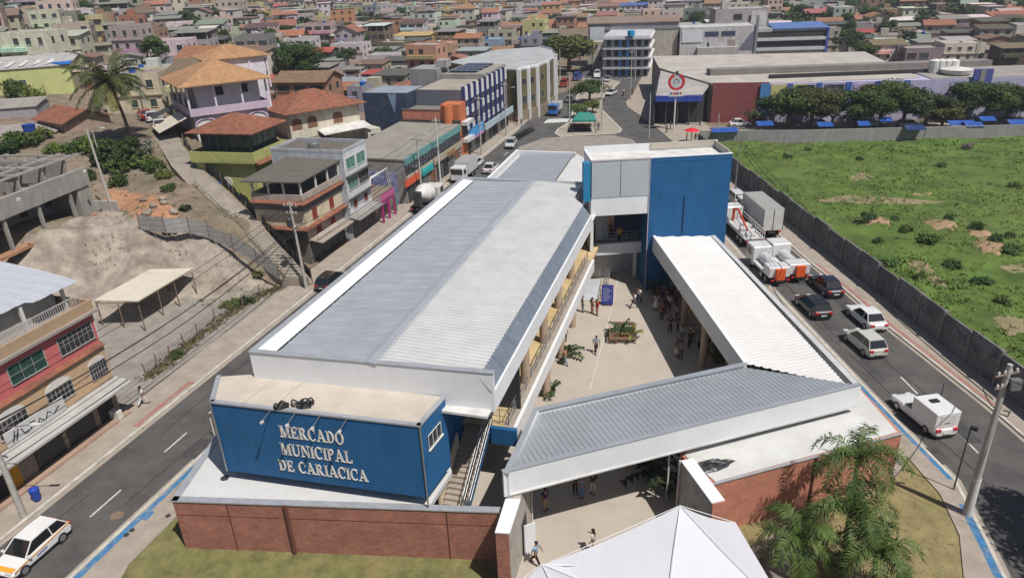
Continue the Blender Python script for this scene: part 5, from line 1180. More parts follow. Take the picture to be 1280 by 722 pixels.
for k in range(3):
    c = 1.9+k*3.5; b = B(); P_a = [(c+1.45*math.cos(R_(x)), 11.3+.95*math.sin(R_(x))) for x in range(0, 181, 15)]; n = len(P_a); P_a = [(c+1.45, 8.2)]+P_a+[(c-1.45, 8.2)]; n = len(P_a)
    b.mesh([PF.w(u, -.49, z) for u, z in P_a]+[PF.w(u, -.42, z) for u, z in P_a], [tuple(range(n-1, -1, -1)), tuple(range(n, 2*n))]); p('arch', b, 'paint', (.62, .62, .62))
    b = B(); b.path([PF.w(u, -.35, z) for u, z in P_a[1:-1]], .12); p('arch_rim', b, 'paint', (.5, .36, .5))
for a in (4.2, 7.6): win(t, PF, 'v+', a, a+1, -1.9, 14.9, 16, 'dark', bars=0, fc=(.3, .2, .25))
for a in (-4.5, -6.5, -8.5): win(t, PF, 'u-', a, a+.8, 1.6, 13.5, 16, 'dark', bars=0, fc=(.5, .45, .5))
p('roof', hiproof(B(), PF, -.1, 10.9, -11.8, .1, 16.8, 2.6, .9), 'claytan')
p('rear_wall', B().box(PF, 6, 14, -18, -10.5, 9, 18.6), 'paint', lw); p('rear_roof', hiproof(B(), PF, 5.5, 14.5, -18.5, -10.6, 18.8, 1.6, .6), 'claytan')
for (u, v) in ((14.2, -10.7), (11.5, -10.6)): p('rear_post', B().box(PF, u, u+.25, v, v+.25, 14, 18.8), 'paint', (.62, .6, .66))
p('side_awning', B().slab([PF.w(-.4, -7, 12.6), PF.w(-.4, -1, 12.6), PF.w(-4.2, -1.5, 11), PF.w(-4.2, -7.5, 11)], .12), 'sheet')
p('awning_panel', B().slab([PF.w(-.5, -10, 13.2), PF.w(-.5, -7.1, 13.2), PF.w(-3.8, -7.6, 12), PF.w(-3.8, -10.6, 12)], .08), 'steeld')
p('yellow_low_wall', B().box(PF, -1, 8, -.4, 3.5, 4, 8.4), 'wall', (.4, .38, .2))

# cream house with red hip roof
q = at(357, 143, 10.6); CRF = Fr(q.x, q.y, 51.)
t = bname('cream_house', 'cream house with a broad red hip roof and arched brown windows', 'house', CRF, 6, -5, 4); p = P_(t)
cw = p('wall', B().box(CRF, .6, 12.6, -10.5, -.6, 1, 10.5), 'wall', (.62, .57, .46)); p('roof', hiproof(B(), CRF, 0, 13.2, -11, 0, 10.6, 2.4, .5), 'claytile')
for a in (1., 3.6, 8.0): 
    g_ = win(cw, CRF, 'v+', a, a+1.5, -.6, 8.0, 9.1, 'wood', bars=3, fc=(.25, .07, .05)); b = B(); c = a+.75
    P_a = [(c+.78*math.cos(R_(x)), 9.1+.5*math.sin(R_(x))) for x in range(0, 181, 20)]; n = len(P_a); b.mesh([PF.w(0, 0)]*0+[CRF.w(u, -.59, z) for u, z in P_a]+[CRF.w(u, -.53, z) for u, z in P_a], [tuple(range(n-1, -1, -1)), tuple(range(n, 2*n))]); b.build('window_arch', M['wood'], g_)
p('terrace_awning', B().slab([CRF.w(5, -.6, 7.4), CRF.w(13.2, -.6, 7.6), CRF.w(13.2, 2.2, 7.1), CRF.w(5, 1.6, 6.9)], .15), 'whitew'); p('rear_wing', B().box(CRF, 12.6, 15, -6, 1.6, 1, 6.4), 'wall', (.6, .57, .5))
win(t, CRF, 'v+', 13, 14.6, 1.6, 3, 5.6, 'dark', bars=1)
p('low_roof', B().slab([CRF.w(-1, -.6, 6.2), CRF.w(6.5, -.6, 6.6), CRF.w(6, 5, 5.2), CRF.w(-2, 4.6, 4.9)], .15), 'fibre', (.16, .13, .11)); p('low_wall', B().box(CRF, -1.4, 5.6, .2, 4.2, .5, 5.0), 'wall', (.3, .28, .26))

# lime windowless block
q = at(85, 82, 16); LF = Fr(q.x, q.y, 68.)
t = bname('lime_block', 'big pale lime windowless wall building with patched sheet roof', 'building', LF, -6, -8, 9); p = P_(t)
lw_ = p('wall', B().box(LF, -30, 0, -20, 0, 7, 16), 'paint', (.5, .52, .22)); p('roof', B().slab([LF.w(-30, -20, 16.8), LF.w(.2, -20, 16.8), LF.w(.2, .2, 16.2), LF.w(-30, .2, 16.2)], .15), 'fibre', (.4, .39, .38))
win(lw_, LF, 'v+', -8.4, -7.4, 0, 13, 14.1, 'glass', bars=2, hbar=2, fc=(.5, .5, .4)); p('pipe', B().tube(LF.w(-4.6, .1, 8), LF.w(-4.9, .1, 13.2), .06, 5), 'rust')
b = B(); b.slab([LF.w(-3.6, -4, 16.45), LF.w(.3, -4, 16.5), LF.w(.5, .5, 16.35), LF.w(-1.2, .4, 16.35)], .08); tag(b.build('tarp', mat('blue_tarp', (.02, .13, .45), .5, var=.25, scale=2, bump=.6, bs=3)), 'blue tarpaulin on the corner of the lime windowless block roof', 'tarp')
b = B(); r = random.Random(2)
for k in range(7): b.slab([LF.w(-4-k*2.2, -10, 16.62), LF.w(-3.2-k*2.2, -10, 16.62), LF.w(-3-k*2.2, -1-r.random()*4, 16.45), LF.w(-3.8-k*2.2, -1, 16.45)], .06)
p('roof_patch', b, 'whitew')

# small red tiled cottage and grey sheds below the lime wall
q = at(70, 130, 13.2); q2_ = at(134, 140, 13.2); SF_ = Fr(q.x, q.y, math.degrees(math.atan2(q2_.x-q.x, q2_.y-q.y)))
t = bname('tiled_cottage', 'low cottage with old red tiled roof and pinkish walls left of the coconut palm', 'house', SF_, 4, -3, 8); p = P_(t)
p('wall', B().box(SF_, .3, 8.5, -3.4, 3.4, 5, 11.6), 'wall', (.36, .27, .22)); p('roof', gable(B(), SF_, 0, 8.8, -3.4, 3.4, 11.6, 1.5, .5), 'claytile'); gb = B(); gable_end(gb, SF_, .3, 8.4, -3.4, 3.4, 11.6, 1.4); p('gable_wall', gb, 'wall', (.36, .27, .22))
win(t, SF_, 'v+', 2.5, 3.5, 3.4, 8.9, 10.2, 'glass', bars=3, hbar=2, fc=(.6, .6, .6)); win(t, SF_, 'v+', 5.2, 6.0, 3.4, 8.7, 10.4, 'wood', bars=0)
for k, (u, v, w_, d_, h_, c_, lb) in enumerate(((8, 135, 8, 7, 12.4, (.33, .32, .34), 'grey plastered shed with a pale side wall at the left edge'), (25, 168, 9, 6, 10.6, (.3, .26, .23), 'worn flat roofed shed below the tiled cottage'), (5, 180, 7, 5, 9.6, (.24, .22, .2), 'low dark flat roofed shed at the left edge beside bushes'))):
    q = at(u, v, h_); F_ = Fr(q.x, q.y, 75.); t = bname('shed', lb, 'shed', F_, 0, 0, 6); p = P_(t)
    p('wall', B().box(F_, -w_/2, w_/2, -d_, 0, 5.5, h_-.15), 'wall', c_); p('roof', B().slab([F_.w(-w_/2-.2, -d_-.2, h_+.5), F_.w(w_/2+.2, -d_-.2, h_+.5), F_.w(w_/2+.2, .2, h_), F_.w(-w_/2-.2, .2, h_)], .12), 'fibre', (.3, .27, .25))
q = at(34, 153, 12.2); wt = thing('water_tank', 'blue water tank on a concrete stand beside the old red tiled cottage', 'water tank', (q.x, q.y, 9))
B().lathe((q.x, q.y, 10.9), [(.6, 0), (.75, .1), (.85, .95), (.9, 1.0), (.1, 1.15)], 14).build('tank', M['cleanpaint'], wt, color=(.015, .06, .3)); B().cbox((q.x, q.y, 10.0), 1.8, 1.8, 1.8, 60).build('stand', M['rooftop'], wt, color=(.4, .38, .35))
# ================= junction, mall and centre buildings =================
# blue and white four-storey corner block
q = at(760, 52, 14); 
def bld(name, label, cat, cornerpx, ztop, az, du, dv, wall, roof, z0=None, mw='wall', par=.5, win_rows=0, win_n=0, wcol='glass', ends=True, ledge=None, wn=1.2, fc=(.5, .49, .47)):
    """box building: cornerpx = near corner of its roof line; du along az, dv to the left (negative) of it"""
    q = at(*cornerpx, ztop); f = Fr(q.x, q.y, az); z0 = (terr(q.x, q.y)-.6) if z0 is None else z0
    t = bname(name, label, cat, f, du/2, -dv/2, z0); p = P_(t)
    w = p('wall', B().box(f, 0, du, -dv, 0, z0, ztop-.02), mw, wall); p('roof', B().box(f, .16, du-.16, -dv+.16, -.16, ztop-.5 if par else ztop, ztop-par+.02 if par else ztop+.1), 'rooftop', roof)
    if par: p('parapet', parapet(B(), f, 0, du, -dv, 0, ztop-.015, .25, .16), mw, wall)
    if win_rows:
        H = (ztop-max(z0, terr(q.x, q.y)))/win_rows
        for r_ in range(win_rows):
            z = ztop-(r_+1)*H+H*.35
            n = max(1, int(du/3.2)) if not win_n else win_n
            for k in range(n):
                c = (k+.5)*du/n; win(t, f, 'v+', c-wn/2, c+wn/2, 0, z, z+1.2, wcol, bars=1, fc=fc)
            if ends:
                n2 = max(1, int(dv/3.4))
                for k in range(n2): c = -(k+.5)*dv/n2; win(t, f, 'u-', c-wn/2, c+wn/2, 0, z, z+1.2, wcol, bars=1, fc=fc)
            if ledge: p('floor_ledge', B().box(f, -.25, du+.1, 0.005, .55, ztop-(r_+1)*H-.1, ztop-(r_+1)*H+.2), 'paint', ledge)
    return t, f, p, z0
t, f, p, z0 = bld('corner_block', 'white and light blue four-storey block with rows of balconies at the far road corner', 'building', (812, 46), 10.6, 14., 22, 12.6, (.5, .5, .53), (.4, .39, .38), 0, win_rows=0, par=.4)
# two facades: towards the market (u-) and towards the road (v+)
for k in range(4):
    z = .3+k*2.6
    p('balcony_slab', B().box(f, -1.1, 0, -12.6, .2, z+1.9, z+2.35), 'paint', (.42, .43, .46)); p('balcony_slab', B().box(f, .0, 22, .01, .6, z+1.9, z+2.3), 'paint', (.6, .6, .6))
    for m_ in range(6):
        v0 = -12.4+m_*2.05; p('blue_panel' if m_ in (2, 3) else 'grey_panel', B().box(f, -.3, -.01, v0, v0+.8, z, z+1.9), 'paint', (.1, .25, .6) if m_ in (2, 3) else (.32, .33, .36)); p('window', B().box(f, -.12, -.02, v0+.85, v0+2.0, z+.1, z+1.8), 'dark')
    for m_ in range(7): p('window', B().box(f, .6+m_*3.0, 2.6+m_*3.0, .02, .06, z+.6, z+1.6), 'dark')
tk = at(789, 41, 11.8); tag(B().lathe(tk-Vector((0, 0, .9)), [(.9, 0), (1., .1), (1., 1.4), (.2, 1.6)], 12).build('water_tank', M['cleanpaint'], color=(.02, .25, .5)), 'blue water tank on the roof of the white and light blue four-storey block', 'water tank')
t, f, p, z0 = bld('theatre_building', 'long brown-roofed building with a weathered pale wall behind the light blue corner block', 'building', (735, 30), 12.6, 98., 27, 11, (.42, .39, .33), (.24, .18, .15), 0, par=0)
p('brown_roof', B().slab([f.w(-.5, -11.5, 13.8), f.w(27.5, -11.5, 13.8), f.w(27.5, .5, 12.7), f.w(-.5, .5, 12.7)], .3), 'rooftop', (.23, .17, .14)); p('grey_band', B().box(f, 0, 27, .01, .2, 10.6, 12.3), 'wall', (.24, .24, .28))
p('billboard', B().box(f, .6, 5, .2, .35, 7.5, 11.6), mat('faded_billboard', (.55, .57, .62), .7, var=.1, stain=.6, ss=.3, dirt=(.3, .35, .55)))
t, f, p, z0 = bld('narrow_house', 'narrow pale house with one shuttered window beside the light blue corner block', 'house', (741, 54), 8, 95., 5, 7, (.42, .39, .33), (.4, .34, .27), 0, win_rows=1, win_n=1, ends=False)
# big grey-white bank complex
t, f, p, z0 = bld('grey_complex', 'large pale grey windowless complex with a billboard, left of the dark blue and white offices', 'building', (851, 36), 10.6, 96., 22.5, 12, (.5, .49, .5), (.36, .34, .33), 0, par=.4)
p('billboard', B().box(f, .5, 6.5, .02, .2, 6.6, 10), 'paint', (.6, .62, .66))
for a in (7.2, 12): p('window_strip', B().box(f, a, a+4, .02, .12, 8.2, 9.5), mat('strip_window', (.05, .06, .12), .3))
p('dark_diagonal', B().mesh([f.w(17, .03, 4), f.w(22, .03, 4), f.w(22, .03, 10.5), f.w(17, .1, 4), f.w(22, .1, 4), f.w(22, .1, 10.5)], [(0, 1, 2), (5, 4, 3), (0, 2, 5, 3)]), 'paint', (.14, .15, .2)); p('tall_fin', B().box(f, 21.8, 22.5, -.5, .4, 0, 13.6), 'wall', (.24, .25, .27))
p('door', B().box(f, 8, 8.7, .02, .1, 4.6, 6.4), 'steeld'); p('grille', B().box(f, 14, 16.2, .02, .1, 4.6, 7), 'wall', (.3, .26, .23)); p('low_wing', B().box(f, 5, 17, .02, 2.5, 0, 5.2), 'wall', (.4, .38, .37))
t, f, p, z0 = bld('upper_hall', 'pale pinkish grey upper hall with a single square opening above the grey complex', 'building', (895, 13), 13.6, 95., 17, 11, (.42, .38, .39), (.34, .32, .31), 0, par=.4)
p('opening', B().box(f, 6, 8.6, .02, .15, 10.6, 12.2), 'dark'); p('white_screen', B().box(f, 11.5, 16.5, .5, .7, 8.5, 13), 'whitew'); p('roof_box', B().box(f, 2.5, 5, -6, -3, 13.6, 16), 'wall', (.5, .46, .42))
t, f, p, z0 = bld('office_building', 'white office building with long dark window bands and a blue sloping roof', 'office building', (944, 37), 9.6, 96., 21, 11, (.45, .46, .47), (.3, .3, .3), 0, par=0)
p('blue_roof', B().slab([f.w(5.3, -9, 10.6), f.w(21.3, -9, 10.6), f.w(21.3, .6, 9.7), f.w(5.3, .6, 9.7)], .3), 'paint', (.09, .16, .36))
for z in (7.3, 4.5): p('window_band', B().box(f, .2, 20.5, .02, .2, z, z+1.5), 'dark')
for z in (6.3, 3.5): p('balcony_band', B().box(f, 0, 21, .02, .8, z, z+.8), 'paint', (.5, .52, .54))
p('blue_post', B().box(f, 20.6, 21.2, -.2, .9, 0, 9.6), 'paint', (.05, .08, .4))
t, f, p, z0 = bld('stepped_house', 'pink and beige stepped house beside the office building with blue sloping roof', 'house', (996, 39), 8.6, 96., 7, 8, (.45, .35, .3), (.36, .34, .33), 0, win_rows=2, win_n=2, ends=False)
# mall: beige flat roof, maroon wall, long lilac facade with murals
t = thing('shopping_mall', 'wide low mall with a beige flat roof, a maroon wall and long lilac facade', 'mall', at(960, 140)); p = P_(t)
mz = 7.4; A = at(824, 85, mz); Bb = at(852, 141, mz); C_ = at(891, 105, mz); D = at(961, 104, mz); E1 = at(1103, 98, mz); E2 = at(1150, 97, mz); BK = at(1050, 66, mz); BL = at(822, 74, mz)
poly1 = [(C_.x, C_.y), (D.x, D.y), (E2.x, E2.y), (BK.x+6, BK.y), (BL.x, BL.y+6), (A.x, A.y)]
p('wall', B().prism(poly1, 0, mz-.1), 'wall', (.25, .22, .2)); p('roof', B().prism(poly1, mz-.1, mz+.02), 'rooftop', (.43, .4, .36))
p('maroon_wall', B().prism([(C_.x, C_.y-.3), (D.x, D.y-.3), (D.x, D.y), (C_.x, C_.y)], 0, mz+.2), 'paint', (.22, .06, .06))
ent = [(A.x-.5, A.y), (C_.x, C_.y), (C_.x-2, C_.y-13), (A.x+1.0, A.y-18)]
e0, e1, e2, e3 = at(826, 88, 7.0), at(888, 104, 7.2), at(878, 118, 6.0), at(819, 121, 5.6)
p('entrance_roof', B().slab([e0, e1, e2, e3], .3), 'rooftop', (.38, .36, .34)); p('entrance_fascia', B().prism([(e3.x, e3.y-.4), (e2.x, e2.y-.4), (e2.x, e2.y), (e3.x, e3.y)], 4.7, 5.8), 'paint', (.03, .06, .33))
p('entrance_wall', B().prism([(e3.x+1, e3.y+2.5), (e2.x, e2.y+2.5), (e1.x, e1.y), (e0.x+.6, e0.y)], 0, 5.3), 'dark'); p('entrance_side', B().prism([(e3.x-.2, e3.y), (e3.x+.1, e3.y), (e0.x+.1, e0.y), (e0.x-.3, e0.y)], 0, 6.3), 'paint', (.02, .025, .05))
for k in range(5): q = e3.lerp(e2, k/4); p('entrance_column', B().tube((q.x, q.y+.3, 0), (q.x, q.y+.3, 4.9), .18, 8), 'steeld')
b = B(); b.prism([(D.x-8, D.y+12), (E2.x+20, E2.y+10), (E2.x+20, E2.y+13), (D.x-8, D.y+15)], mz, mz+1.2); p('roof_step', b, 'rooftop', (.22, .2, .19))
b = B(); b.prism([(D.x+2, D.y+5), (E2.x+8, E2.y+5), (E2.x+8, E2.y+6), (D.x+2, D.y+6)], mz+.1, mz+.7); p('roof_gap', b, 'dark')
LFa = Fr(D.x, D.y-.4, math.degrees(math.atan2(at(1290, 95, mz).x-D.x, at(1290, 95, mz).y-D.y)))
LFl = (at(1290, 95, mz)-D).length
fw = p('facade_wall', B().box(LFa, 0, LFl+30, -12, 0, 0, mz-.12), 'paint', (.42, .4, .56)); p('lower_roof', B().box(LFa, 30, LFl+30, -14, -.3, mz-.1, mz+.05), 'rooftop', (.3, .28, .26))
ps = [(100, 130, 'b'), (146, 246, 'd1'), (258, 284, 'b'), (300, 404, 'd2'), (414, 445, 'b'), (458, 570, 'l'), (575, 604, 'b'), (615, 720, 'w'), (733, 766, 'b')]
cols = {'b': (.04, .1, .42), 'l': (.45, .38, .6), 'w': (.6, .62, .66)}
md1 = mat('dark_poster', (.03, .04, .03), .6, var=.3, scale=.8, stain=.8, ss=.35, dirt=(.12, .3, .08)); md2 = mat('dark_poster_b', (.05, .05, .06), .6, var=.3, scale=.8, stain=.8, ss=.4, dirt=(.3, .3, .3)); ml = mat('lilac_poster', (.45, .38, .58), .6, stain=.8, ss=.5, dirt=(.45, .15, .35))
for a0, a1, k in ps:
    q0 = at(960+a0/4, 104, mz); q1 = at(960+a1/4, 104, mz); u0, u1 = LFa.uv(q0)[0], LFa.uv(q1)[0]
    p('blue_panel' if k == 'b' else 'poster', B().box(LFa, u0, u1, .01, .15, 2.2 if k == 'b' else 3.4, mz-.1 if k == 'b' else mz-.5), {'d1': md1, 'd2': md2, 'l': ml}.get(k, 'paint'), cols.get(k))
p('yellow_mural', B().box(LFa, .4, 7, .01, .12, 3.5, mz-.3), 'paint', (.5, .46, .2)); p('blue_panel', B().box(LFa, -1.6, .2, .0, .2, 1, mz), 'paint', (.06, .2, .45))
for x0, x1 in ((1194, 1204), (1229, 1241), (1243, 1255), (1262, 1279)):
    u0, u1 = LFa.uv(at(x0, 110, 5.8))[0], LFa.uv(at(x1, 110, 5.8))[0]; p('window', B().box(LFa, u0, u1, .01, .1, 4.8, 5.5), 'dark')
u0, u1 = LFa.uv(at(1207, 95, mz))[0], LFa.uv(at(1232, 95, mz))[0]; p('navy_corner', B().box(LFa, u0, u1, .01, .5, 4.5, mz+1.6), 'paint', (.07, .1, .3)); p('notch', B().box(LFa, u0+1, u1-1.4, .5, .6, 6, mz+1.5), 'wall', (.25, .24, .23))
for k in range(4):
    q = at(1168+k*7.5, 84, 8.5); tank = B().lathe((q.x, q.y, 7.45), [(1.0, 0), (1.1, .1), (1.1, 2.3), (.2, 2.6)], 12).build('water_tank', M['whitew']); tag(tank, 'white round water tank on the mall roof', 'water tank', 'white tanks on the mall roof')
q = at(1195, 90, 7.9); tag(B().lathe((q.x, q.y, 7.45), [(2.0, 0), (2.6, .3), (2.8, 1.0), (.3, 1.5)], 18).build('round_pool', M['whitew']), 'low white round cistern on the mall roof', 'cistern')
# boundary wall along the back of the field
t = thing('boundary_wall', 'long weathered concrete wall between the field and the tree-lined parking strip', 'wall', at(1080, 174)); p = P_(t); b = B()
ribbon(b, [tuple(at(u, v)[:2]) for u, v in ((874, 180), (1000, 179.5), (1120, 176.5), (1300, 172.5))], -.25, 0, 0, 2.3); p('wall', b, 'wall', (.3, .29, .29))
t = thing('roadside_wall', 'dark graffiti-stained concrete wall between the right street and the green field', 'wall', (35, 70, 0)); p = P_(t)
gr = mat('graffiti_wall', (.16, .155, .16), .9, var=.35, scale=.5, stain=.85, ss=.35, dirt=(.045, .045, .05), bump=.2, bs=6)
wy = [14+k*3.4 for k in range(32)]
for k in range(len(wy)-1):
    y0, y1 = wy[k], wy[k+1]; x0, x1 = fx0(y0)-.3, fx0(y1)-.3; h = 2.9+.12*math.sin(k*2.3)
    p('wall_panel', B().prism([(x0-.08, y0), (x0+.08, y0), (x1+.08, y1-.03), (x1-.08, y1-.03)], 0, h), gr); p('pilaster', B().prism([(x0-.2, y0-.15), (x0+.12, y0-.15), (x0+.12, y0+.12), (x0-.2, y0+.12)], 0, h+.05), 'wall', (.2, .19, .18))
r = random.Random(12)
for k in range(26):      # painted tags
    y = 40+r.random()*58; x = fx0(y)-.3-.10; b = B(); pts = []; s_ = r.uniform(.4, 1.1)
    for i in range(9): pts.append(Vector((x-.012+.042*(i*s_*.32), y-i*s_*.32, 1.1+r.uniform(0, 1.3))))
    b.path(pts, .03, 4); o = p('graffiti', b, 'paint', r.choice(((.25, .12, .14), (.1, .18, .17), (.3, .3, .3), (.2, .2, .28))))
# island shelter
q = at(727, 152, 0); t = thing('shelter', 'green peaked canopy shelter on the traffic island', 'shelter', q); p = P_(t)
c4 = [at(714, 152, 2.6), at(746, 152, 2.6), at(745, 146, 2.6), at(716, 146, 2.6)]; c4 = [at(715.5, 150.5, 2.6), at(745, 150, 2.6), at(743, 143.5, 2.6), at(718, 144, 2.6)]
r0, r1 = at(718, 143, 3.7), at(741, 142.5, 3.7); r0 = (c4[0]+c4[3])/2+Vector((1, 0, 1.)); r1 = (c4[1]+c4[2])/2+Vector((-1, 0, 1.))
b = B(); b.mesh(c4+[r0, r1], [(0, 1, 5, 4), (1, 2, 5), (2, 3, 4, 5), (3, 0, 4)]); b.mesh([x for c in c4 for x in (c, c-Vector((0, 0, .35)))], [(0, 1, 3, 2), (2, 3, 5, 4), (4, 5, 7, 6), (6, 7, 1, 0)])
p('canopy', b, 'paint', (.03, .2, .17))
for c in c4: p('leg', B().tube((c.x, c.y, .1), c, .07, 6), 'steeld')
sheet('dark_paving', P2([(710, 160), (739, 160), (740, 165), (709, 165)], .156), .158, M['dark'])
for k in range(3): q = at(716+k*9, 157, .5); tag(B().cbox((q.x, q.y, .5), 1.6, .5, .7).build('bench', M['wood']), ('dark bench at the left end', 'dark bench in the middle', 'dark bench at the right end')[k]+' of the row under the green shelter', 'bench', 'benches under the green shelter')
# round sign on a tall pole
q = at(842, 163); t = thing('pole_sign', 'tall white pole sign with a red ring emblem outside the mall', 'sign', q); p = P_(t)
p('pole', B().tube(q, (q.x, q.y, 9.2), .16, 10), 'whitew'); s_ = Vector((q.x, q.y-.1, 9.0)); rt = Vector((1, -.06, 0)).normalized(); bk = Vector((0, -1, 0))
def ringm(c, r1, r2, th, a0=0, a1=360, n=28, dy=0):
    b = B(); P = []
    for k in range(n+1):
        a = R_(a0+(a1-a0)*k/n)
        for rr in (r1, r2):
            for d in (0, th): P.append(c+rt*(rr*math.cos(a))+Vector((0, 0, rr*math.sin(a)))+bk*(d+dy))
    F = []
    for k in range(n): i = k*4; F += [(i+1, i+5, i+7, i+3), (i, i+2, i+6, i+4), (i+2, i+3, i+7, i+6), (i, i+4, i+5, i+1)]
    return b.mesh(P, F)
bd = p('sign_board', B().box(Fr(q.x, q.y-.2, 93), -1.35, 1.35, -.0, .2, 6.4, 7.5), 'whitew')
em = p('emblem_disc', ringm(s_, .01, 1.1, .08), 'paint', (.5, .52, .56)); p('emblem_ring', ringm(s_, 1.1, 1.55, .16, 112, 428), 'paint', (.5, .02, .03))
ringm(s_+Vector((0, 0, .1)), .35, .5, .05, -60, 230, 18, .08).build('emblem_mark', M['steel'], em); p('emblem_top', B().cbox(s_+Vector((0, -.1, 1.6)), .5, .2, .6), 'dark')
for k, (x, c) in enumerate(((-.95, (.03, .05, .35)), (-.45, (.5, .02, .03)), (-.05, (.5, .02, .03)), (.3, (.03, .05, .35)), (.8, (.5, .02, .03)))): B().box(Fr(q.x, q.y-.2, 93), x-.14, x+.14, .2, .23, 6.75, 7.15).build('lettering', M['paint'], bd, color=c)
# blue awnings and parked strip behind the field wall
for k, (u, v, w_) in enumerate(((905, 160, 14), (955, 152, 9), (1030, 153, 8), (1078, 152, 6), (1105, 147, 7), (1142, 157, 10), (1200, 151, 14), (1215, 153, 9), (1270, 150, 10), (1232, 146, 8))):
    q = at(u, v, 2.6); t = thing('blue_awning', 'blue market awning '+('at the start of the strip beside the maroon mall wall', 'under the first roadside tree', 'between the second and third roadside trees', 'in front of the third roadside tree', 'high in the gap right of the third roadside tree', 'wide and dark in the gap before the lilac wall', 'wide and low by the lilac wall', 'small, beside the wide one by the lilac wall', 'at the far right end of the strip', 'half hidden in the last roadside trees')[k], 'awning', (q.x, q.y, 0), 0, 'blue awnings behind the field wall'); p = P_(t)
    F_ = Fr(q.x, q.y, 95); p('canopy', gable(B(), F_, -w_*.15, w_*.15, -1.4, 1.4, 2.2, .5, .1, .05), 'paint', (.015, .07, .3) if k != 5 else (.01, .03, .12))
    for s1 in (-1, 1):
        for s2 in (-1, 1): p('leg', B().tube(F_.w(s1*w_*.14, s2*1.3, 0), F_.w(s1*w_*.14, s2*1.3, 2.3), .05, 5), 'steeld')
# ================= background town =================
CC = {'white': (.6, .57, .52), 'cream': (.56, .49, .37), 'beige': (.42, .37, .3), 'pale grey': (.4, .375, .34), 'grey': (.24, .222, .2), 'dark grey': (.1, .093, .088), 'ochre': (.52, .33, .11), 'yellow': (.56, .5, .22),
      'orange': (.5, .22, .08), 'salmon': (.5, .29, .19), 'pink': (.5, .38, .3), 'brick red': (.33, .12, .075), 'brown': (.2, .13, .09), 'sky blue': (.22, .38, .48), 'blue-grey': (.28, .3, .34), 'olive': (.3, .29, .13),
      'lilac': (.44, .4, .4), 'green': (.2, .3, .17), 'red': (.38, .06, .05), 'blue': (.05, .12, .36), 'terracotta': (.33, .145, .075), 'dark brown': (.11, .08, .065), 'sand': (.5, .42, .33), 'bare brick': (.36, .19, .11)}
for k_ in list(CC):
    g_ = sum(CC[k_])/3; CC[k_] = tuple(.98*(c*.84+g_*.16) for c in CC[k_])
HB = []      # image boxes already taken
FOOT = []    # plan discs already taken
HOUSES = []
KN = {'f': 'flat roof', 'g': 'gabled tile roof', 'h': 'hipped tile roof', 'm': 'sheet roof', 't': 'open roof terrace'}
SN = {1: 'low', 2: 'two-storey', 3: 'three-storey', 4: 'four-storey'}
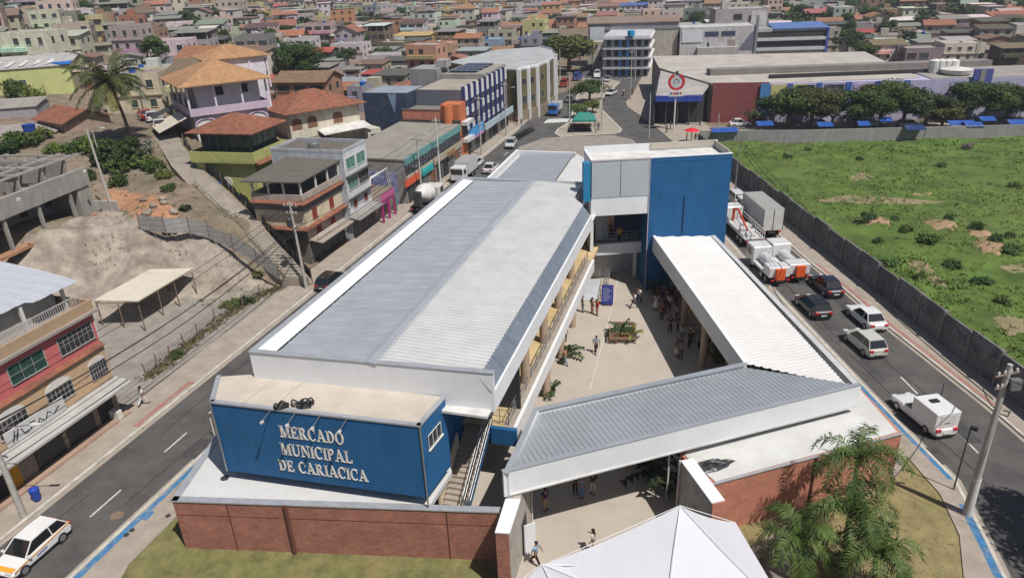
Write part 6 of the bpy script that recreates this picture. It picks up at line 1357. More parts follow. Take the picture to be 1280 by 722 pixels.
def house(q, az, w, dep, H, kind, wc, rc, seed, px=None, detail=True, hand=None):
    """front face centre at q, facade towards -u"""
    r = random.Random(seed); f = Fr(q.x, q.y, az); z0 = q.z; st_ = max(1, min(4, round(H/3.0)))
    nm = 'apartment_building' if st_ >= 3 else ('warehouse' if w > 22 else 'house')
    t = bname(nm, 'x', 'building' if nm != 'house' else 'house', f, 0, 0, z0); p = P_(t); hw = w/2
    wcol = tuple(c*r.uniform(.9, 1.1) for c in CC[wc]); rcol = tuple(c*r.uniform(.85, 1.1) for c in CC[rc])
    Hw = {'g': .78, 'h': .78, 'm': .88, 't': .74, 'f': 1.}[kind]*H; zb = z0-3
    wl = p('wall', B().box(f, 0, dep, -hw, hw, zb, z0+Hw), 'wall', wcol)
    if kind == 'f':
        p('roof', B().box(f, .12, dep-.12, -hw+.12, hw-.12, z0+Hw, z0+Hw+.06), 'rooftop', rcol); p('parapet', parapet(B(), f, 0, dep, -hw, hw, z0+Hw, .45, .14), 'wall', wcol)
        if r.random() < .5: c = f.w(dep*r.uniform(.5, .8), hw*r.uniform(-.5, .5), z0+Hw); B().cbox(c+Vector((0, 0, 1)), 2.4, 2.2, 2.0, az).build('rooftop_room', M['wall'], t, color=wcol)
        if r.random() < .6: c = f.w(dep*r.uniform(.2, .4), hw*r.uniform(-.6, .6), z0+Hw+.1); B().lathe(c, [(.5, 0), (.6, .8), (.2, 1.0)], 8).build('rooftop_tank', M['cleanpaint'], t, color=(.02, .1, .4) if r.random() < .5 else (.5, .5, .5))
    elif kind == 'g': 
        al = 'v' if w > dep else 'u'; p('roof', gable(B(), f, 0, dep, -hw, hw, z0+Hw, H-Hw, .45, .1, al), 'rooftile', rcol); b = B(); gable_end(b, f, .02, dep-.02, -hw+.02, hw-.02, z0+Hw, (H-Hw)*.93, al); p('gable_wall', b, 'wall', wcol)
    elif kind == 'h': p('roof', hiproof(B(), f, 0, dep, -hw, hw, z0+Hw, H-Hw, .5), 'rooftile', rcol)
    elif kind == 'm': p('roof', B().slab([f.w(-.4, -hw-.3, z0+Hw+.05), f.w(-.4, hw+.3, z0+Hw+.05), f.w(dep+.3, hw+.3, z0+H), f.w(dep+.3, -hw-.3, z0+H)], .1), 'fibre', rcol); p('roof_wall', B().box(f, dep*.5, dep, -hw+.05, hw-.05, z0+Hw, z0+Hw+(H-Hw)*.5), 'wall', wcol)
    else:
        p('terrace_parapet', parapet(B(), f, 0, dep, -hw, hw, z0+Hw, .5, .14), 'wall', wcol)
        for s_ in (-1, -.33, .33, 1): B().box(f, .05, .25, s_*(hw-.12)-.1, s_*(hw-.12)+.1, z0+Hw+.3, z0+H).build('terrace_post', M['wall'], t, color=(.5, .48, .45))
        p('terrace_roof', B().slab([f.w(-.4, -hw-.3, z0+H), f.w(-.4, hw+.3, z0+H), f.w(dep+.3, hw+.3, z0+H+.4), f.w(dep+.3, -hw-.3, z0+H+.4)], .12), 'fibre', rcol); p('terrace_back_wall', B().box(f, dep*.5, dep, -hw+.1, hw-.1, z0+Hw, z0+H-.05), 'wall', tuple(c*.7 for c in wcol))
    # windows and a ledge per storey
    sh = Hw/max(1, round(Hw/2.9)); ns = max(1, round(Hw/2.9)); n = max(1, min(7, int(w/2.6))); style = r.random()
    for k in range(ns):
        z = z0+k*sh+sh*.36
        if k == 0 and ns == 1 and not detail: continue
        for i in range(n):
            if r.random() < .12: continue
            c = -hw+(i+.5)*w/n; ww = (w/n)*r.choice((.36, .45)) if style < .75 else (w/n)*.74
            win(t, f, 'u-', c-ww/2, c+ww/2, 0, z, z+sh*.42, r.choice(('dark', 'glass', 'glass')), bars=0, framed=detail, fc=tuple(min(.7, c_*1.25) for c_ in wcol), deep=.09)
        if dep > 6: 
            sd_ = 'v+' if q.x < 25 else 'v-'
            for i in range(2): c = dep*(.28+.42*i); win(t, f, sd_, c-.5, c+.5, hw if sd_ == 'v+' else -hw, z, z+sh*.4, 'dark', framed=False)
        if ns > 1 and k and r.random() < .75:
            if r.random() < .5: p('balcony', B().box(f, -1.0, -.001, -hw*.9, hw*r.choice((.1, .9)), z0+k*sh-.12, z0+k*sh+.75), 'wall', tuple(min(.75, c_*r.choice((.75, 1.2))) for c_ in wcol))
            else: p('ledge', B().box(f, -.3, -.001, -hw-.1, hw+.1, z0+k*sh-.1, z0+k*sh+.12), 'wall', tuple(min(.75, c_*.75) for c_ in wcol))
    if r.random() < .45: p('door', B().box(f, -.04, -.002, hw*.3, hw*.3+1.0, z0, z0+2.1), 'paint', r.choice(((.2, .1, .06), (.1, .1, .1), (.4, .4, .4))))
    HOUSES.append([t, wc, st_, kind, rc, q, w]); return t
def hz(x, y, u, v): return proj(x, y, u)
def place(u0, u1, v0, v1, kind, wc, rc, az=10., dep=None, seed=0):
    q = hit((u0+u1)/2, v1); d = math.hypot(q.x, q.y)
    fd_ = Vector((math.cos(R_(az)), -math.sin(R_(az)), 0)); nn = Vector((math.sin(R_(az)), math.cos(R_(az)), 0))
    A = planehit(u0, v1, q, nn); C = planehit(u1, v1, q, nn); w = (C-A).length; w = min(w, 60)
    lo, hi = 0, 40
    for _ in range(30):
        m_ = (lo+hi)/2
        if proj(q.x, q.y, q.z+m_)[1] > v0: lo = m_
        else: hi = m_
    H = max(2.6, lo); dep = dep or max(6, min(12, w*.8))
    if v0 > 4 or True: HB.append((u0, u1, v0, v1, d))
    c = (A+C)/2+nn*dep/2; FOOT.append((c.x, c.y, (w+dep)/4+1.0))
    return house(Vector((*((A+C)/2)[:2], q.z)), az, w, dep, H, kind, wc, rc, seed, detail=(v1 > 45))
T = """8 44 13 43 f beige grey|44 83 15 50 f cream grey|84 113 13 29 f olive grey|70 118 31 56 f pink grey|114 136 21 51 f yellow grey|132 155 19 40 f white blue-grey|154 187 21 48 f brick~red orange
196 229 21 44 m grey grey|204 232 45 57 g grey red|196 244 57 76 m ochre brown|0 41 43 65 h pink dark~grey|138 174 51 67 t pale~grey grey|205 256 77 90 f blue-grey grey|161 212 90 105 f white grey|174 218 103 122 t white grey
258 292 36 50 g white red|271 303 2 27 f pink beige|273 302 51 65 f grey grey|302 320 38 52 g pink terracotta|301 319 29 38 f white pale~grey|90 120 69 85 g beige brown|150 178 67 86 g pale~grey grey|96 120 86 112 m grey pale~grey|0 15 0 12 f white grey|246 262 3 15 f white grey
323 350 15 31 f ochre orange|365 391 9 21 f sand beige|367 384 21 37 m white grey|389 412 22 33 f yellow white|419 430 21 33 f salmon beige|447 472 8 22 f blue-grey blue-grey|472 498 7 22 f white blue-grey|320 343 30 45 f grey grey|352 391 50 69 f white grey|377 415 61 82 g dark~grey red
325 347 60 86 f white grey|402 474 46 56 m white blue-grey|415 454 57 75 f white blue-grey|452 492 62 75 m pale~grey grey|491 537 43 59 m ochre ochre|520 567 25 37 f pale~grey grey|526 566 56 76 f salmon salmon|525 555 77 89 f pale~grey grey|557 579 70 87 g brick~red brick~red
478 522 76 94 t white dark~grey|446 480 78 97 m sand brown|453 492 91 105 m dark~grey red|415 456 102 119 m white blue-grey|437 456 111 140 f blue-grey grey|457 476 114 140 f sand grey|320 349 96 131 h cream red|556 597 41 51 f white pale~grey|592 626 51 65 f sky~blue sky~blue|570 607 62 76 m blue-grey blue-grey|601 640 60 71 g terracotta terracotta
611 660 29 46 h dark~grey terracotta|620 640 9 18 f orange orange|677 729 41 60 t blue-grey grey|700 724 18 34 f white white|690 710 24 42 t pink dark~grey|667 700 14 25 g terracotta terracotta|732 767 12 22 g brown terracotta|775 815 5 21 m white blue|835 867 1 14 f sand beige|835 862 14 24 f grey grey|652 675 47 67 f blue-grey grey|640 668 37 49 f white pale~grey
1014 1047 37 67 f pink blue-grey|1047 1068 36 49 m dark~grey white|1066 1105 39 53 m dark~grey red|1089 1129 50 77 g white brown|1103 1160 24 37 m dark~grey white|1118 1160 31 47 m grey grey|1181 1216 39 57 m brown dark~grey|1177 1228 56 78 f white sand|1146 1178 51 68 m blue-grey grey|1220 1266 37 52 g pale~grey red|1203 1236 20 40 m pale~grey white
1238 1290 15 38 g pink brick~red|1248 1290 57 82 m dark~brown brown|1228 1250 60 76 m grey grey|1082 1176 16 27 m dark~grey dark~grey|1070 1097 29 41 m grey grey|1166 1200 22 36 g brown brown|1124 1145 4 15 g brick~red red|1092 1112 5 15 m white blue|1130 1176 62 80 f grey pale~grey|1060 1088 52 66 m beige grey|430 452 86 98 m white grey|360 385 84 98 f grey grey|392 414 84 104 t pink grey|400 425 76 86 m pale~grey grey|500 524 62 74 m white grey|570 592 50 60 m pale~grey grey|640 652 52 66 f pale~grey grey|660 690 26 38 m white grey|600 625 36 48 m grey grey|350 376 37 49 m grey terracotta|392 420 36 46 f white grey|425 450 33 44 m beige grey|455 490 26 36 m terracotta terracotta|500 520 18 28 m white grey|540 580 14 22 m grey grey|590 615 12 24 f sand grey|232 256 84 98 m white grey|120 150 86 104 m grey pale~grey|118 140 56 68 m pale~grey grey|180 205 76 88 m grey grey"""
for i, e in enumerate(x for ln in T.split('\n') for x in ln.split('|')):
    e = e.split(); u0, u1, v0, v1 = map(float, e[:4]); wc, rc = e[5].replace('~', ' '), e[6].replace('~', ' ')
    az = -14. if u0 < 200 else (2. if u0 < 330 else (12. if u0 < 760 else 8.)); 
    place(u0, u1, v0, v1, e[4], wc, rc, az+rnd.uniform(-5, 5), seed=i)
# areas kept free
EX = [P2([(560, 250), (430, 330), (300, 200), (370, 150), (400, 100), (560, 60), (700, 62), (735, 80), (760, 66), (790, 20), (812, 20), (835, 60), (1300, 60), (1300, 300), (600, 300)])]
road2 = [hit(797, 60), hit(800, 40), hit(806, 22), hit(812, 8)]
b = B(); strip(b, [(q.x, q.y) for q in road2], -3.5, 3.5, .03); tag(b.build('road', M['asphalt']), kind='structure')
def blocked(x, y, rad):
    px, py, dz = proj(x, y, terr(x, y))
    if dz < 0: return True
    for cx_, cy_, rr in FOOT:
        if (cx_-x)**2+(cy_-y)**2 < (rad+rr)**2*.82: return True
    return False
for t_ in [o for o in COL.objects if o.type == 'EMPTY' and o.get('category') in ('house', 'building', 'mall', 'shed', 'shop', 'office block', 'market hall')]:
    if t_ in [h[0] for h in HOUSES]: continue
    rr = {'corner_block': 15, 'shopping_mall': 30, 'market_building': 30, 'curved_building': 20, 'striped_office_block': 16, 'theatre_building': 17, 'grey_complex': 15, 'upper_hall': 12, 'office_building': 13, 'lime_block': 22, 'pink_mansion': 11, 'cream_house': 10, 'unfinished_building': 14, 'teal_building': 14}.get(t_.name, 7)
    FOOT.append((t_.location.x, t_.location.y, rr))
mall_poly = P2([(880, 178), (815, 150), (790, 125), (800, 90), (822, 66), (1300, 66), (1300, 200)]); 
junc_poly = P2([(630, 190), (640, 150), (690, 108), (700, 90), (745, 74), (783, 58), (796, 20), (816, 20), (808, 66), (812, 90), (800, 110), (842, 179)])
hill_poly = [tuple(at(u, v, z)[:2]) for u, v, z in ((0, 200, 9), (100, 150, 9), (160, 125, 10), (240, 150, 10.5), (230, 250, 7), (400, 330, 0), (380, 420, 0), (0, 500, 0), (-100, 300, 7))]
curved_poly = P2([(630, 165), (560, 180), (520, 60), (700, 56), (720, 90)], 3)
WEI = [('white', 20), ('cream', 8), ('beige', 8), ('pale grey', 12), ('grey', 9), ('ochre', 1), ('yellow', 1), ('orange', 1), ('salmon', 1), ('pink', 1), ('brick red', 1), ('brown', 2), ('blue-grey', 1), ('sand', 7), ('olive', 1), ('bare brick', 8)]
WP = [n for n, k in WEI for _ in range(k)]
RF = {'f': ['grey', 'grey', 'pale grey', 'beige', 'dark grey'], 'g': ['terracotta', 'terracotta', 'brick red', 'brown', 'terracotta'], 'h': ['terracotta', 'brick red', 'terracotta'], 'm': ['grey', 'dark grey', 'pale grey', 'brown', 'grey', 'dark brown', 'white', 'beige', 'dark grey'], 't': ['dark grey', 'grey', 'brown', 'white']}
cands = []
rr_ = random.Random(31)
gx = Fr(0, 120, 14.)
for iu in range(-4, 52):
    for iv in range(-52, 42):
        u, v = iu*10.4+rr_.uniform(-1.7, 1.7), iv*10.2+rr_.uniform(-1.6, 1.6)
        if iu % 4 == 0 or iv % 7 == 0: 
            if rr_.random() < .8: continue
        p_ = gx.w(u, v); x, y = p_.x, p_.y
        if y < 60: continue
        z = terr(x, y); px, py, dz = proj(x, y, z+4)
        if dz < 20 or px < -60 or px > 1340 or py < -14: continue
        if inpoly(x, y, mall_poly) or inpoly(x, y, junc_poly) or inpoly(x, y, hill_poly) or inpoly(x, y, curved_poly): continue
        uu, vv = MF.uv((x, y))
        if vv > -24 and y < 168: continue
        if x > 30 and y < 166: continue
        if blocked(x, y, 4.6): continue
        cands.append((dz, x, y, z)); 
cands.sort(); NI = 290-len(HOUSES); near, far = cands[:NI], cands[NI:]
def style(r, x, y):
    k = r.choice('fffmmmgggttt' if x < 60 else 'ffmmmmgggtt'); wc = r.choice(WP); return k, wc, r.choice(RF[k])
for i, (dz, x, y, z) in enumerate(near):
    r = random.Random(1000+i); k, wc, rc = style(r, x, y); w, d = r.uniform(7.5, 10.5), r.uniform(7, 9.5); H = r.choice((3.2, 5.8, 6.2, 6.4, 8.6, 3.6) if x < 40 else (3.2, 3.4, 5.6, 5.8, 3.4))
    az = (14 if x > -60 else (-6 if x > -110 else -20))+r.uniform(-7, 7)+r.choice((0, 0, 0, 180-180))
    house(Vector((x, y-d/2, z)), az, w, d, H+(.9 if k in 'gh' else .4), k, wc, rc, 500+i, detail=dz < 190)
print('houses individual', len(HOUSES), 'far', len(far))
# the far town as one mass
fv, ff, fc_ = [], [], []
def fbox(f, u0, u1, v0, v1, z0, z1, col, top=None):
    n = len(fv); fv.extend([tuple(f.w(u, v, z)) for z in (z0, z1) for (u, v) in ((u0, v0), (u0, v1), (u1, v1), (u1, v0))])
    for k, q in enumerate([(4, 7, 6, 5), (0, 4, 5, 1), (1, 5, 6, 2), (2, 6, 7, 3), (3, 7, 4, 0)]): ff.append(tuple(i+n for i in q)); fc_.append((top or col) if k == 0 else col)
def farhouse(x, y, z, r):
    k, wc, rc = style(r, x, y); f = Fr(x, y, 14+r.uniform(-10, 10)+(0 if x > -60 else -20)); w, d, H = r.uniform(7, 11), r.uniform(7, 10), r.choice((3.2, 3.4, 6, 6.2, 8.8, 3.4)); hw = w/2
    wc, rc = tuple(c*r.uniform(.85, 1.1) for c in CC[wc]), tuple(c*r.uniform(.8, 1.1) for c in CC[rc])
    if k in 'fmt':
        fbox(f, 0, d, -hw, hw, z-4, z+H, wc, rc)
        if k != 'f': fbox(f, -.4, d+.3, -hw-.3, hw+.3, z+H+(.9 if k == 't' else 0), z+H+(1.05 if k == 't' else .15), rc)
        elif r.random() < .5: fbox(f, d*.5, d*.5+2, -1, 1.4, z+H, z+H+1.8, wc, rc)
    else:
        fbox(f, 0, d, -hw, hw, z-4, z+H, wc, rc); n = len(fv); o = .4
        fv.extend([tuple(f.w(*q)) for q in ((-o, -hw-o, z+H), (-o, hw+o, z+H), (d+o, hw+o, z+H), (d+o, -hw-o, z+H), (d/2, -hw-o, z+H+1.5), (d/2, hw+o, z+H+1.5))])
        for q in ((0, 1, 5, 4), (2, 3, 4, 5)): ff.append(tuple(i+n for i in q)); fc_.append(rc)
        for q in ((1, 2, 5), (3, 0, 4)): ff.append(tuple(i+n for i in q)); fc_.append(wc)
    ns = max(1, round(H/2.9))
    for s_ in range(ns):
        for i in range(3):
            if r.random() < .2: continue
            c = -hw+(i+.5)*w/3; fbox(f, -.05, 0, c-.55, c+.55, z+s_*2.9+1.0, z+s_*2.9+2.2, (.04, .045, .05))
for i, (dz, x, y, z) in enumerate(far): farhouse(x, y, z, random.Random(9000+i))
r = random.Random(77)
for i in range(1700):
    px = r.uniform(-40, 1320); py = r.uniform(-4, 42) if px < 900 else r.uniform(-4, 10)
    q = hit(px, py)
    if q.y < 440 or q.y > 900: continue
    if q.z > 25+max(0, -q.x*.05) and r.random() < .9: continue
    if mnoise.noise(Vector((q.x*.008, q.y*.008, 3))) < -.22: continue
    farhouse(q.x, q.y, q.z, r)
me = bpy.data.meshes.new('distant_houses'); me.from_pydata(fv, [], ff); ca = me.color_attributes.new('Col', 'FLOAT_COLOR', 'CORNER')
arr = []
for f_, c in zip(ff, fc_): arr += [c[0], c[1], c[2], 1.]*len(f_)
ca.data.foreach_set('color', arr)
fm = bpy.data.materials.new('distant_house_paint'); fm.use_nodes = True; nd = fm.node_tree; at_ = nd.nodes.new('ShaderNodeVertexColor'); at_.layer_name = 'Col'; tcx = nd.nodes.new('ShaderNodeNewGeometry'); nz = nd.nodes.new('ShaderNodeTexNoise'); nz.inputs['Scale'].default_value = .35; nd.links.new(tcx.outputs['Position'], nz.inputs['Vector'])
mx = nd.nodes.new('ShaderNodeMix'); mx.data_type = 'RGBA'; mx.blend_type = 'MULTIPLY'; mx.inputs[0].default_value = .5; nd.links.new(at_.outputs[0], mx.inputs[6]); nd.links.new(nz.outputs['Color'], mx.inputs[7]); nd.links.new(at_.outputs[0], nd.nodes['Principled BSDF'].inputs['Base Color']); nd.nodes['Principled BSDF'].inputs['Roughness'].default_value = .9
me.materials.append(fm); o = bpy.data.objects.new('distant_houses', me); COL.objects.link(o); tag(o, 'mass of far small houses filling the town up to the hills', 'houses', kind='stuff')
# ================= vegetation =================
def crownmesh(seed, n, leaf, clumps=16, flat=.75):
    r = random.Random(seed); b = B(); cl = []
    for k in range(clumps):
        t = r.uniform(0, 2*math.pi); z = r.uniform(-.55, .8)*flat; q = math.sqrt(max(0, 1-(z/flat)**2))*r.uniform(.35, .8); cl.append((math.cos(t)*q, math.sin(t)*q, z*.8, r.uniform(.25, .46)))
    for i in range(n):
        c = r.choice(cl); d = Vector((r.gauss(0, 1), r.gauss(0, 1), r.gauss(0, 1))).normalized(); rad = c[3]*(r.random()**.35)
        p = Vector(c[:3])+Vector((d.x*rad, d.y*rad, d.z*rad*.8)); nrm = (d+Vector((r.gauss(0, .5), r.gauss(0, .5), r.gauss(.3, .5)))).normalized(); a = nrm.orthogonal().normalized(); e = nrm.cross(a); t = r.uniform(0, 6.28)
        x = (a*math.cos(t)+e*math.sin(t))*leaf*r.uniform(.6, 1.3); y = nrm.cross(x)*.55
        b.v += [tuple(p-x), tuple(p+y), tuple(p+x), tuple(p-y)]; n0 = len(b.v)-4; b.f.append((n0, n0+1, n0+2, n0+3)); b.sm.append(False)
    return b
HID = Vector((0, 0, 0))
def treeproto(name, seed, n, leaf, trunk=True, flat=.75, tr=.07, th=1.3):
    t = thing(name, 'x', 'tree'); b = crownmesh(seed, n, leaf, flat=flat)
    b.v = [(x, y, z+th) for x, y, z in b.v]; cr = b.build('crown', M['leaf'], t)
    if trunk:
        b = B(); b.path([(0, 0, -.3), (.03, .02, th*.35), (0, .02, th*.7)], tr, 7, tr*.7); r = random.Random(seed)
        for k in range(5): a = k*1.26+r.random(); b.path([(0, .02, th*.5), (math.cos(a)*.2, math.sin(a)*.2, th*.85), (math.cos(a)*.5, math.sin(a)*.5, th*1.15)], tr*.5, 5, tr*.15)
        b.build('trunk', M['trunk'], t)
    return t
PT = [treeproto('tree', 40+k, 2400, .075) for k in range(3)]
PTB = treeproto('tree', 50, 9000, .042)
PS = [treeproto('bush', 60+k, 900, .11, trunk=False, flat=.6, th=.42) for k in range(3)]
used = set()
def tree(proto, px, py, R, H, label, col, group=None, z=None, cat='tree', name=None):
    """R crown radius (m), H total height; px,py: foot"""
    q = hit(px, py) if z is None else at(px, py, z); return treeat(proto, q, R, H, label, col, group, cat, name)
def treeat(proto, q, R, H, label, col, group=None, cat='tree', name=None):
    if proto.name in used: t = copy_tree(proto)
    else: t = proto; used.add(proto.name)
    hh = {True: 2.0, False: 1.0}[proto in PT or proto is PTB]
    t.location = q; t.scale = (R, R, H/hh); t.rotation_euler = (0, 0, rnd.uniform(0, 6.28)); tag(t, label, cat, group)
    if name: t.name = name
    for k in kids(t):
        if k.name.startswith('crown'): k.color = (*[c*rnd.uniform(.88, 1.12) for c in col], 1)
    return t
DG, MG, YG = (.035, .06, .018), (.055, .09, .022), (.1, .13, .03)
tree(PTB, 376, 118, 6.5, 10.5, 'big round dark green tree behind the cream house with red hip roof', DG)
TL = [(334, 104, 3.2, 5, 'small yellow-green tree left of the big round tree behind the cream house', YG), (436, 84, 3.6, 6, 'round dark tree beside the sheet roofed houses left of the navy block', DG), (545, 50, 4, 6, 'round tree at the right end of the long ochre wall', DG), (517, 76, 3.5, 5, 'dark tree left of the salmon block', DG),
 (712, 92, 8.5, 12, 'large spreading olive-green tree beside the curved building', (.1, .12, .03)), (690, 88, 5.5, 9, 'darker tree at the left edge of the large spreading road tree', DG), (737, 128, 5.0, 6.0, 'round green tree on the traffic island', MG), (722, 148, 2.6, 3.4, 'small loose tree left behind the green shelter', YG), (741, 142, 2.4, 3.2, 'small light tree right behind the green shelter', YG),
 (1000, 28, 7, 9, 'dark broad tree far behind the white office building', DG), (1020, 30, 7, 8, 'green tree right of the dark broad one behind the offices', MG), (1045, 36, 8, 9, 'bright green tree in the row behind the offices', MG), (985, 34, 5, 7, 'yellowish tree low behind the office roof', YG), (1065, 24, 8, 9, 'dark tree in the middle of the far right row', DG), (1085, 30, 7, 8, 'rounded tree at the right end of the row behind the offices', MG),
 (1057, 70, 5, 9, 'tall dark tree beside the pink and beige stepped house', DG), (1078, 78, 4, 6, 'lighter bushy tree at the back edge of the mall roof', MG), (1170, 42, 4, 6, 'tree between grey houses far right', DG),
 (1150, 16, 8, 9, 'tree in the far top right row near a white roof', MG), (1195, 18, 9, 10, 'broad tree in the far top right row', DG), (1225, 16, 8, 10, 'dark tree in the far top right row beside a red roof', DG), (1265, 14, 9, 9, 'yellowish tree at the far top right corner', YG), (960, 12, 8, 8, 'tree far behind the pinkish grey upper hall', MG), (1110, 8, 8, 8, 'tree left of the far white and blue shed', DG),
 (8, 30, 6, 9, 'dark tree at the top left corner', DG), (22, 42, 5, 7, 'green tree at the left edge below the top left corner', MG), (60, 66, 5, 7, 'round tree above the lime windowless block', DG), (85, 72, 5, 6, 'green tree left of the brown tile roofs above the lime block', MG), (25, 70, 5, 5, 'bushy tree above the left end of the lime block', MG), (95, 12, 7, 6, 'tree at the top above the hillside apartments', MG), (150, 16, 8, 8, 'broad tree at the top behind the white blue-grey flats', MG), (178, 18, 8, 8, 'dark tree at the top above the brick red block', DG), (212, 14, 9, 9, 'large tree at the top right of the brick red block', DG),
 (237, 40, 6, 9, 'dark tree in the middle of the upper left slope', DG), (246, 56, 6, 8, 'round tree beside the ochre house', DG), (262, 66, 5, 7, 'tree right of the ochre house', MG), (308, 28, 5, 6, 'tree right of the tall pink flats', DG), (148, 54, 4, 4, 'low tree on the terrace of the pale grey columned house', MG), (317, 70, 5, 7, 'dark tree left of the narrow white tower house', DG), (295, 45, 4, 5, 'small tree beside the grey houses left of centre', MG), (385, 50, 4, 5, 'tree in front of the white blocks left of centre', DG), (458, 34, 4, 5, 'tree below the far blue-grey warehouse', DG), (612, 28, 5, 5, 'tree left of the dark pavilion', DG), (677, 36, 4, 5, 'tree in front of the far white arched house', DG), (714, 42, 5, 6, 'tree right of the pink terrace house', DG), (405, 66, 3, 4, 'small tree in front of the red roofed dark house', MG)]
for i, (u, v, R, H, lb, c) in enumerate(TL): tree(PT[i % 3], u, v, R*(.8 if R > 4.5 and v < 60 else 1), H*.9, lb, c, 'trees of the town')
for i, (u, v, R, H, lb) in enumerate([(962, 160, 4.2, 7.5, 'first tree of the parking strip row, half in front of the yellow mural'), (985, 161, 5.2, 8, 'second tree of the parking strip row'), (1012, 160, 5.5, 8.5, 'third tree of the parking strip row, with dark dense crown'), (1040, 160, 4, 6, 'fourth, smaller tree of the parking strip row'), (1072, 161, 6.3, 9.5, 'fifth and widest tree of the parking strip row'), (1100, 159, 5.6, 9, 'sixth tree of the parking strip row'), (1128, 158, 5, 8.5, 'seventh tree of the parking strip row'), (1155, 160, 4.8, 7.5, 'eighth tree of the parking strip row before the gap'), (1175, 161, 3.8, 6, 'ninth, low tree of the parking strip row'), (1205, 152, 5, 8, 'first pale tree after the gap in the row'), (1232, 156, 5.5, 8.5, 'second tree after the gap in the row'), (1258, 154, 5.5, 8.5, 'third tree after the gap in the row'), (1282, 153, 5, 8, 'last tree of the row, cut by the picture edge')]):
    tree([PTB, PT[0], PT[1], PT[2]][0 if i in (2, 4, 5, 7, 10) else 1+i % 3], u, v, R*1.12, H*(.76+.14*((i*3) % 4)/3), lb, [DG, (.045, .075, .02), (.06, .075, .02)][i % 3], 'trees of the parking strip', z=0)
BL_ = [(150, 213, 2.2, 1.8, 'dense bush right of the leaning lamp pole'), (164, 205, 2.6, 2.2, 'big bush behind the curved retaining wall'), (183, 208, 2.0, 1.6, 'bush at the right end of the curved retaining wall'), (195, 212, 1.6, 1.3, 'small bush beside the alley above the retaining wall'), (135, 205, 2.2, 2.4, 'bush below the tiled cottage windows'), (120, 190, 2, 2.2, 'bush beside the corner of the tiled cottage'), (30, 182, 2.4, 2.2, 'dark bush between the sheds at the left edge'), (12, 190, 2, 1.6, 'bush at the left edge above the unfinished building'), (70, 192, 1.6, 1.4, 'bush beside the worn flat roofed shed'), (148, 232, 1.4, 1.6, 'small dark bush on the red soil by the pole'), (128, 262, .8, .7, 'weed tuft beside the grey parapet wall'), (44, 128, 2.4, 3, 'bush in front of the lime block wall'), (25, 122, 2.4, 3.4, 'palm-like shrub in front of the lime block wall'), (308, 378, 1.0, .7, 'weeds at the end of the wire fence near the pole'), (290, 382, 1.2, .6, 'weeds on the wire fence'), (222, 445, .8, .5, 'dry weeds at the foot of the wire fence'), (232, 262, .8, .6, 'weeds beside the alley wall'), (322, 345, .7, .6, 'weeds beside the worn stair'), (140, 192, 2.2, 2.0, 'bush under the coconut palm on its left'), (158, 195, 2.4, 1.8, 'bush right under the coconut palm'), (205, 222, 1.2, 1.0, 'weeds between the retaining wall and the alley'), (212, 238, 1.0, .8, 'weeds at the lower alley edge'), (110, 225, 1.2, 1.4, 'bush behind the end wall of the unfinished building'), (50, 175, 2, 1.8, 'bush between the worn flat shed and the cottage'), (95, 190, 1.8, 1.6, 'bush below the cottage gable')]
for i, (u, v, R, H, lb) in enumerate(BL_): tree(PS[i % 3], u, v, R, H, lb, [MG, DG, YG][i % 3], 'bushes of the hillside', cat='bush')
t = tree(PS[0], 178, 196, 2.0, 2.2, 'bush covered in white blossom beside the alley', (.5, .5, .45), cat='bush', name='blossoming_bush')
tree(PT[1], 170, 200, 1.6, 3, 'thin tree trunk bush behind the white blossoming bush', DG)
# field bushes
FB = [(1209, 135+50, 2, 1.6, 'bare grey bush in the far part of the field'), (1010, 165+22, 1.2, .8, 'small bush near the far left corner of the field'), (1085, 282, 1.5, 1.1, 'bush left of the first soil mound'), (1118, 278, 1.2, 1.0, 'bush right behind the first soil mound'), (1133, 291, 1.4, 1.1, 'bush between the first and second soil mounds'), (1183, 281, 1.4, 1.3, 'bush behind the second soil mound'), (1217, 293, 1.6, 1.5, 'bush beside the third soil mound'), (1160, 302, 2.0, 1.4, 'wide bush below the second soil mound'), (1242, 308, 1.5, 1.3, 'bush right of the lowest soil mound'), (1110, 330, 1.8, 1.1, 'bush near the wall below the first soil mound'), (1262, 298, 1.6, 1.2, 'bush at the right edge of the mounds'), (1190, 330, 1.8, 1.1, 'bush below the third mound'), (1265, 318, 1.8, 1.2, 'bush at the picture edge right of the mounds'), (1150, 350, 1.5, 1.0, 'bush near the bend of the dark wall'), (1228, 350, 1.6, 1.0, 'bush in the lower field'), (1098, 302, 1.4, 1.0, 'bush just above the dark wall'), (1255, 375, 1.5, .9, 'bush at the lower right of the field'), (985, 196, 1.4, .9, 'low bush near the wall corner of the field'), (1178, 208, 1.6, .9, 'low bush in the middle of the field'), (1270, 232, 1.8, 1.0, 'low bush at the right edge of the field'), (1075, 200, 1.6, .9, 'low bush above the dry track in the field')]
for i, (u, v, R, H, lb) in enumerate(FB):
    q = at(u, v, .4); q.z = fz(q.x, q.y); treeat(PS[i % 3], q, R*(.45+.35*((i*7) % 5)/5), H*.7, lb, (.2, .18, .15) if i == 0 else [(.065, .12, .035), (.08, .12, .03), (.05, .09, .03)][i % 3], 'bushes in the field', cat='bush')
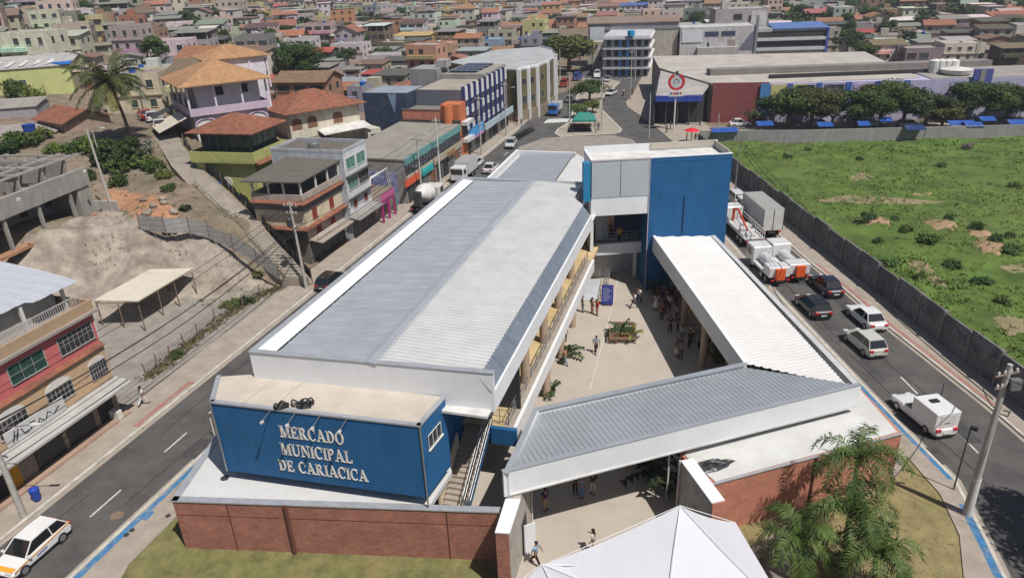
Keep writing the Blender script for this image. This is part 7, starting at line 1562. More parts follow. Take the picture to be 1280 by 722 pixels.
# field plants: countless tufts
r = random.Random(5); b = B()
def tuft(x, y, z, s, n, b):
    for k in range(n):
        a = r.uniform(0, 6.28); w = s*.13; l = s*r.uniform(.6, 1.2); dx, dy = math.cos(a), math.sin(a); bx, by = x+r.gauss(0, s*.3), y+r.gauss(0, s*.3); nn = len(b.v)
        b.v += [(bx-dy*w, by+dx*w, z), (bx+dy*w, by-dx*w, z), (bx+dx*l*.55, by+dy*l*.55, z+l*.75)]; b.f.append((nn, nn+1, nn+2)); b.sm.append(False)
for i in range(30000):
    y = 28+r.random()**1.25*95; x = fx0(y)+.3+(r.random()**1.2)*(60+y*.75)
    px, py, _ = proj(x, y, 0)
    if px > 1300: continue
    g_ = mnoise.noise(Vector((x*.11, y*.11, 4)))+.5*mnoise.noise(Vector((x*.4, y*.4, 9)))
    if g_ < -.3: continue
    tuft(x, y, fz(x, y)-.02, r.uniform(.2, .48)*(1+max(0, g_)), 5, b)
M['tuft'] = mat('field_plants', (.125, .19, .04), .8, var=.5, scale=.3, stain=.7, ss=.12, dirt=(.17, .18, .05), speck=.0)
tag(b.build('field_plants', M['tuft']), 'knee-high green weeds and grass covering the field', 'grass', kind='stuff')
b = B()
for i in range(5200):
    x, y = (r.uniform(-22, -1), r.uniform(24, 34)) if i % 2 else (r.uniform(9, 25), r.uniform(22, 38))
    if i % 2 and y > 31.3-(x+19.4)*.107-.1: continue
    if not i % 2 and (y > 30.6+(x-10.6)*.31-.1 or x > 24.4-(32-y)*.25 and y < 33): continue
    tuft(x, y, .06, r.uniform(.05, .11), 4, b)
tag(b.build('lawn_tufts', mat('lawn_tuft', (.15, .16, .06), .9, var=.5, scale=.8, stain=.7, ss=.5, dirt=(.25, .2, .09))), 'short dry and green lawn grass around the market', 'grass', kind='stuff')
b = B(); fpts = [at(u, v) for u, v in ((184, 474), (213, 451), (248, 422), (286, 393), (325, 370), (345, 360))]
for i in range(900):
    k = r.randrange(5); q = fpts[k].lerp(fpts[k+1], r.random()); tuft(q.x+r.gauss(0, .35), q.y+r.gauss(0, .35), .02, r.uniform(.1, .42), 5, b)
for i in range(700):
    q = at(r.uniform(100, 300), r.uniform(185, 300), 7.); q.z = terr(q.x, q.y)-.02; tuft(q.x, q.y, q.z, r.uniform(.1, .4), 5, b)
tag(b.build('dry_weeds', mat('dry_weed', (.13, .12, .055), .9, var=.5, scale=.8, stain=.6, ss=.5, dirt=(.2, .16, .1))), 'dry weeds along the wire fence and on the hillside', 'grass', kind='stuff')
# ---- palms ----
def palm(name, label, base, crown, nf, L, seed, col, lw=.05, nl=34, droop=1.1, ll=.5, tr=.16, cat='palm', trunkmat='trunk', up=.9, plume=False):
    t = thing(name, label, cat, base); r = random.Random(seed)
    mid = (base+crown)/2+Vector((.15, .1, 0)); p = P_(t); tb = B().path([base-Vector((0, 0, .3)), base.lerp(mid, .5), mid, mid.lerp(crown, .6), crown], tr*1.25, 9, tr*.8); p('trunk', tb, trunkmat)
    for k in range(nf):
        az = k*2.399+r.uniform(-.2, .2); el = R_(r.uniform(-25, 75) if not plume else r.uniform(5, 80)); l = L*r.uniform(.8, 1.1); d = Vector((math.cos(az)*math.cos(el), math.sin(az)*math.cos(el), math.sin(el))); pts = []; pos = crown.copy(); n = 12; dd = d.copy()
        for i in range(n+1):
            pts.append(pos.copy()); dd = (dd+Vector((0, 0, -1))*droop*.11*(.5+i/n)).normalized(); pos = pos+dd*l/n
        b = B(); b.path(pts, .03, 4, .008)
        for i in range(nl):
            f = (i+1.5)/(nl+1)*n; j = min(int(f), n-1); P0 = pts[j].lerp(pts[j+1], f-j); tan = (pts[j+1]-pts[j]).normalized(); side = tan.cross(Vector((0, 0, 1))); side = side.normalized() if side.length > .05 else Vector((1, 0, 0)); upv = side.cross(tan)
            for s_ in (-1, 1):
                le = ll*math.sin(math.pi*min(.97, (i+3)/(nl+3)))**.5*r.uniform(.8, 1.15); tilt = r.uniform(-.5, .9) if plume else r.uniform(-.25, .15)
                e = (side*s_+tan*.55+upv*tilt).normalized(); tip = P0+e*le+Vector((0, 0, -le*r.uniform(.25, .6))); mdl = P0+e*le*.5; w = tan*lw*.5
                n0 = len(b.v); b.v += [tuple(P0-w*.5), tuple(mdl-w), tuple(tip), tuple(mdl+w), tuple(P0+w*.5)]; b.f.append((n0, n0+1, n0+2, n0+3, n0+4)); b.sm.append(False)
        c = r.choice((col, col, tuple(x*1.3 for x in col), (.13, .12, .03) if el < 0 else col)); p('frond', b, 'frond', c)
    return t
cb = hit(166, 182); cb = at(166, 178, 9.6)
cc_ = Vector((cb.x-.9, cb.y-.4, 0)); 
cc_.z = 9.6+8.2
palm('coconut_palm', 'tall coconut palm with yellowing lower fronds by the alley', cb, cc_, 40, 5.6, 3, (.055, .07, .02), lw=.17, nl=30, ll=1.0, droop=1.25, tr=.2)
for k, (bx, cz, nf, L, lb, sd_) in enumerate((((1072, 572), 6.0, 15, 3.2, 'feathery palm whose crown hangs over the brick block roof', 11), ((1062, 640), 4.0, 17, 3.4, 'full feathery palm in the middle of the dry lawn', 12), ((1000, 672), 3.2, 14, 2.9, 'low feathery palm beside the white tent', 13), ((1095, 690), 3.1, 13, 3.0, 'feathery palm nearest the lower picture edge', 14))):
    c = at(*bx, cz); palm('feathery_palm', lb, Vector((c.x+.2, c.y-.1, .06)), c, nf, L, sd_, (.055, .095, .02), lw=.075, nl=40, ll=.7, droop=2.5, tr=.13, cat='palm', plume=True)
t = treeat(PTB, Vector((34.8, 24.2, 0)), 4.6, 16.5, 'tall street tree past the right edge, known by its shadow on the lower right road', DG, cat='tree')
# courtyard plants in pots
def pot(q, label, R, H, n=9, col=(.035, .065, .02), potc=(.1, .09, .08), pr=.35):
    t = thing('potted_plant', label, 'plant', q, 0, 'potted plants in the courtyard'); B().lathe(q, [(pr*.7, 0), (pr, .5), (pr, .55), (.05, .56)], 12).build('pot', M['paint'], t, color=potc); r = random.Random(int(q.x*10)); b = B()
    for k in range(n):
        a = k*2.4; el = r.uniform(.5, 1.4); pts = []; pos = q+Vector((0, 0, .5)); dd = Vector((math.cos(a)*math.cos(el), math.sin(a)*math.cos(el), math.sin(el)))
        for i in range(6): pts.append(pos.copy()); dd = (dd+Vector((0, 0, -.22))).normalized(); pos = pos+dd*H/5
        for i in range(5):
            s_ = dd.cross(Vector((0, 0, 1))); s_ = s_.normalized() if s_.length > .01 else Vector((1, 0, 0)); w = s_*.11*R*math.sin(math.pi*(i+.6)/6); b.poly([pts[i]-w, pts[i+1]-w*.8, pts[i+1]+w*.8, pts[i]+w])
            for sg in (-1, 1): b.poly([pts[i], pts[i+1], pts[i+1]+(s_*sg*.35-Vector((0, 0, .15)))*R])
    b.build('foliage', M['frond'], t, color=col)
pot(at(689, 494, .1), 'leafy pot plant by the gallery column near the canopy', .7, 1.0); pot(at(710, 446, .1), 'palm-like pot plant beside the person under the gallery', 1.0, 1.5); pot(at(836, 370, .1), 'pot plant in the shade by the blue tower base', .8, 1.2)
pot(at(776, 419, .1), 'spreading palm pot in the middle of the courtyard benches', 1.0, 1.4, 12, pr=.5); pot(at(790, 425, .1), 'yellow-green pot plant at the right of the courtyard benches', .8, 1.1, 9, (.16, .18, .04)); pot(at(895, 452, .1), 'pot plant in the shade beside the wing column', .8, 1.2, 10, (.08, .12, .02)); pot(at(812, 600, .1), 'tall dark plant beside the gate under the canopy', 1.3, 2.4, 16, (.02, .035, .015)); pot(at(818, 368, .1), 'second pot plant left of the one by the blue tower base', .8, 1.2)
# benches round the planter
for k, (u, v, az, lb) in enumerate(((782, 428, 96, 'brown bench in front of the courtyard planter'), (766, 424, 10, 'brown bench on the left side of the courtyard planter'), (780, 415, 96, 'brown bench behind the courtyard planter'))):
    q = at(u, v, .1); F_ = Fr(q.x, q.y, az, .1); t = thing('wooden_bench', lb, 'bench', q, 0, 'benches round the courtyard planter'); b = B()
    for j in range(4): b.box(F_, -.9, .9, -.25+j*.13, -.15+j*.13, .42, .46)
    b.build('seat', M['wood'], t); b = B()
    for j in range(3): b.box(F_, -.9, .9, -.3, -.26, .52+j*.13, .62+j*.13)
    b.build('backrest', M['wood'], t)
    for sx in (-.8, .8):
        for sy in (-.22, .2): B().box(F_, sx-.04, sx+.04, sy-.04, sy+.04, 0, .42).build('leg', M['wood'], t)
# far woods
fw_ = B(); r = random.Random(21); vv = crownmesh(5, 260, .2); cm = bpy.data.meshes
V0 = vv.v; F0_ = vv.f
for i in range(1250):
    px = r.uniform(-30, 1310); py = r.choice((r.uniform(-6, 12), r.uniform(-6, 5), r.uniform(2, 60)))
    q = hit(px, py)
    if q.y < 300: continue
    if py > 6 and not (px > 950 and py < 26 and r.random() < .6) and mnoise.noise(Vector((q.x*.012, q.y*.012, 8))) < (.0 if px < 330 or px > 960 else .12): continue
    s_ = r.uniform(3.5, 6.5)*(1.5 if q.y > 600 else 1); n = len(fw_.v); fw_.v += [(q.x+x*s_, q.y+y*s_, q.z+z*s_*.8+s_*.55) for x, y, z in V0[:720]]; fw_.f += [tuple(k+n for k in f) for f in F0_[:180]]; fw_.sm += [False]*180
tag(fw_.build('far_woods', mat('far_foliage', (.04, .062, .02), .9, var=.4, scale=.05, stain=.4, ss=.03, dirt=(.08, .085, .03))), 'dark green woods on the far hills and between the far houses', 'trees', kind='stuff')

r = random.Random(91); tt = []
for i in range(900):
    if len(tt) > 58: break
    px, py = r.uniform(5, 1275), r.uniform(14, 88); q = hit(px, py)
    if q.y < 125 or q.y > 420 or inpoly(q.x, q.y, mall_poly) or inpoly(q.x, q.y, junc_poly) or inpoly(q.x, q.y, hill_poly) or inpoly(q.x, q.y, curved_poly): continue
    u_, v_ = MF.uv(q)
    if (v_ > -30 and q.y < 175) or (q.x > 30 and q.y < 172): continue
    if any((q.x-a.x)**2+(q.y-a.y)**2 < 120 for _, _, a in tt): continue
    tt.append((px, py, q))
zn = lambda px, py: ('upper left town', 'middle left town', 'town beyond the curved building', 'town behind the mall')[0 if px < 250 else 1 if px < 560 else 2 if px < 860 else 3]
for z_ in set(zn(a, c) for a, c, _ in tt):
    L_z = sorted([x for x in tt if zn(x[0], x[1]) == z_])
    for i, (px, py, q) in enumerate(L_z): treeat(PT[i % 3], q, r.uniform(2.6, 4.6), r.uniform(5, 8.5), f'small green tree among houses, number {i+1} from left, {z_}', DG if i % 2 else MG, 'trees of the town')
# ================= vehicles =================
def wheel(t, fr, u, v, r=.32, w=.2):
    s = 1 if v > 0 else -1; c0, c1 = fr.w(u, v-s*w, r), fr.w(u, v+s*.01, r); wh = B().tube(c0, c1, r, 16).build('wheel', M['tyre'], t); B().tube(c1, fr.w(u, v+s*.025, r), r*.62, 12).build('rim', M['rim'], wh)
def car(px, py, az, col, kind, name, label, off=(0, 0), L=4.2, W=1.74, H=1.5, z=.02, q=None, group=None, cat='car', extra=None):
    q = at(px, py, z) if q is None else q; f = Fr(q.x+off[0], q.y+off[1], az, q.z); t = thing(name, label, cat, (q.x+off[0], q.y+off[1], q.z), -R_(az), group); hl, hw = L/2, W/2
    K = {'sedan': (.19, .02, -.26, -.38, .9), 'hatch': (.24, .06, -.36, -.47, .93), 'suv': (.24, .07, -.42, -.49, 1.0), 'van': (.34, .2, -.47, -.495, 1.1)}[kind]; g0, g1, g2, g3, belt = K; belt *= H/1.5; zt = H
    st_ = [(.5, .42, .56, .80), (.485, .3, .66, .9), (.42, .24, .74, .97), (g0+.02, .22, belt-.06, 1.), (.0, .22, belt, 1.), (g3, .22, belt, .99), (-.47, .26, belt-.03 if kind != 'sedan' else belt-.02, .95), (-.5, .36, belt-.16, .88)]
    b = B(); n = 8
    for (u, zl, zh, k) in st_:
        h = hw*k
        for (x, z_) in ((-h*.86, zl), (-h, zl+.16), (-h, zh-.16), (-h*.9, zh), (h*.9, zh), (h, zh-.16), (h, zl+.16), (h*.86, zl)): b.v.append(tuple(f.w(u*L, x, z_)))
    for i in range(len(st_)-1):
        for k in range(n): b.f.append((i*n+k, i*n+(k+1) % n, (i+1)*n+(k+1) % n, (i+1)*n+k)); b.sm.append(False)
    b.f += [tuple(range(n)), tuple(range((len(st_)-1)*n, len(st_)*n))[::-1]]; b.sm += [False]*2
    bd = b.build('body', M['carpaint'], t, color=col, bevel=.07)
    bw, tw = hw*.9, hw*.7; lo = [(g0*L, -bw), (g0*L, bw), (g3*L, bw), (g3*L, -bw)]; hi = [(g1*L, -tw), (g1*L, tw), (g2*L, tw), (g2*L, -tw)]
    P = [f.w(u, v, belt-.03) for u, v in lo]+[f.w(u, v, zt-.05) for u, v in hi]
    b = B().mesh(P, [(0, 1, 5, 4), (1, 2, 6, 5), (2, 3, 7, 6), (3, 0, 4, 7)]); gl = b.build('windows', M['carglass'], t)
    b = B(); b.slab([f.w(g1*L+.03, -tw*1.03, zt-.02), f.w(g1*L+.03, tw*1.03, zt-.02), f.w((g1+g2)/2*L, tw*1.03, zt+.01), f.w(g2*L-.05, tw*1.03, zt-.03), f.w(g2*L-.05, -tw*1.03, zt-.03), f.w((g1+g2)/2*L, -tw*1.03, zt+.01)], .06); b.build('roof', M['carpaint'], t, color=col)
    b = B()
    for a, c in zip(lo, hi): b.tube(f.w(*a, belt-.03), f.w(*c, zt-.04), .035, 5)
    for s in (-1, 1): m_ = (g1+g3)/2*L; b.tube(f.w(m_, s*bw*1.01, belt-.03), f.w(m_, s*tw*1.02, zt-.04), .03, 5)
    b.build('pillar', M['carpaint'], t, color=col)
    for s in (-1, 1):
        for u in (.31, -.31): wheel(t, f, u*L, s*(hw-.01))
        B().box(f, .455*L, .492*L, s*hw*.62-.2, s*hw*.62+.17, .56*H/1.5, .7*H/1.5).build('headlight', M['headl'], t); B().box(f, -.507*L, -.47*L, s*hw*.7-.17, s*hw*.7+.15, .66*H/1.5, .84*H/1.5).build('tail_light', M['taill'], t)
        B().cbox(f.w(g0*L-.1, s*(hw+.08), belt), .18, .12, .13, az).build('mirror', M['carpaint'], t, color=col)
    B().box(f, -.512*L, -.505*L, -.26, .26, .45, .57).build('number_plate', M['whitew'], t); B().box(f, -.5*L, .49*L, -hw*.8, hw*.8, .17, .3).build('underbody', M['plasticb'], t)
    B().box(f, .495*L, .506*L, -.5, .5, .36, .52).build('grille', M['plasticb'], t)
    if extra: extra(t, f, L, hw, belt, zt)
    return t
def stripe(t, f, L, hw, belt, zt):
    for s in (-1, 1):
        pts = [(-.48, .98), (-.3, .93), (0, .84), (.3, .78), (.45, .7)]; b = B()
        for i in range(4):
            (u0, z0), (u1, z1) = pts[i], pts[i+1]; P = [f.w(u0*L, s*(hw+.012), z0-.09), f.w(u1*L, s*(hw+.012), z1-.09), f.w(u1*L, s*(hw+.012), z1), f.w(u0*L, s*(hw+.012), z0)]
            b.poly(P if s > 0 else P[::-1])
        b.build('side_stripe', M['orange'], t); b = B()
        for k in range(7): b.box(f, -.1*L-k*.1+.75, -.1*L-k*.1+.82, s*hw+(.004 if s > 0 else -.016), s*hw+(.016 if s > 0 else -.004), .5+.01*k, .62+.01*k)
        b.build('lettering', M['cleanpaint'], t, color=(.08, .12, .4))
    B().poly([f.w(.47*L, -.75, .725), f.w(.40*L, -.8, .78), f.w(.40*L, .8, .78), f.w(.47*L, .75, .725)][::-1]).build('bonnet_stripe', M['orange'], t)
tq = (at(81, 676)+at(33, 719))/2; nv = Vector((math.cos(R_(17)), -math.sin(R_(17)), 0)); tq = tq-nv*.85; tq.z = .015
car(0, 0, 196.5, (.7, .7, .7), 'hatch', 'parked_car' if 0 else 'hatchback', 'white hatchback with an orange side stripe driving at the lower left corner', q=tq, L=4.1, extra=stripe)
car(1031, 362, -3, (.012, .014, .03), 'sedan', 'sedan', 'dark navy sedan, farthest of the four cars on the right street', L=4.4)
car(1015, 388, -4, (.012, .012, .014), 'hatch', 'hatchback', 'black hatchback driving closest to the market roof on the right street', L=4.2)
car(1081, 402, -4, (.68, .68, .68), 'sedan', 'sedan', 'white sedan beside the right kerb of the right street', L=4.4, H=1.45)
car(1079, 434, -6, (.5, .49, .45), 'hatch', 'hatchback', 'ivory hatchback with a black-edged roof behind the white sedan', L=4.1, H=1.55)
def boxback(t, f, L, hw, belt, zt): 
    B().box(f, -.47*L, .02*L, -hw*1.04, hw*1.04, .62, 2.0).build('cargo_box', M['carpaint'], t, color=(.68, .68, .68), bevel=.06); B().box(f, -.475*L, -.471*L, -hw*.6, hw*.6, .75, 1.85).build('rear_door', M['whitew'], t); B().box(f, -.2*L, -.12*L, -.3, .3, 2.0, 2.08).build('roof_vent', M['plasticb'], t); B().box(f, -.476*L-.01, -.476*L, -.2, .15, 1.2, 1.26).build('badge', M['plasticb'], t)
car(1151, 524, -9, (.66, .66, .66), 'sedan', 'box_van', 'white pickup van with a tall square cargo box on the lower right street', L=4.7, H=1.5, cat='van', extra=boxback)
def truck(q, az, name, label, L=8, W=2.3, box=(3.0, (.5, .5, .5)), cabc=(.65, .65, .65), kind='box', group=None):
    f = Fr(q.x, q.y, az, .02); t = thing(name, label, 'truck', (q.x, q.y, .02), -R_(az), group); hl, hw = L/2, W/2
    B().box(f, hl-1.9, hl, -hw*.95, hw*.95, .5, 2.5).build('cab', M['carpaint'], t, color=cabc, bevel=.1); B().box(f, hl-.02, hl+.02, -hw*.82, hw*.82, 1.45, 2.25).build('windscreen', M['carglass'], t)
    for s in (-1, 1):
        B().box(f, hl-1.3, hl-.3, s*hw*.96-.012, s*hw*.96+.012, 1.45, 2.2).build('side_window', M['carglass'], t)
        for u in (hl-1.1, -hl+1.2, -hl+2.3): wheel(t, f, u, s*hw*.97, .46, .28)
        B().box(f, -hl-.03, -hl, s*hw*.75-.15, s*hw*.75+.15, .7, .9).build('tail_light', M['taill'], t)
    B().box(f, -hl, hl-1.9, -.4, .4, .55, .85).build('chassis', M['steeld'], t)
    if kind == 'box':
        bx = B().box(f, -hl, hl-2.1, -hw, hw, .95, box[0]).build('cargo_box', M['paint'], t, color=(.46, .47, .48)); B().box(f, -hl+.05, hl-2.15, -hw+.05, hw-.05, box[0], box[0]+.04).build('box_roof', M['paint'], t, color=(.3, .3, .29))
        b = B(); [b.box(f, -hl-.03, -hl, x, x+.04, .95, box[0]) for x in (-hw, -.02, hw-.04)]; b.build('door_frame', M['steeld'], bx)
        for x in (-hw+.1, .06): B().box(f, -hl-.02, -hl-.001, x, x+hw-.18, 1.0, box[0]-.1).build('rear_door', M['whitew'], bx)
    elif kind == 'flat':
        B().box(f, -hl, hl-2.1, -hw, hw, .95, 1.1).build('flatbed', M['paint'], t, color=box[1]); b = B()
        for k in range(9): b.box(f, -hl+k*.6, -hl+k*.6+.06, hw-.1, hw-.04, 1.1, 1.9)
        for z in (1.5, 1.9): b.box(f, -hl, hl-2.2, hw-.1, hw-.04, z, z+.06)
        b.build('side_rack', M['whitew'], t); b = B(); b.path([f.w(hl-2.6, -.3, 1.1), f.w(hl-2.6, -.3, 2.6)], .16, 8); b.path([f.w(hl-2.6, -.3, 2.5), f.w(hl-4.2, -.4, 3.0), f.w(-hl+.6, -.7, 1.9)], .15, 8, .1); b.build('crane_arm', M['cleanpaint'], t, color=(.5, .06, .02)); r = random.Random(3); b = B()
        for k in range(7): b.cbox(f.w(-hl+.6+k*.6, r.uniform(-.5, .5), 1.3), .9, .4, .35, az+r.uniform(-20, 20))
        b.build('load', M['whitew'], t)
    elif kind == 'tank':
        b = B(); b.tube(f.w(-hl+1.9, 0, 1.5), f.w(hl-2.2, 0, 1.5), .55, 16); b.build('tank', M['carpaint'], t, color=(.6, .6, .6)); B().box(f, -hl-.05, -hl+.3, -hw*.42, hw*.42, .8, 1.9).build('rear_panel', M['cleanpaint'], t, color=(.62, .1, .02)); B().box(f, -hl+.3, -hl+1.8, -hw, hw, .95, 2.0).build('rear_locker', M['carpaint'], t, color=(.6, .6, .6), bevel=.06); B().box(f, -hl+1.8, hl-2.1, -hw, hw, .9, 1.15).build('side_locker', M['whitew'], t)
    elif kind == 'mixer':
        b = B(); P0, P1 = f.w(-hl+.4, 0, 2.6), f.w(hl-2.2, 0, 1.9); d = (P1-P0); pr = [(0, .35), (.12, .7), (.4, 1.25), (.65, 1.3), (.9, .9), (1, .4)]
        for (a0, r0), (a1, r1) in zip(pr, pr[1:]): b.tube(P0.lerp(P1, a0), P0.lerp(P1, a1), r0, 18, r1, cap=False)
        b.build('drum', M['whitew'], t); B().box(f, -hl, -hl+.6, -.5, .5, 1.2, 3.1).build('chute', M['steeld'], t)
    return t
truck(Vector((30.1, 81.2, 0)), -2, 'box_truck', 'grey box truck with double rear doors on the right street', 9, 2.4, (3.5, None))
truck(Vector((27.2, 78.5, 0)), -2, 'crane_truck', 'white flatbed truck with a folded red crane arm beside the blue tower', 9, 2.3, (0, (.5, .5, .5)), kind='flat')
truck(Vector((26.2, 66.6, 0)), -3, 'utility_truck', 'white utility truck with orange rear panel nearest the wing roof', 6.6, 2.1, kind='tank'); truck(Vector((28.4, 67.2, 0)), -3, 'utility_truck', 'white utility truck with orange rear panel in the middle of the street', 6.6, 2.1, kind='tank')
car(917, 262, -2, (.6, .6, .6), 'suv', 'pickup_car', 'white jeep at the right edge of the blue tower', off=(1.0, 3), L=4.5, H=1.75)
mq = MF.w(57, -13.1); truck(Vector((mq.x, mq.y, 0)), 17, 'mixer_truck', 'white concrete mixer truck parked on the far left street', 7, 2.3, kind='mixer')
mq = MF.w(71.5, -12.9); truck(Vector((mq.x, mq.y, 0)), 197, 'box_truck', 'small truck with a grey box facing the camera on the far left street', 6.5, 2.2, (2.9, None))
for (u, v, az, c, k, lb) in ((76, -10.0, 17, (.6, .6, .6), 'sedan', 'white sedan just ahead of the small grey box truck'), (78.5, -13.4, 17, (.65, .65, .65), 'hatch', 'white hatchback parked left of the small grey box truck'), (92.5, -11.4, 190, (.45, .46, .48), 'suv', 'silver car coming out of the junction behind the market'), (30.5, -13.3, 17, (.02, .02, .022), 'hatch', 'black car on the left street half hidden by the roof edge')):
    q = MF.w(u, v, .015); car(0, 0, az, c, k, 'car', lb, q=q)
for (u, v, az, c, k, lb, cat) in ((764, 119, 210, (.6, .6, .6), 'sedan', 'white car on the curving road right of the island trees', 'car'), (713, 127, 15, (.62, .62, .62), 'hatch', 'white hatchback beside the blue truck on the far street', 'car'), (747, 97, 195, (.66, .66, .66), 'van', 'white minibus at the junction below the corner block', 'van'), (759, 102, 195, (.4, .41, .42), 'sedan', 'silver sedan right of the white minibus', 'car'), (722, 100, 20, (.05, .1, .35), 'van', 'blue van under the large spreading road tree', 'van'), (706, 108, 15, (.35, .05, .04), 'van', 'red van left of the blue van under the road tree', 'van'), (925, 158, 95, (.66, .66, .66), 'sedan', 'white sedan parked beside the maroon mall wall', 'car'), (1024, 158, 95, (.66, .66, .66), 'hatch', 'white hatchback parked between the second and fourth strip trees', 'car'), (1136, 159, 95, (.5, .5, .5), 'hatch', 'silver hatchback parked at the gap in the strip trees', 'car'), (1090, 158, 95, (.6, .6, .6), 'sedan', 'white sedan half hidden under the widest strip tree', 'car')):
    car(u, v, az, c, k, 'minibus' if k == 'van' else 'car', lb, cat=cat, L=5.2 if k == 'van' else 4.2, H=2.1 if k == 'van' else 1.5)
for (u, v, c, k, lb) in ((201, 160, (.62, .62, .62), 'suv', 'white jeep parked on the alley below the pink mansion'), (191, 151, (.55, .56, .58), 'sedan', 'silver car behind the white jeep on the alley'), (182, 148, (.3, .03, .03), 'hatch', 'red car behind the two pale cars on the alley')):
    car(0, 0, -25 if c[0] > .5 else -35, c, k, 'car', lb, q=at(u, v, 10.45))
q = at(694, 143); truck(q, 197, 'delivery_truck', 'small bright blue truck waiting at the zebra crossing', 5.5, 2.1, (2.5, None), cabc=(.02, .15, .5))
b = B()
for k in range(7):
    q = at(644+k*3.1, 176-k*1.7); t = thing('motorcycle', ['leftmost', 'second from left', 'third from left', 'fourth from left', 'fifth from left', 'sixth from left', 'rightmost'][k]+' of the dark motorcycles parked in a row by the junction', 'motorcycle', q, 0, 'motorcycles parked by the junction'); f = Fr(q.x, q.y, 70, .13)
    for u in (-.65, .65): B().tube(f.w(u, -.06, .3), f.w(u, .06, .3), .3, 12).build('wheel', M['tyre'], t)
    b = B(); b.ell(f.w(.1, 0, .75), .16, .3, .16, 8, 5, 70); b.path([f.w(.65, 0, .3), f.w(.45, 0, .95), f.w(.3, 0, 1.05)], .05, 5); b.path([f.w(-.65, 0, .3), f.w(-.2, 0, .6), f.w(.4, 0, .6)], .08, 5); b.build('body', M['plasticb'], t); B().cbox(f.w(-.35, 0, .8), .25, .6, .1, 70).build('seat', M['tyre'], t)

# ================= people =================
def skinmesh(name, joints, edges, sub=1):
    me = bpy.data.meshes.new(name); me.from_pydata([j[0] for j in joints], edges, []); o = bpy.data.objects.new(name, me); COL.objects.link(o); m = o.modifiers.new('s', 'SKIN'); m.use_smooth_shade = True
    sv = me.skin_vertices[0].data if me.skin_vertices else None
    if sv is None:
        bm = bmesh.new(); bm.from_mesh(me); lay = bm.verts.layers.skin.verify(); bm.to_mesh(me); bm.free(); sv = me.skin_vertices[0].data
    for k, j in enumerate(joints): rr = j[1]; sv[k].radius = rr if hasattr(rr, '__len__') else (rr, rr); sv[k].use_root = (k == 0)
    s = o.modifiers.new('d', 'SUBSURF'); s.levels = sub; s.render_levels = sub
    dg = bpy.context.evaluated_depsgraph_get(); ev = o.evaluated_get(dg); m2 = bpy.data.meshes.new_from_object(ev); bpy.data.objects.remove(o); return m2
import bmesh
def mesh2B(m): b = B(); b.mesh([tuple(v.co) for v in m.vertices], [tuple(p.vertices) for p in m.polygons], True); return b
def posekit(pose):
    leg = {'stand': ((.10, 0), (-.10, 0)), 'walk': ((.1, .32), (-.1, -.3)), 'step': ((.1, .14), (-.1, -.16))}[pose[0]]; arm = pose[1]; lean = pose[2] if len(pose) > 2 else 0
    J = [((0, 0, .95), (.14, .105)), ((0, lean*.3, 1.12), (.125, .09)), ((0, lean*.7, 1.34), (.155, .1)), ((0, lean, 1.47), (.06, .055)), ((0, lean+.02, 1.54), (.055, .06)), ((0, lean+.03, 1.62), (.085, .1)), ((0, lean+.02, 1.70), (.07, .08))]; E_ = [(0, 1), (1, 2), (2, 3), (3, 4), (4, 5), (5, 6)]; hands = []
    for s in (-1, 1):
        sx = s*.2; A = {'down': ((s*.24, lean*.7-.02, 1.15), (s*.25, lean*.5+.06, .92)), 'fold': ((s*.26, lean, 1.16), (-s*.02, lean+.19, 1.2)), 'phone': ((s*.24, lean+.05, 1.16), (s*.1, lean+.24, 1.3)) if s > 0 else ((s*.24, lean-.02, 1.16), (s*.25, lean+.08, .93)), 'swing': ((s*.25, lean-.12*s, 1.16), (s*.24, lean-.2*s+.05, .95)), 'hips': ((s*.36, lean-.05, 1.18), (s*.2, lean+.08, 1.02))}[arm]
        k = len(J); J += [((sx, lean*.9, 1.41), .065), (A[0], .045), (A[1], .032), (tuple(Vector(A[1])+(Vector(A[1])-Vector(A[0])).normalized()*.08), (.04, .022))]; E_ += [(2, k), (k, k+1), (k+1, k+2), (k+2, k+3)]; hands.append((Vector(A[1]), (Vector(A[1])-Vector(A[0])).normalized(), s))
        lx, fy = leg[0] if s > 0 else leg[1]; k = len(J); kn = (lx*1.05, fy*.45+.03, .5); an = (lx*1.05, fy-(.08 if fy < 0 else 0), .09+(.06 if fy < -.2 else 0)); J += [((lx, 0, .88), .09), (kn, .06), (an, .042), ((lx*1.1, an[1]+.14, .04), (.045, .03))]; E_ += [(0, k), (k, k+1), (k+1, k+2), (k+2, k+3)]
    return J, E_, hands
PK = {}
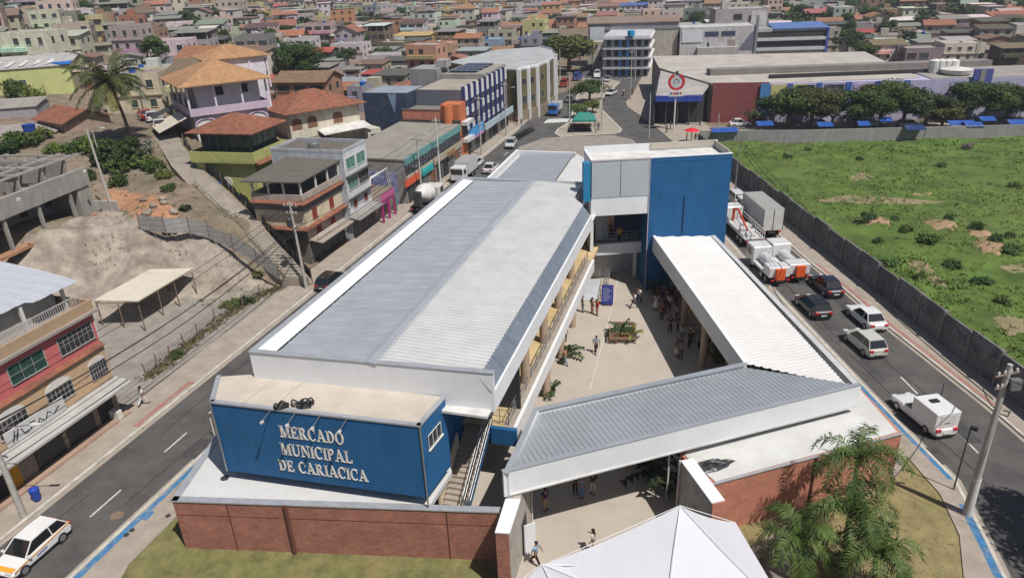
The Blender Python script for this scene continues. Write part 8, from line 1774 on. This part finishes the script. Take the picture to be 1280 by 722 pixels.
def person_proto(key, pose, dress=False, longhair=False):
    J, E_, hands = posekit(pose); t = thing('person', 'x', 'person'); b = mesh2B(skinmesh('tmp', J, E_))
    for (w_, d, s) in hands:   # five fingers rooted in the palm
        a = d.orthogonal().normalized(); 
        for k in range(4): p0 = w_+d*.09+a*(k-1.5)*.018; b.path([p0, p0+d*.04, p0+d*(.065+.01*(k in (1, 2)))-a*.01+Vector((0, .015, 0))], .008, 5, .006)
        p0 = w_+d*.04; b.path([p0, p0+Vector((-s*.03, .02, 0))+d*.02, p0+Vector((-s*.035, .03, 0))+d*.045], .009, 5, .007)
    hy = J[5][0][1]; b.ell((0, hy+.1, 1.6), .014, .02, .02, 6, 4)
    for s in (-1, 1): b.ell((s*.082, hy, 1.61), .012, .02, .03, 6, 4)
    b.build('body', M['skin'], t)
    ix = [0, 1, 2]; sj = [((0, J[0][0][1], .93), (.16, .12)), (J[1][0], (.145, .108)), (J[2][0], (.175, .118)), ((0, J[3][0][1], 1.445), (.085, .07))]; se = [(0, 1), (1, 2), (2, 3)]
    for s_, k in ((0, 7), (1, 15)): n = len(sj); sj += [(J[k][0], .082), (tuple(Vector(J[k][0]).lerp(Vector(J[k+1][0]), .75)), .062)]; se += [(2, n), (n, n+1)]
    mesh2B(skinmesh('tmp', sj, se)).build('shirt', M['cloth'], t)
    if dress: b = B(); b.lathe((0, .02, 0), [(.30, .35), (.26, .6), (.2, .85), (.16, 1.0)], 14); b.build('skirt', M['cloth'], t)
    else:
        tj = [((0, 0, .95), (.155, .12)), ((0, 0, .86), (.15, .12))]; te = [(0, 1)]
        for k in (11, 19): n = len(tj); tj += [(J[k][0], .1), (J[k+1][0], .073), (tuple(Vector(J[k+2][0])+Vector((0, 0, .03))), .06)]; te += [(1, n), (n, n+1), (n+1, n+2)]
        mesh2B(skinmesh('tmp', tj, te)).build('trousers', M['cloth'], t)
    b = B(); b.ell((0, hy-.015, 1.655), .1, .115, .1, 10, 6, 0, -.15)
    if longhair: b.ell((0, hy-.07, 1.5), .1, .06, .2, 8, 6)
    b.build('hair', M['hair'], t)
    for k in (11, 19): f_ = J[k+2][0]; b = B(); b.ell((f_[0], f_[1]+.06, .045), .05, .14, .045, 8, 5); b.build('shoe', M['plasticb'], t)
    for e_, sx in ((0, -.035), (1, .035)): B().ell((sx, hy+.088, 1.635), .011, .008, .008, 6, 4).build('eye', M['hair'], t)
    B().ell((0, hy+.09, 1.567), .025, .008, .006, 6, 4).build('mouth', M['taill'], t); t['_s'] = 0; return t
protos = {}
POSES = {'s': ('stand', 'down'), 'f': ('stand', 'fold'), 'p': ('step', 'phone', .03), 'w': ('walk', 'swing', .04), 'h': ('stand', 'hips'), 'd': ('stand', 'down')}
def person(px, py, z, az, key, shirt, trs, label, lh=False, H=1.7, sk=(.28, .15, .09), group=None, q=None):
    k = (key, lh)
    if k not in protos: protos[k] = [person_proto(k, POSES[key], key == 'd', lh), False]
    pr, us = protos[k]; t = copy_tree(pr) if us else pr; protos[k][1] = True
    t.location = q if q is not None else at(px, py, z); t.rotation_euler = (0, 0, -R_(az)); s = H/1.75; t.scale = (s*1.03, s*1.03, s); tag(t, label, 'person', group)
    for c in kids(t):
        n = c.name.split('.')[0]
        c.color = (*{'body': sk, 'shirt': shirt, 'trousers': trs, 'skirt': trs}.get(n, (0, 0, 0)), 1)
    return t
Wt, Bk, Nv, Jn, Rd, Pk, Gn, Gy, Lb, Bn, Cr = (.65, .65, .65), (.015, .015, .018), (.02, .03, .1), (.12, .2, .3), (.55, .03, .03), (.5, .25, .22), (.02, .16, .12), (.15, .15, .16), (.3, .42, .6), (.15, .08, .05), (.5, .42, .32)
person(180, 506, .13, 30, 'w', Wt, Wt, 'person in white clothes walking along the left pavement past the lot', lh=True)
person(774, 303, 4.37, 190, 'f', (.65, .28, .03), Bk, 'person in an orange shirt leaning at the bridge railing')
person(743, 299, 4.37, 100, 's', Bk, Bk, 'person in black at the dark left end of the bridge'); person(764, 296, 4.37, 170, 's', Bn, Bk, 'person in brown standing behind the orange shirt on the bridge')
person(745, 441, .1, 175, 'w', (.25, .28, .35), Bk, 'person in a striped top and black trousers crossing the middle of the courtyard')
person(728, 390, .1, 80, 's', Gy, Jn, 'person in grey top and light jeans left of the red one'); person(740, 392, .1, 60, 's', Pk, Pk, 'person in pink beside the person in red', lh=True); person(746.5, 394, .1, 250, 's', Rd, Pk, 'person in a red top under the blue banner')
person(792, 385, .1, 60, 'w', Wt, (.05, .07, .12), 'person in a white shirt walking at the edge of the wing shadow'); person(798, 379, .1, 50, 'w', Wt, Nv, 'second person in white, just entering the wing shadow')
person(707, 456, .1, 300, 'p', (.45, .2, .14), Jn, 'person in a salmon top and jeans looking at a phone by the gallery plant', lh=True); person(706, 427, .1, 10, 's', Bk, Bk, 'person in black half hidden under the gallery')
grp = 'people standing in the shade of the wing'
for a in ((820, 387, 200, 'd', Cr, Wt, 'person in a long white skirt at the left of the shaded crowd', True), (826.6, 400, 30, 's', (.12, .03, .03), Bk, 'person in a maroon top with back turned in the shaded crowd', False), (830.7, 391.6, 140, 's', Bk, Bk, 'person in black behind the maroon top', False), (836.5, 388, 220, 's', Wt, Bk, 'person in white top and black trousers in the upper shaded crowd', False),
          (837.4, 415, 10, 'h', Nv, Bk, 'person in navy with hands on hips standing alone in the shade', False), (847.4, 413, 260, 's', (.1, .02, .02), Bk, 'person in dark red and black behind the navy one', True), (846, 401, 160, 's', (.4, .38, .55), Bk, 'person in a pale lilac shirt by the wing column', False), (852, 427, 200, 's', Lb, Gy, 'person in a light blue shirt in the lower shaded group', False),
          (861.5, 434, 340, 's', (.05, .055, .06), Bk, 'tall person in dark grey seen from behind in the lower shaded group', False), (873, 436, 80, 's', Gn, Bk, 'person in a dark green shirt beside the near wing column', False), (846.5, 445, 150, 'd', Bn, Cr, 'person with long hair in a cream skirt nearest the canopy', True), (851, 448, 210, 's', (.2, .2, .22), (.06, .08, .16), 'person in a patterned grey top nearest the canopy', False),
          (885, 441, 260, 's', Bk, Bk, 'person in black behind the near wing column', False), (829, 374, 190, 's', (.22, .12, .4), Bk, 'person in a purple shirt in the upper shaded crowd', False), (839, 371, 210, 's', (.03, .25, .3), Bk, 'person in a teal shirt at the top of the shaded crowd', False), (833, 381, 60, 's', Bn, Bk, 'person in brown in the thick of the upper crowd', False), (822, 377, 120, 's', (.25, .05, .04), Gy, 'person in a dark red top at the left of the upper crowd', True), (845, 379, 250, 's', Gy, Bk, 'person in grey right of the teal shirt', False), (866, 428, 190, 's', Cr, Gy, 'person in beige behind the tall dark grey one', False)):
    person(a[0], a[1], .1, a[2], a[3], a[4], a[5], a[6], a[7], group=grp)
person(670, 705, .1, 120, 'w', Lb, Bk, 'bald person in a light blue shirt by the gate door'); person(742, 690, .1, 300, 'p', (.6, .55, .5), Cr, 'person with long brown hair and white top behind the big tent edge', lh=True)
person(682, 637, .1, 150, 's', Nv, (.35, .25, .16), 'person in navy top and khaki trousers in the shade by the portal wall'); person(727, 621, .1, 180, 's', Jn, (.1, .18, .35), 'person in blue clothes under the canopy fascia'); person(741, 616, .1, 200, 's', Bk, (.4, .4, .38), 'person in pale trousers right of the blue one under the canopy'); person(719, 616, .1, 160, 's', (.02, .05, .03), Bk, 'dark dressed person left of the blue one under the canopy')
for a in ((858, 178, Rd, Bk, 'person in red by the red parasol outside the mall'), (864, 176, Bk, Bk, 'person in black by the red parasol outside the mall'), (869, 178, Pk, Jn, 'person in pink right of the red parasol'), (838, 162, Nv, Bk, 'person in navy left of the round pole sign'), (748, 163, Bk, Bk, 'person standing at the right of the green shelter'), (790, 118, Rd, Bk, 'person in red on the pavement left of the mall entrance'), (833, 166, Gy, Bk, 'person in grey near the mall corner kerb'), (652, 158, Gy, Jn, 'person in grey on the pavement before the olive building'), (646, 156, Rd, Bk, 'person in red on the pavement before the olive building')):
    person(a[0], a[1], .14, rnd.uniform(0, 360), 's', a[2], a[3], a[4])
person(1027, 297, .13, 100, 'w', (.6, .08, .05), Bk, 'person in a red top walking along the dark wall'); person(1004, 281, .13, 100, 's', Bk, Bk, 'person in black in the shade of the dark wall')
# motorcyclist
q = at(779, 120); t = thing('motorcycle', 'motorcycle ridden along the curving road by a person in white', 'motorcycle', q); f = Fr(q.x, q.y, 10, .03)
for u in (-.65, .65): B().tube(f.w(u, -.06, .3), f.w(u, .06, .3), .3, 12).build('wheel', M['tyre'], t)
b = B(); b.path([f.w(.65, 0, .3), f.w(.45, 0, 1.), f.w(.3, 0, 1.1)], .05, 5); b.path([f.w(-.6, 0, .35), f.w(-.2, 0, .65), f.w(.4, 0, .65)], .12, 6); b.build('body', M['plasticb'], t)
person(0, 0, 0, 10, 'w', Wt, Bk, 'person in white riding the motorcycle on the curving road', q=f.w(-.1, 0, .15), H=1.6)
# parasol, banner
q = at(864, 178, .14); t = thing('parasol', 'red parasol beside the mall entrance', 'parasol', q); B().lathe(q+Vector((0, 0, 2.1)), [(1.35, 0), (.7, .3), (.05, .5)], 10).build('canopy', M['cleanpaint'], t, color=(.6, .02, .03)); B().tube(q, q+Vector((0, 0, 2.5)), .04, 6).build('pole', M['steel'], t)
q = at(759, 381, .1); F_ = Fr(q.x, q.y, 95, .1); t = thing('banner_stand', 'blue banner stand near the ramp in the courtyard', 'banner', q); bn_ = B().box(F_, -.55, .55, -.03, .03, .1, 2.1).build('banner', M['cleanpaint'], t, color=(.04, .06, .26)); B().box(F_, -.5, .5, -.2, .2, 0, .08).build('foot', M['steeld'], t); b = B()
for k in range(7): b.box(F_, -.4, .1+.3*(k % 3)/2, .031, .036, .5+k*.2, .58+k*.2)
b.build('printed_lines', M['cleanpaint'], bn_, color=(.3, .3, .5))

# ================= poles and cables =================
def upole(q, h, name, label, r0=.17, r1=.1, lean=(0, 0), m='pole', arms=(), lamp=None, cat='pole', ins=True):
    t = thing(name, label, cat, q); tp = q+Vector((lean[0], lean[1], h)); B().tube(q-Vector((0, 0, .2)), tp, r0, 10, r1).build('pole', M[m], t)
    for (z, az, L) in arms:
        c = q.lerp(tp, z/h); d = Vector((math.sin(R_(az)), math.cos(R_(az)), 0)); b = B().tube(c-d*L/2, c+d*L/2, .06, 5); a = b.build('crossarm', M['rust'], t)
        if ins:
            for k in range(4): p0 = c-d*L/2+d*L*(k+.5)/4; B().lathe(p0+Vector((0, 0, .05)), [(.03, 0), (.07, .05), (.05, .1), (.07, .15), (.03, .22)], 8).build('insulator', M['whitew'], a)
    if lamp:
        az, L, z = lamp; c = q.lerp(tp, z/h); d = Vector((math.sin(R_(az)), math.cos(R_(az)), 0)); e = c+d*L+Vector((0, 0, .5)); B().path([c, c+d*L*.5+Vector((0, 0, .4)), e], .035, 6).build('lamp_arm', M['steel'], t); B().cbox(e+d*.25, .18, .6, .1, az).build('lamp_head', M['whitew'], t)
    return t, tp
def cable(a, b_, sag, name='power_cable', label='', r=.018, grp=None):
    pts = [a.lerp(b_, k/14)-Vector((0, 0, sag*4*(k/14)*(1-k/14))) for k in range(15)]; return tag(B().path(pts, r, 4).build(name, M['cable']), label, 'cable', grp)
q = at(1208, 642, .13); t, tR = upole(q, 10, 'utility_pole', 'tall concrete utility pole on the lower right pavement', .24, .13, arms=((9.4, 75, 1.6), (8.6, 75, 1.2)))
B().tube(q+Vector((.05, 0, .02)), q+Vector((.02, 0, 2.6)), .255, 10, .232).build('whitewash', M['whitew'], t); B().path([q+Vector((.3, -.1, 7.2)), q+Vector((.65, -.1, 7.1)), q+Vector((.6, -.1, 6.8)), q+Vector((.25, 0, 6.9))], .04, 6).build('cable_loop', M['steeld'], t); B().cbox(q+Vector((.4, -.2, 8.9)), .5, .35, .6).build('junction_box', M['steel'], t)
q2 = at(1192, 611, .13); t, _ = upole(q2, 4.6, 'camera_pole', 'slim dark pole with a small camera box beside the tall pole', .05, .04, m='steeld', ins=False); B().cbox(q2+Vector((.15, -.1, 4.5)), .35, .2, .2, 40).build('camera_box', M['plasticb'], t)
q3 = at(30, 645, .13); t, tL = upole(q3, 8.6, 'utility_pole', 'pale square utility pole at the lower left pavement edge', .2, .13, arms=((8.2, 107, 1.6),), lamp=(90, 2.6, 6.2))
q4 = at(383, 360, .13); t, tM = upole(q4, 9.3, 'utility_pole', 'utility pole at the foot of the worn stair with a tangle of equipment', .17, .1, lean=(-.25, .1), arms=((8.9, 107, 1.8), (8.1, 107, 1.4), (6.6, 107, 1.1)))
B().lathe(q4+Vector((-.5, -.2, 6.9)), [(.28, 0), (.3, .1), (.3, .8), (.2, .9)], 10).build('transformer', M['steeld'], t)
q5 = at(528, 250, .13); t, tS = upole(q5, 9.2, 'utility_pole', 'double-headed street lamp pole before the teal band shops', .16, .1, arms=((8.6, 107, 1.6),), lamp=(107, 1.2, 8.9))
q6 = MF.w(66.5, -14.9, .13); t, tT = upole(q6, 10.2, 'utility_pole', 'slender white pole on the left street beside the grey roofed shops', .15, .09, m='whitew', arms=((9.6, 107, 1.4),))
q7 = MF.w(86, -14.9, .13); t, tU = upole(q7, 10, 'utility_pole', 'pole in front of the striped office block near its sky blue sign', .15, .09, arms=((9.4, 107, 1.4),)); q8 = MF.w(101, -14.8, .13); t, tV = upole(q8, 10, 'utility_pole', 'pole before the far end of the striped office block', .15, .09, arms=((9.4, 107, 1.4),), lamp=(107, 1.5, 8.5))
q9 = at(918, 247, .13); t, tW = upole(q9, 8.4, 'lamp_pole', 'thin metal pole on the right pavement just beyond the blue tower', .09, .06, m='steel', ins=False)
qa = at(141, 262, 6.6); upole(qa, 9, 'utility_pole', 'leaning concrete pole between the unfinished building and the red soil', .17, .1, lean=(-.5, .2), lamp=None); qb_ = at(128, 208, 8.2); upole(qb_, 4.6, 'street_lamp', 'white curved street lamp above the green bushes', .06, .04, m='whitew', lamp=(80, 1., 4.4), cat='street lamp')
for (u, v, h, lb, lp) in ((712, 163, 11, 'tall pale pole at the left end of the green shelter', None), (752, 158, 9.5, 'lamp pole right of the green shelter with an arm over the island', (260, 3.5, 8.8)), (788, 125, 11, 'pole on the pavement corner left of the mall entrance', None), (811, 172, 8, 'dark pole near the mall corner kerb', None), (766, 96, 8, 'lamp pole at the tip of the traffic island', (250, 4, 7.4)), (794, 100, 9, 'pole beside the blue mall side wall', None), (700, 100, 8, 'pole left of the road tree', (100, 2, 7.6)), (896, 178, 5, 'short pole beside the red parasol', None)):
    upole(at(u, v, .14), h, 'utility_pole' if lp is None else 'lamp_pole', lb, .14, .08, lamp=lp, arms=((h-.4, 100, 1.2),) if lp is None and h > 9 else (), m='pole')
for (u, v, h, lb) in ((330, 60, 8, 'far pole above the yellow block'), (240, 92, 8, 'far pole beside the pink mansion rear roof'), (455, 118, 8, 'pole among the blue-grey houses left of the navy block'), (560, 70, 8, 'pole beside the salmon block'), (600, 60, 8, 'pole in front of the sky blue house'), (185, 135, 8.5, 'slanting pole rising from the parked cars on the alley'), (1120, 70, 8, 'far right pole beside the brown roofed white house'), (1220, 70, 8, 'far right pole beside the white house with the blue awning')):
    q = hit(u, v+8); upole(q, h, 'utility_pole', lb, .14, .08, arms=((h-.5, 107, 1.3),))
L1 = q3+Vector((0, 0, 8.4)); n = 0
desc = ['highest', 'second', 'third', 'fourth', 'lowest']
for k, (za, zb2, sg) in enumerate(((8.4, 9.0, .6), (8.3, 8.8, .8), (7.0, 7.0, .9), (6.6, 6.6, 1.1), (6.2, 6.3, 1.3))): cable(Vector((q3.x+(k % 3-1)*.5, q3.y, za)), Vector((q4.x-.25+(k % 3-1)*.5, q4.y, zb2)), sg, label=f'{desc[k]} of the black cables spanning the gravel lot between the two left poles', r=.02 if k < 2 else .035, grp='cables over the gravel lot')
for k, (za, zb2, sg) in enumerate(((8.4, 9.0, .5), (8.3, 8.8, .6), (6.8, 7.0, .7), (6.3, 6.3, .9))): cable(Vector((q3.x+(k % 3-1)*.5, q3.y, za)), Vector((q3.x-9, q3.y-26+k*.3, zb2)), sg, label=f'{desc[k]} of the cables leaving the pale lower left pole towards the picture edge', r=.02, grp='cables at the lower left')
seq = [(q4, q5, 'between the stair pole and the double-headed lamp'), (q5, q6, 'between the double-headed lamp and the white pole'), (q6, q7, 'between the white pole and the striped block'), (q7, q8, 'along the striped office block')]
for a, c, lb in seq:
    for k, (z, sg) in enumerate(((8.9, .5), (8.4, .6), (6.6, .8), (6.2, 1.0))): cable(a+Vector(((k % 2-.5)*.6, 0, z)), c+Vector(((k % 2-.5)*.6, 0, z)), sg, label=f'{desc[k]} cable {lb}', r=.02 if k < 2 else .032, grp='cables along the left street')
for k, (z, zz, sg) in enumerate(((9.5, 8.2, .9), (9.4, 8.0, 1.1), (8.6, 7.6, 1.3), (7.9, 7.2, 1.6))): cable(tR+Vector(((k % 3-1)*.4, 0, z-10)), Vector((q9.x, q9.y, zz)), sg, label=f'{desc[k]} cable running from the tall right pole along the dark wall', r=.02 if k < 2 else .03, grp='cables along the right street')
for k, z in enumerate((9.4, 8.6, 7.6)): cable(tR+Vector(((k % 3-1)*.4, 0, z-10)), Vector((40+k, 12, z-.5)), .8, label=f'{desc[k]} cable leaving the tall right pole beyond the picture edge', r=.022, grp='cables at the right edge')
cable(tR+Vector((0, 0, -2.8)), Vector((33.5, 44, 3.)), .8, label='drooping cable from the tall right pole towards the dark wall', r=.03)
for k, (a, c) in enumerate(((q4+Vector((0, 0, 7)), Vector((*MF.w(36, -18)[:2], 6.5))), (q4+Vector((0, 0, 6.6)), Vector((*MF.w(40, -18)[:2], 7.0))), (q4+Vector((0, 0, 7.4)), alL[6]+Vector((2, 0, 5))))): cable(a, c, .4, label=('service cable from the stair pole to the corner house edge', 'service cable from the stair pole to the middle of the corner house', 'cable from the stair pole up the alley')[k], r=.02)
# railing posts by the sign block and small street details
t = thing('street_railing', 'white railing stub on the pavement beside the blue sign block', 'railing', at(250, 600)); b = B(); pq = [at(251, 603, .14), at(243, 590, .14), at(237, 578, .14)]
for z in (.5, .9, 1.3): b.tube(pq[0]+Vector((0, 0, z)), pq[2]+Vector((2.4, 9, z)), .02, 5)
b.build('rail', M['whitew'], t)
for x in (pq[0], pq[2]+Vector((.6, 3.0, 0)), pq[2]+Vector((1.6, 6.5, 0))): B().tube(x, x+Vector((0, 0, 1.5)), .045, 6).build('post', M['whitew'], t)
for k, (u, v, z, rr2, lb) in enumerate(((146, 644, .016, .4, 'round iron manhole cover in the left street'), (165, 662, .14, .16, 'small square drain lid by the lawn edge'), (158, 668, .14, .16, 'second small drain lid by the lawn edge'), (210, 644, .14, .16, 'small drain lid at the lawn corner'), (281, 597, 3.505, .25, 'round vent ring on the white slab left of the sign block'))): 
    q = at(u, v, z); tag(B().tube(q, q+Vector((0, 0, .012)), rr2, 20).build('manhole_cover', M['steeld' if k else 'rust']), lb, 'manhole cover')
q = at(33, 628, .13); t = thing('litter_bin', 'dark blue rubbish bin at the foot of the lower left pole', 'bin', q+Vector((.6, .2, 0))); B().lathe(q+Vector((.6, .2, .1)), [(.22, 0), (.3, .75), (.32, .8), (.1, .9)], 10).build('bin', M['cleanpaint'], t, color=(.02, .06, .35)); B().lathe(q+Vector((.6, .2, .0)), [(.2, 0), (.2, .1)], 8).build('foot', M['tyre'], t)
# ================= unique labels for the houses =================
def zone(q):
    px, py, _ = proj(q.x, q.y, q.z+3)
    if px < 330: return 'on the left hillside' if py > 60 else 'on the upper left slope'
    if px < 560: return 'behind the cream house and street row' if py > 75 else 'in the middle distance left of centre'
    if px < 860: return 'beyond the olive curved building' if py > 30 else 'near the top centre hills'
    return 'behind the mall' if py > 28 else 'near the far trees right'
groups = {}
ORD = ['first', 'second', 'third', 'fourth', 'fifth', 'sixth', 'seventh', 'eighth', 'ninth', 'tenth', 'eleventh', 'twelfth']
lab = {}
for h in HOUSES:
    t, wc, st_, kind, rc, q, w = h
    l = f"{SN[st_]} {wc} house with {rc} {KN[kind]} {zone(q)}"; lab.setdefault(l, []).append(h)
for l, hs in lab.items():
    if len(hs) == 1: hs[0][0]['label'] = l; continue
    hs.sort(key=lambda h: proj(h[5].x, h[5].y, h[5].z)[0])
    for i, h in enumerate(hs):
        pre = ('leftmost' if i == 0 else 'rightmost' if i == len(hs)-1 else ORD[i]+' from left')
        s = f"{pre}, {l}".split(); h[0]['label'] = ' '.join(s)
for h in HOUSES:
    l = h[0]['label']
    if len(l.split()) > 16: l = l.replace(' house with ', ', ').replace('in the middle distance left of centre', 'left of centre').replace('behind the cream house and street row', 'behind the street row').replace('beyond the olive curved building', 'beyond the curved building').replace('near the top centre hills', 'near the centre hills'); h[0]['label'] = l
    h[0]['group'] = 'houses of the background town'
# ================= air =================
hz_ = B().prism([(-940, -80), (940, -80), (940, 1330), (-940, 1330)], -2.5, 96)
hm = bpy.data.materials.new('haze_air'); hm.use_nodes = True; hn = hm.node_tree; hn.nodes.remove(hn.nodes['Principled BSDF']); pv = hn.nodes.new('ShaderNodeVolumePrincipled'); pv.inputs['Color'].default_value = (.82, .88, 1, 1); pv.inputs['Density'].default_value = .0003; pv.inputs['Anisotropy'].default_value = .2
hn.links.new(pv.outputs[0], hn.nodes['Material Output'].inputs['Volume'])
tag(hz_.build('haze', hm), kind='stuff')
# ================= light, camera, world =================
cam = bpy.data.cameras.new('camera'); co = bpy.data.objects.new('camera', cam); COL.objects.link(co)
cx = RW @ np.array([1, 0, 0]); cy = RW @ np.array([0, -1, 0]); cz = RW @ np.array([0, 0, -1])
Mx = Matrix.Identity(4)
for i in range(3): Mx[i][0], Mx[i][1], Mx[i][2] = cx[i], cy[i], cz[i]
Mx[2][3] = CAMZ; co.matrix_world = Mx
cam.sensor_width = 36; cam.lens = FPX/1280*36; cam.clip_start = .5; cam.clip_end = 3000
sc.camera = co
SUN_EL, SUN_AZ = 60., 138.
sd = bpy.data.lights.new('sun', 'SUN'); so = bpy.data.objects.new('sun', sd); COL.objects.link(so)
d = Vector((math.sin(R_(SUN_AZ))*math.cos(R_(SUN_EL)), math.cos(R_(SUN_AZ))*math.cos(R_(SUN_EL)), math.sin(R_(SUN_EL))))
so.rotation_euler = d.to_track_quat('Z', 'Y').to_euler(); so.location = (0, 0, 80)
sd.energy = 4.8; sd.angle = R_(.53); sd.color = (1, .955, .89)
w = bpy.data.worlds.new('World'); sc.world = w; w.use_nodes = True; nt = w.node_tree
bg = nt.nodes['Background']; sky = nt.nodes.new('ShaderNodeTexSky'); sky.sky_type = 'NISHITA'; sky.sun_disc = False
sky.sun_elevation = R_(SUN_EL); sky.sun_rotation = R_(SUN_AZ); sky.altitude = 30; sky.air_density = 1.; sky.dust_density = 1.2; sky.ozone_density = 1.
nt.links.new(sky.outputs[0], bg.inputs[0]); bg.inputs[1].default_value = .062
sc.view_settings.view_transform = 'Standard'; sc.view_settings.look = 'None'; sc.view_settings.exposure = 0; sc.view_settings.gamma = 1
sc.view_settings.use_curve_mapping = False
sc.render.engine = 'CYCLES'
try:
    sc.cycles.use_denoising = True; sc.cycles.max_bounces = 5; sc.cycles.diffuse_bounces = 3; sc.cycles.glossy_bounces = 2; sc.cycles.transmission_bounces = 2
    sc.cycles.transparent_max_bounces = 6; sc.cycles.caustics_reflective = False; sc.cycles.caustics_refractive = False
except Exception: pass
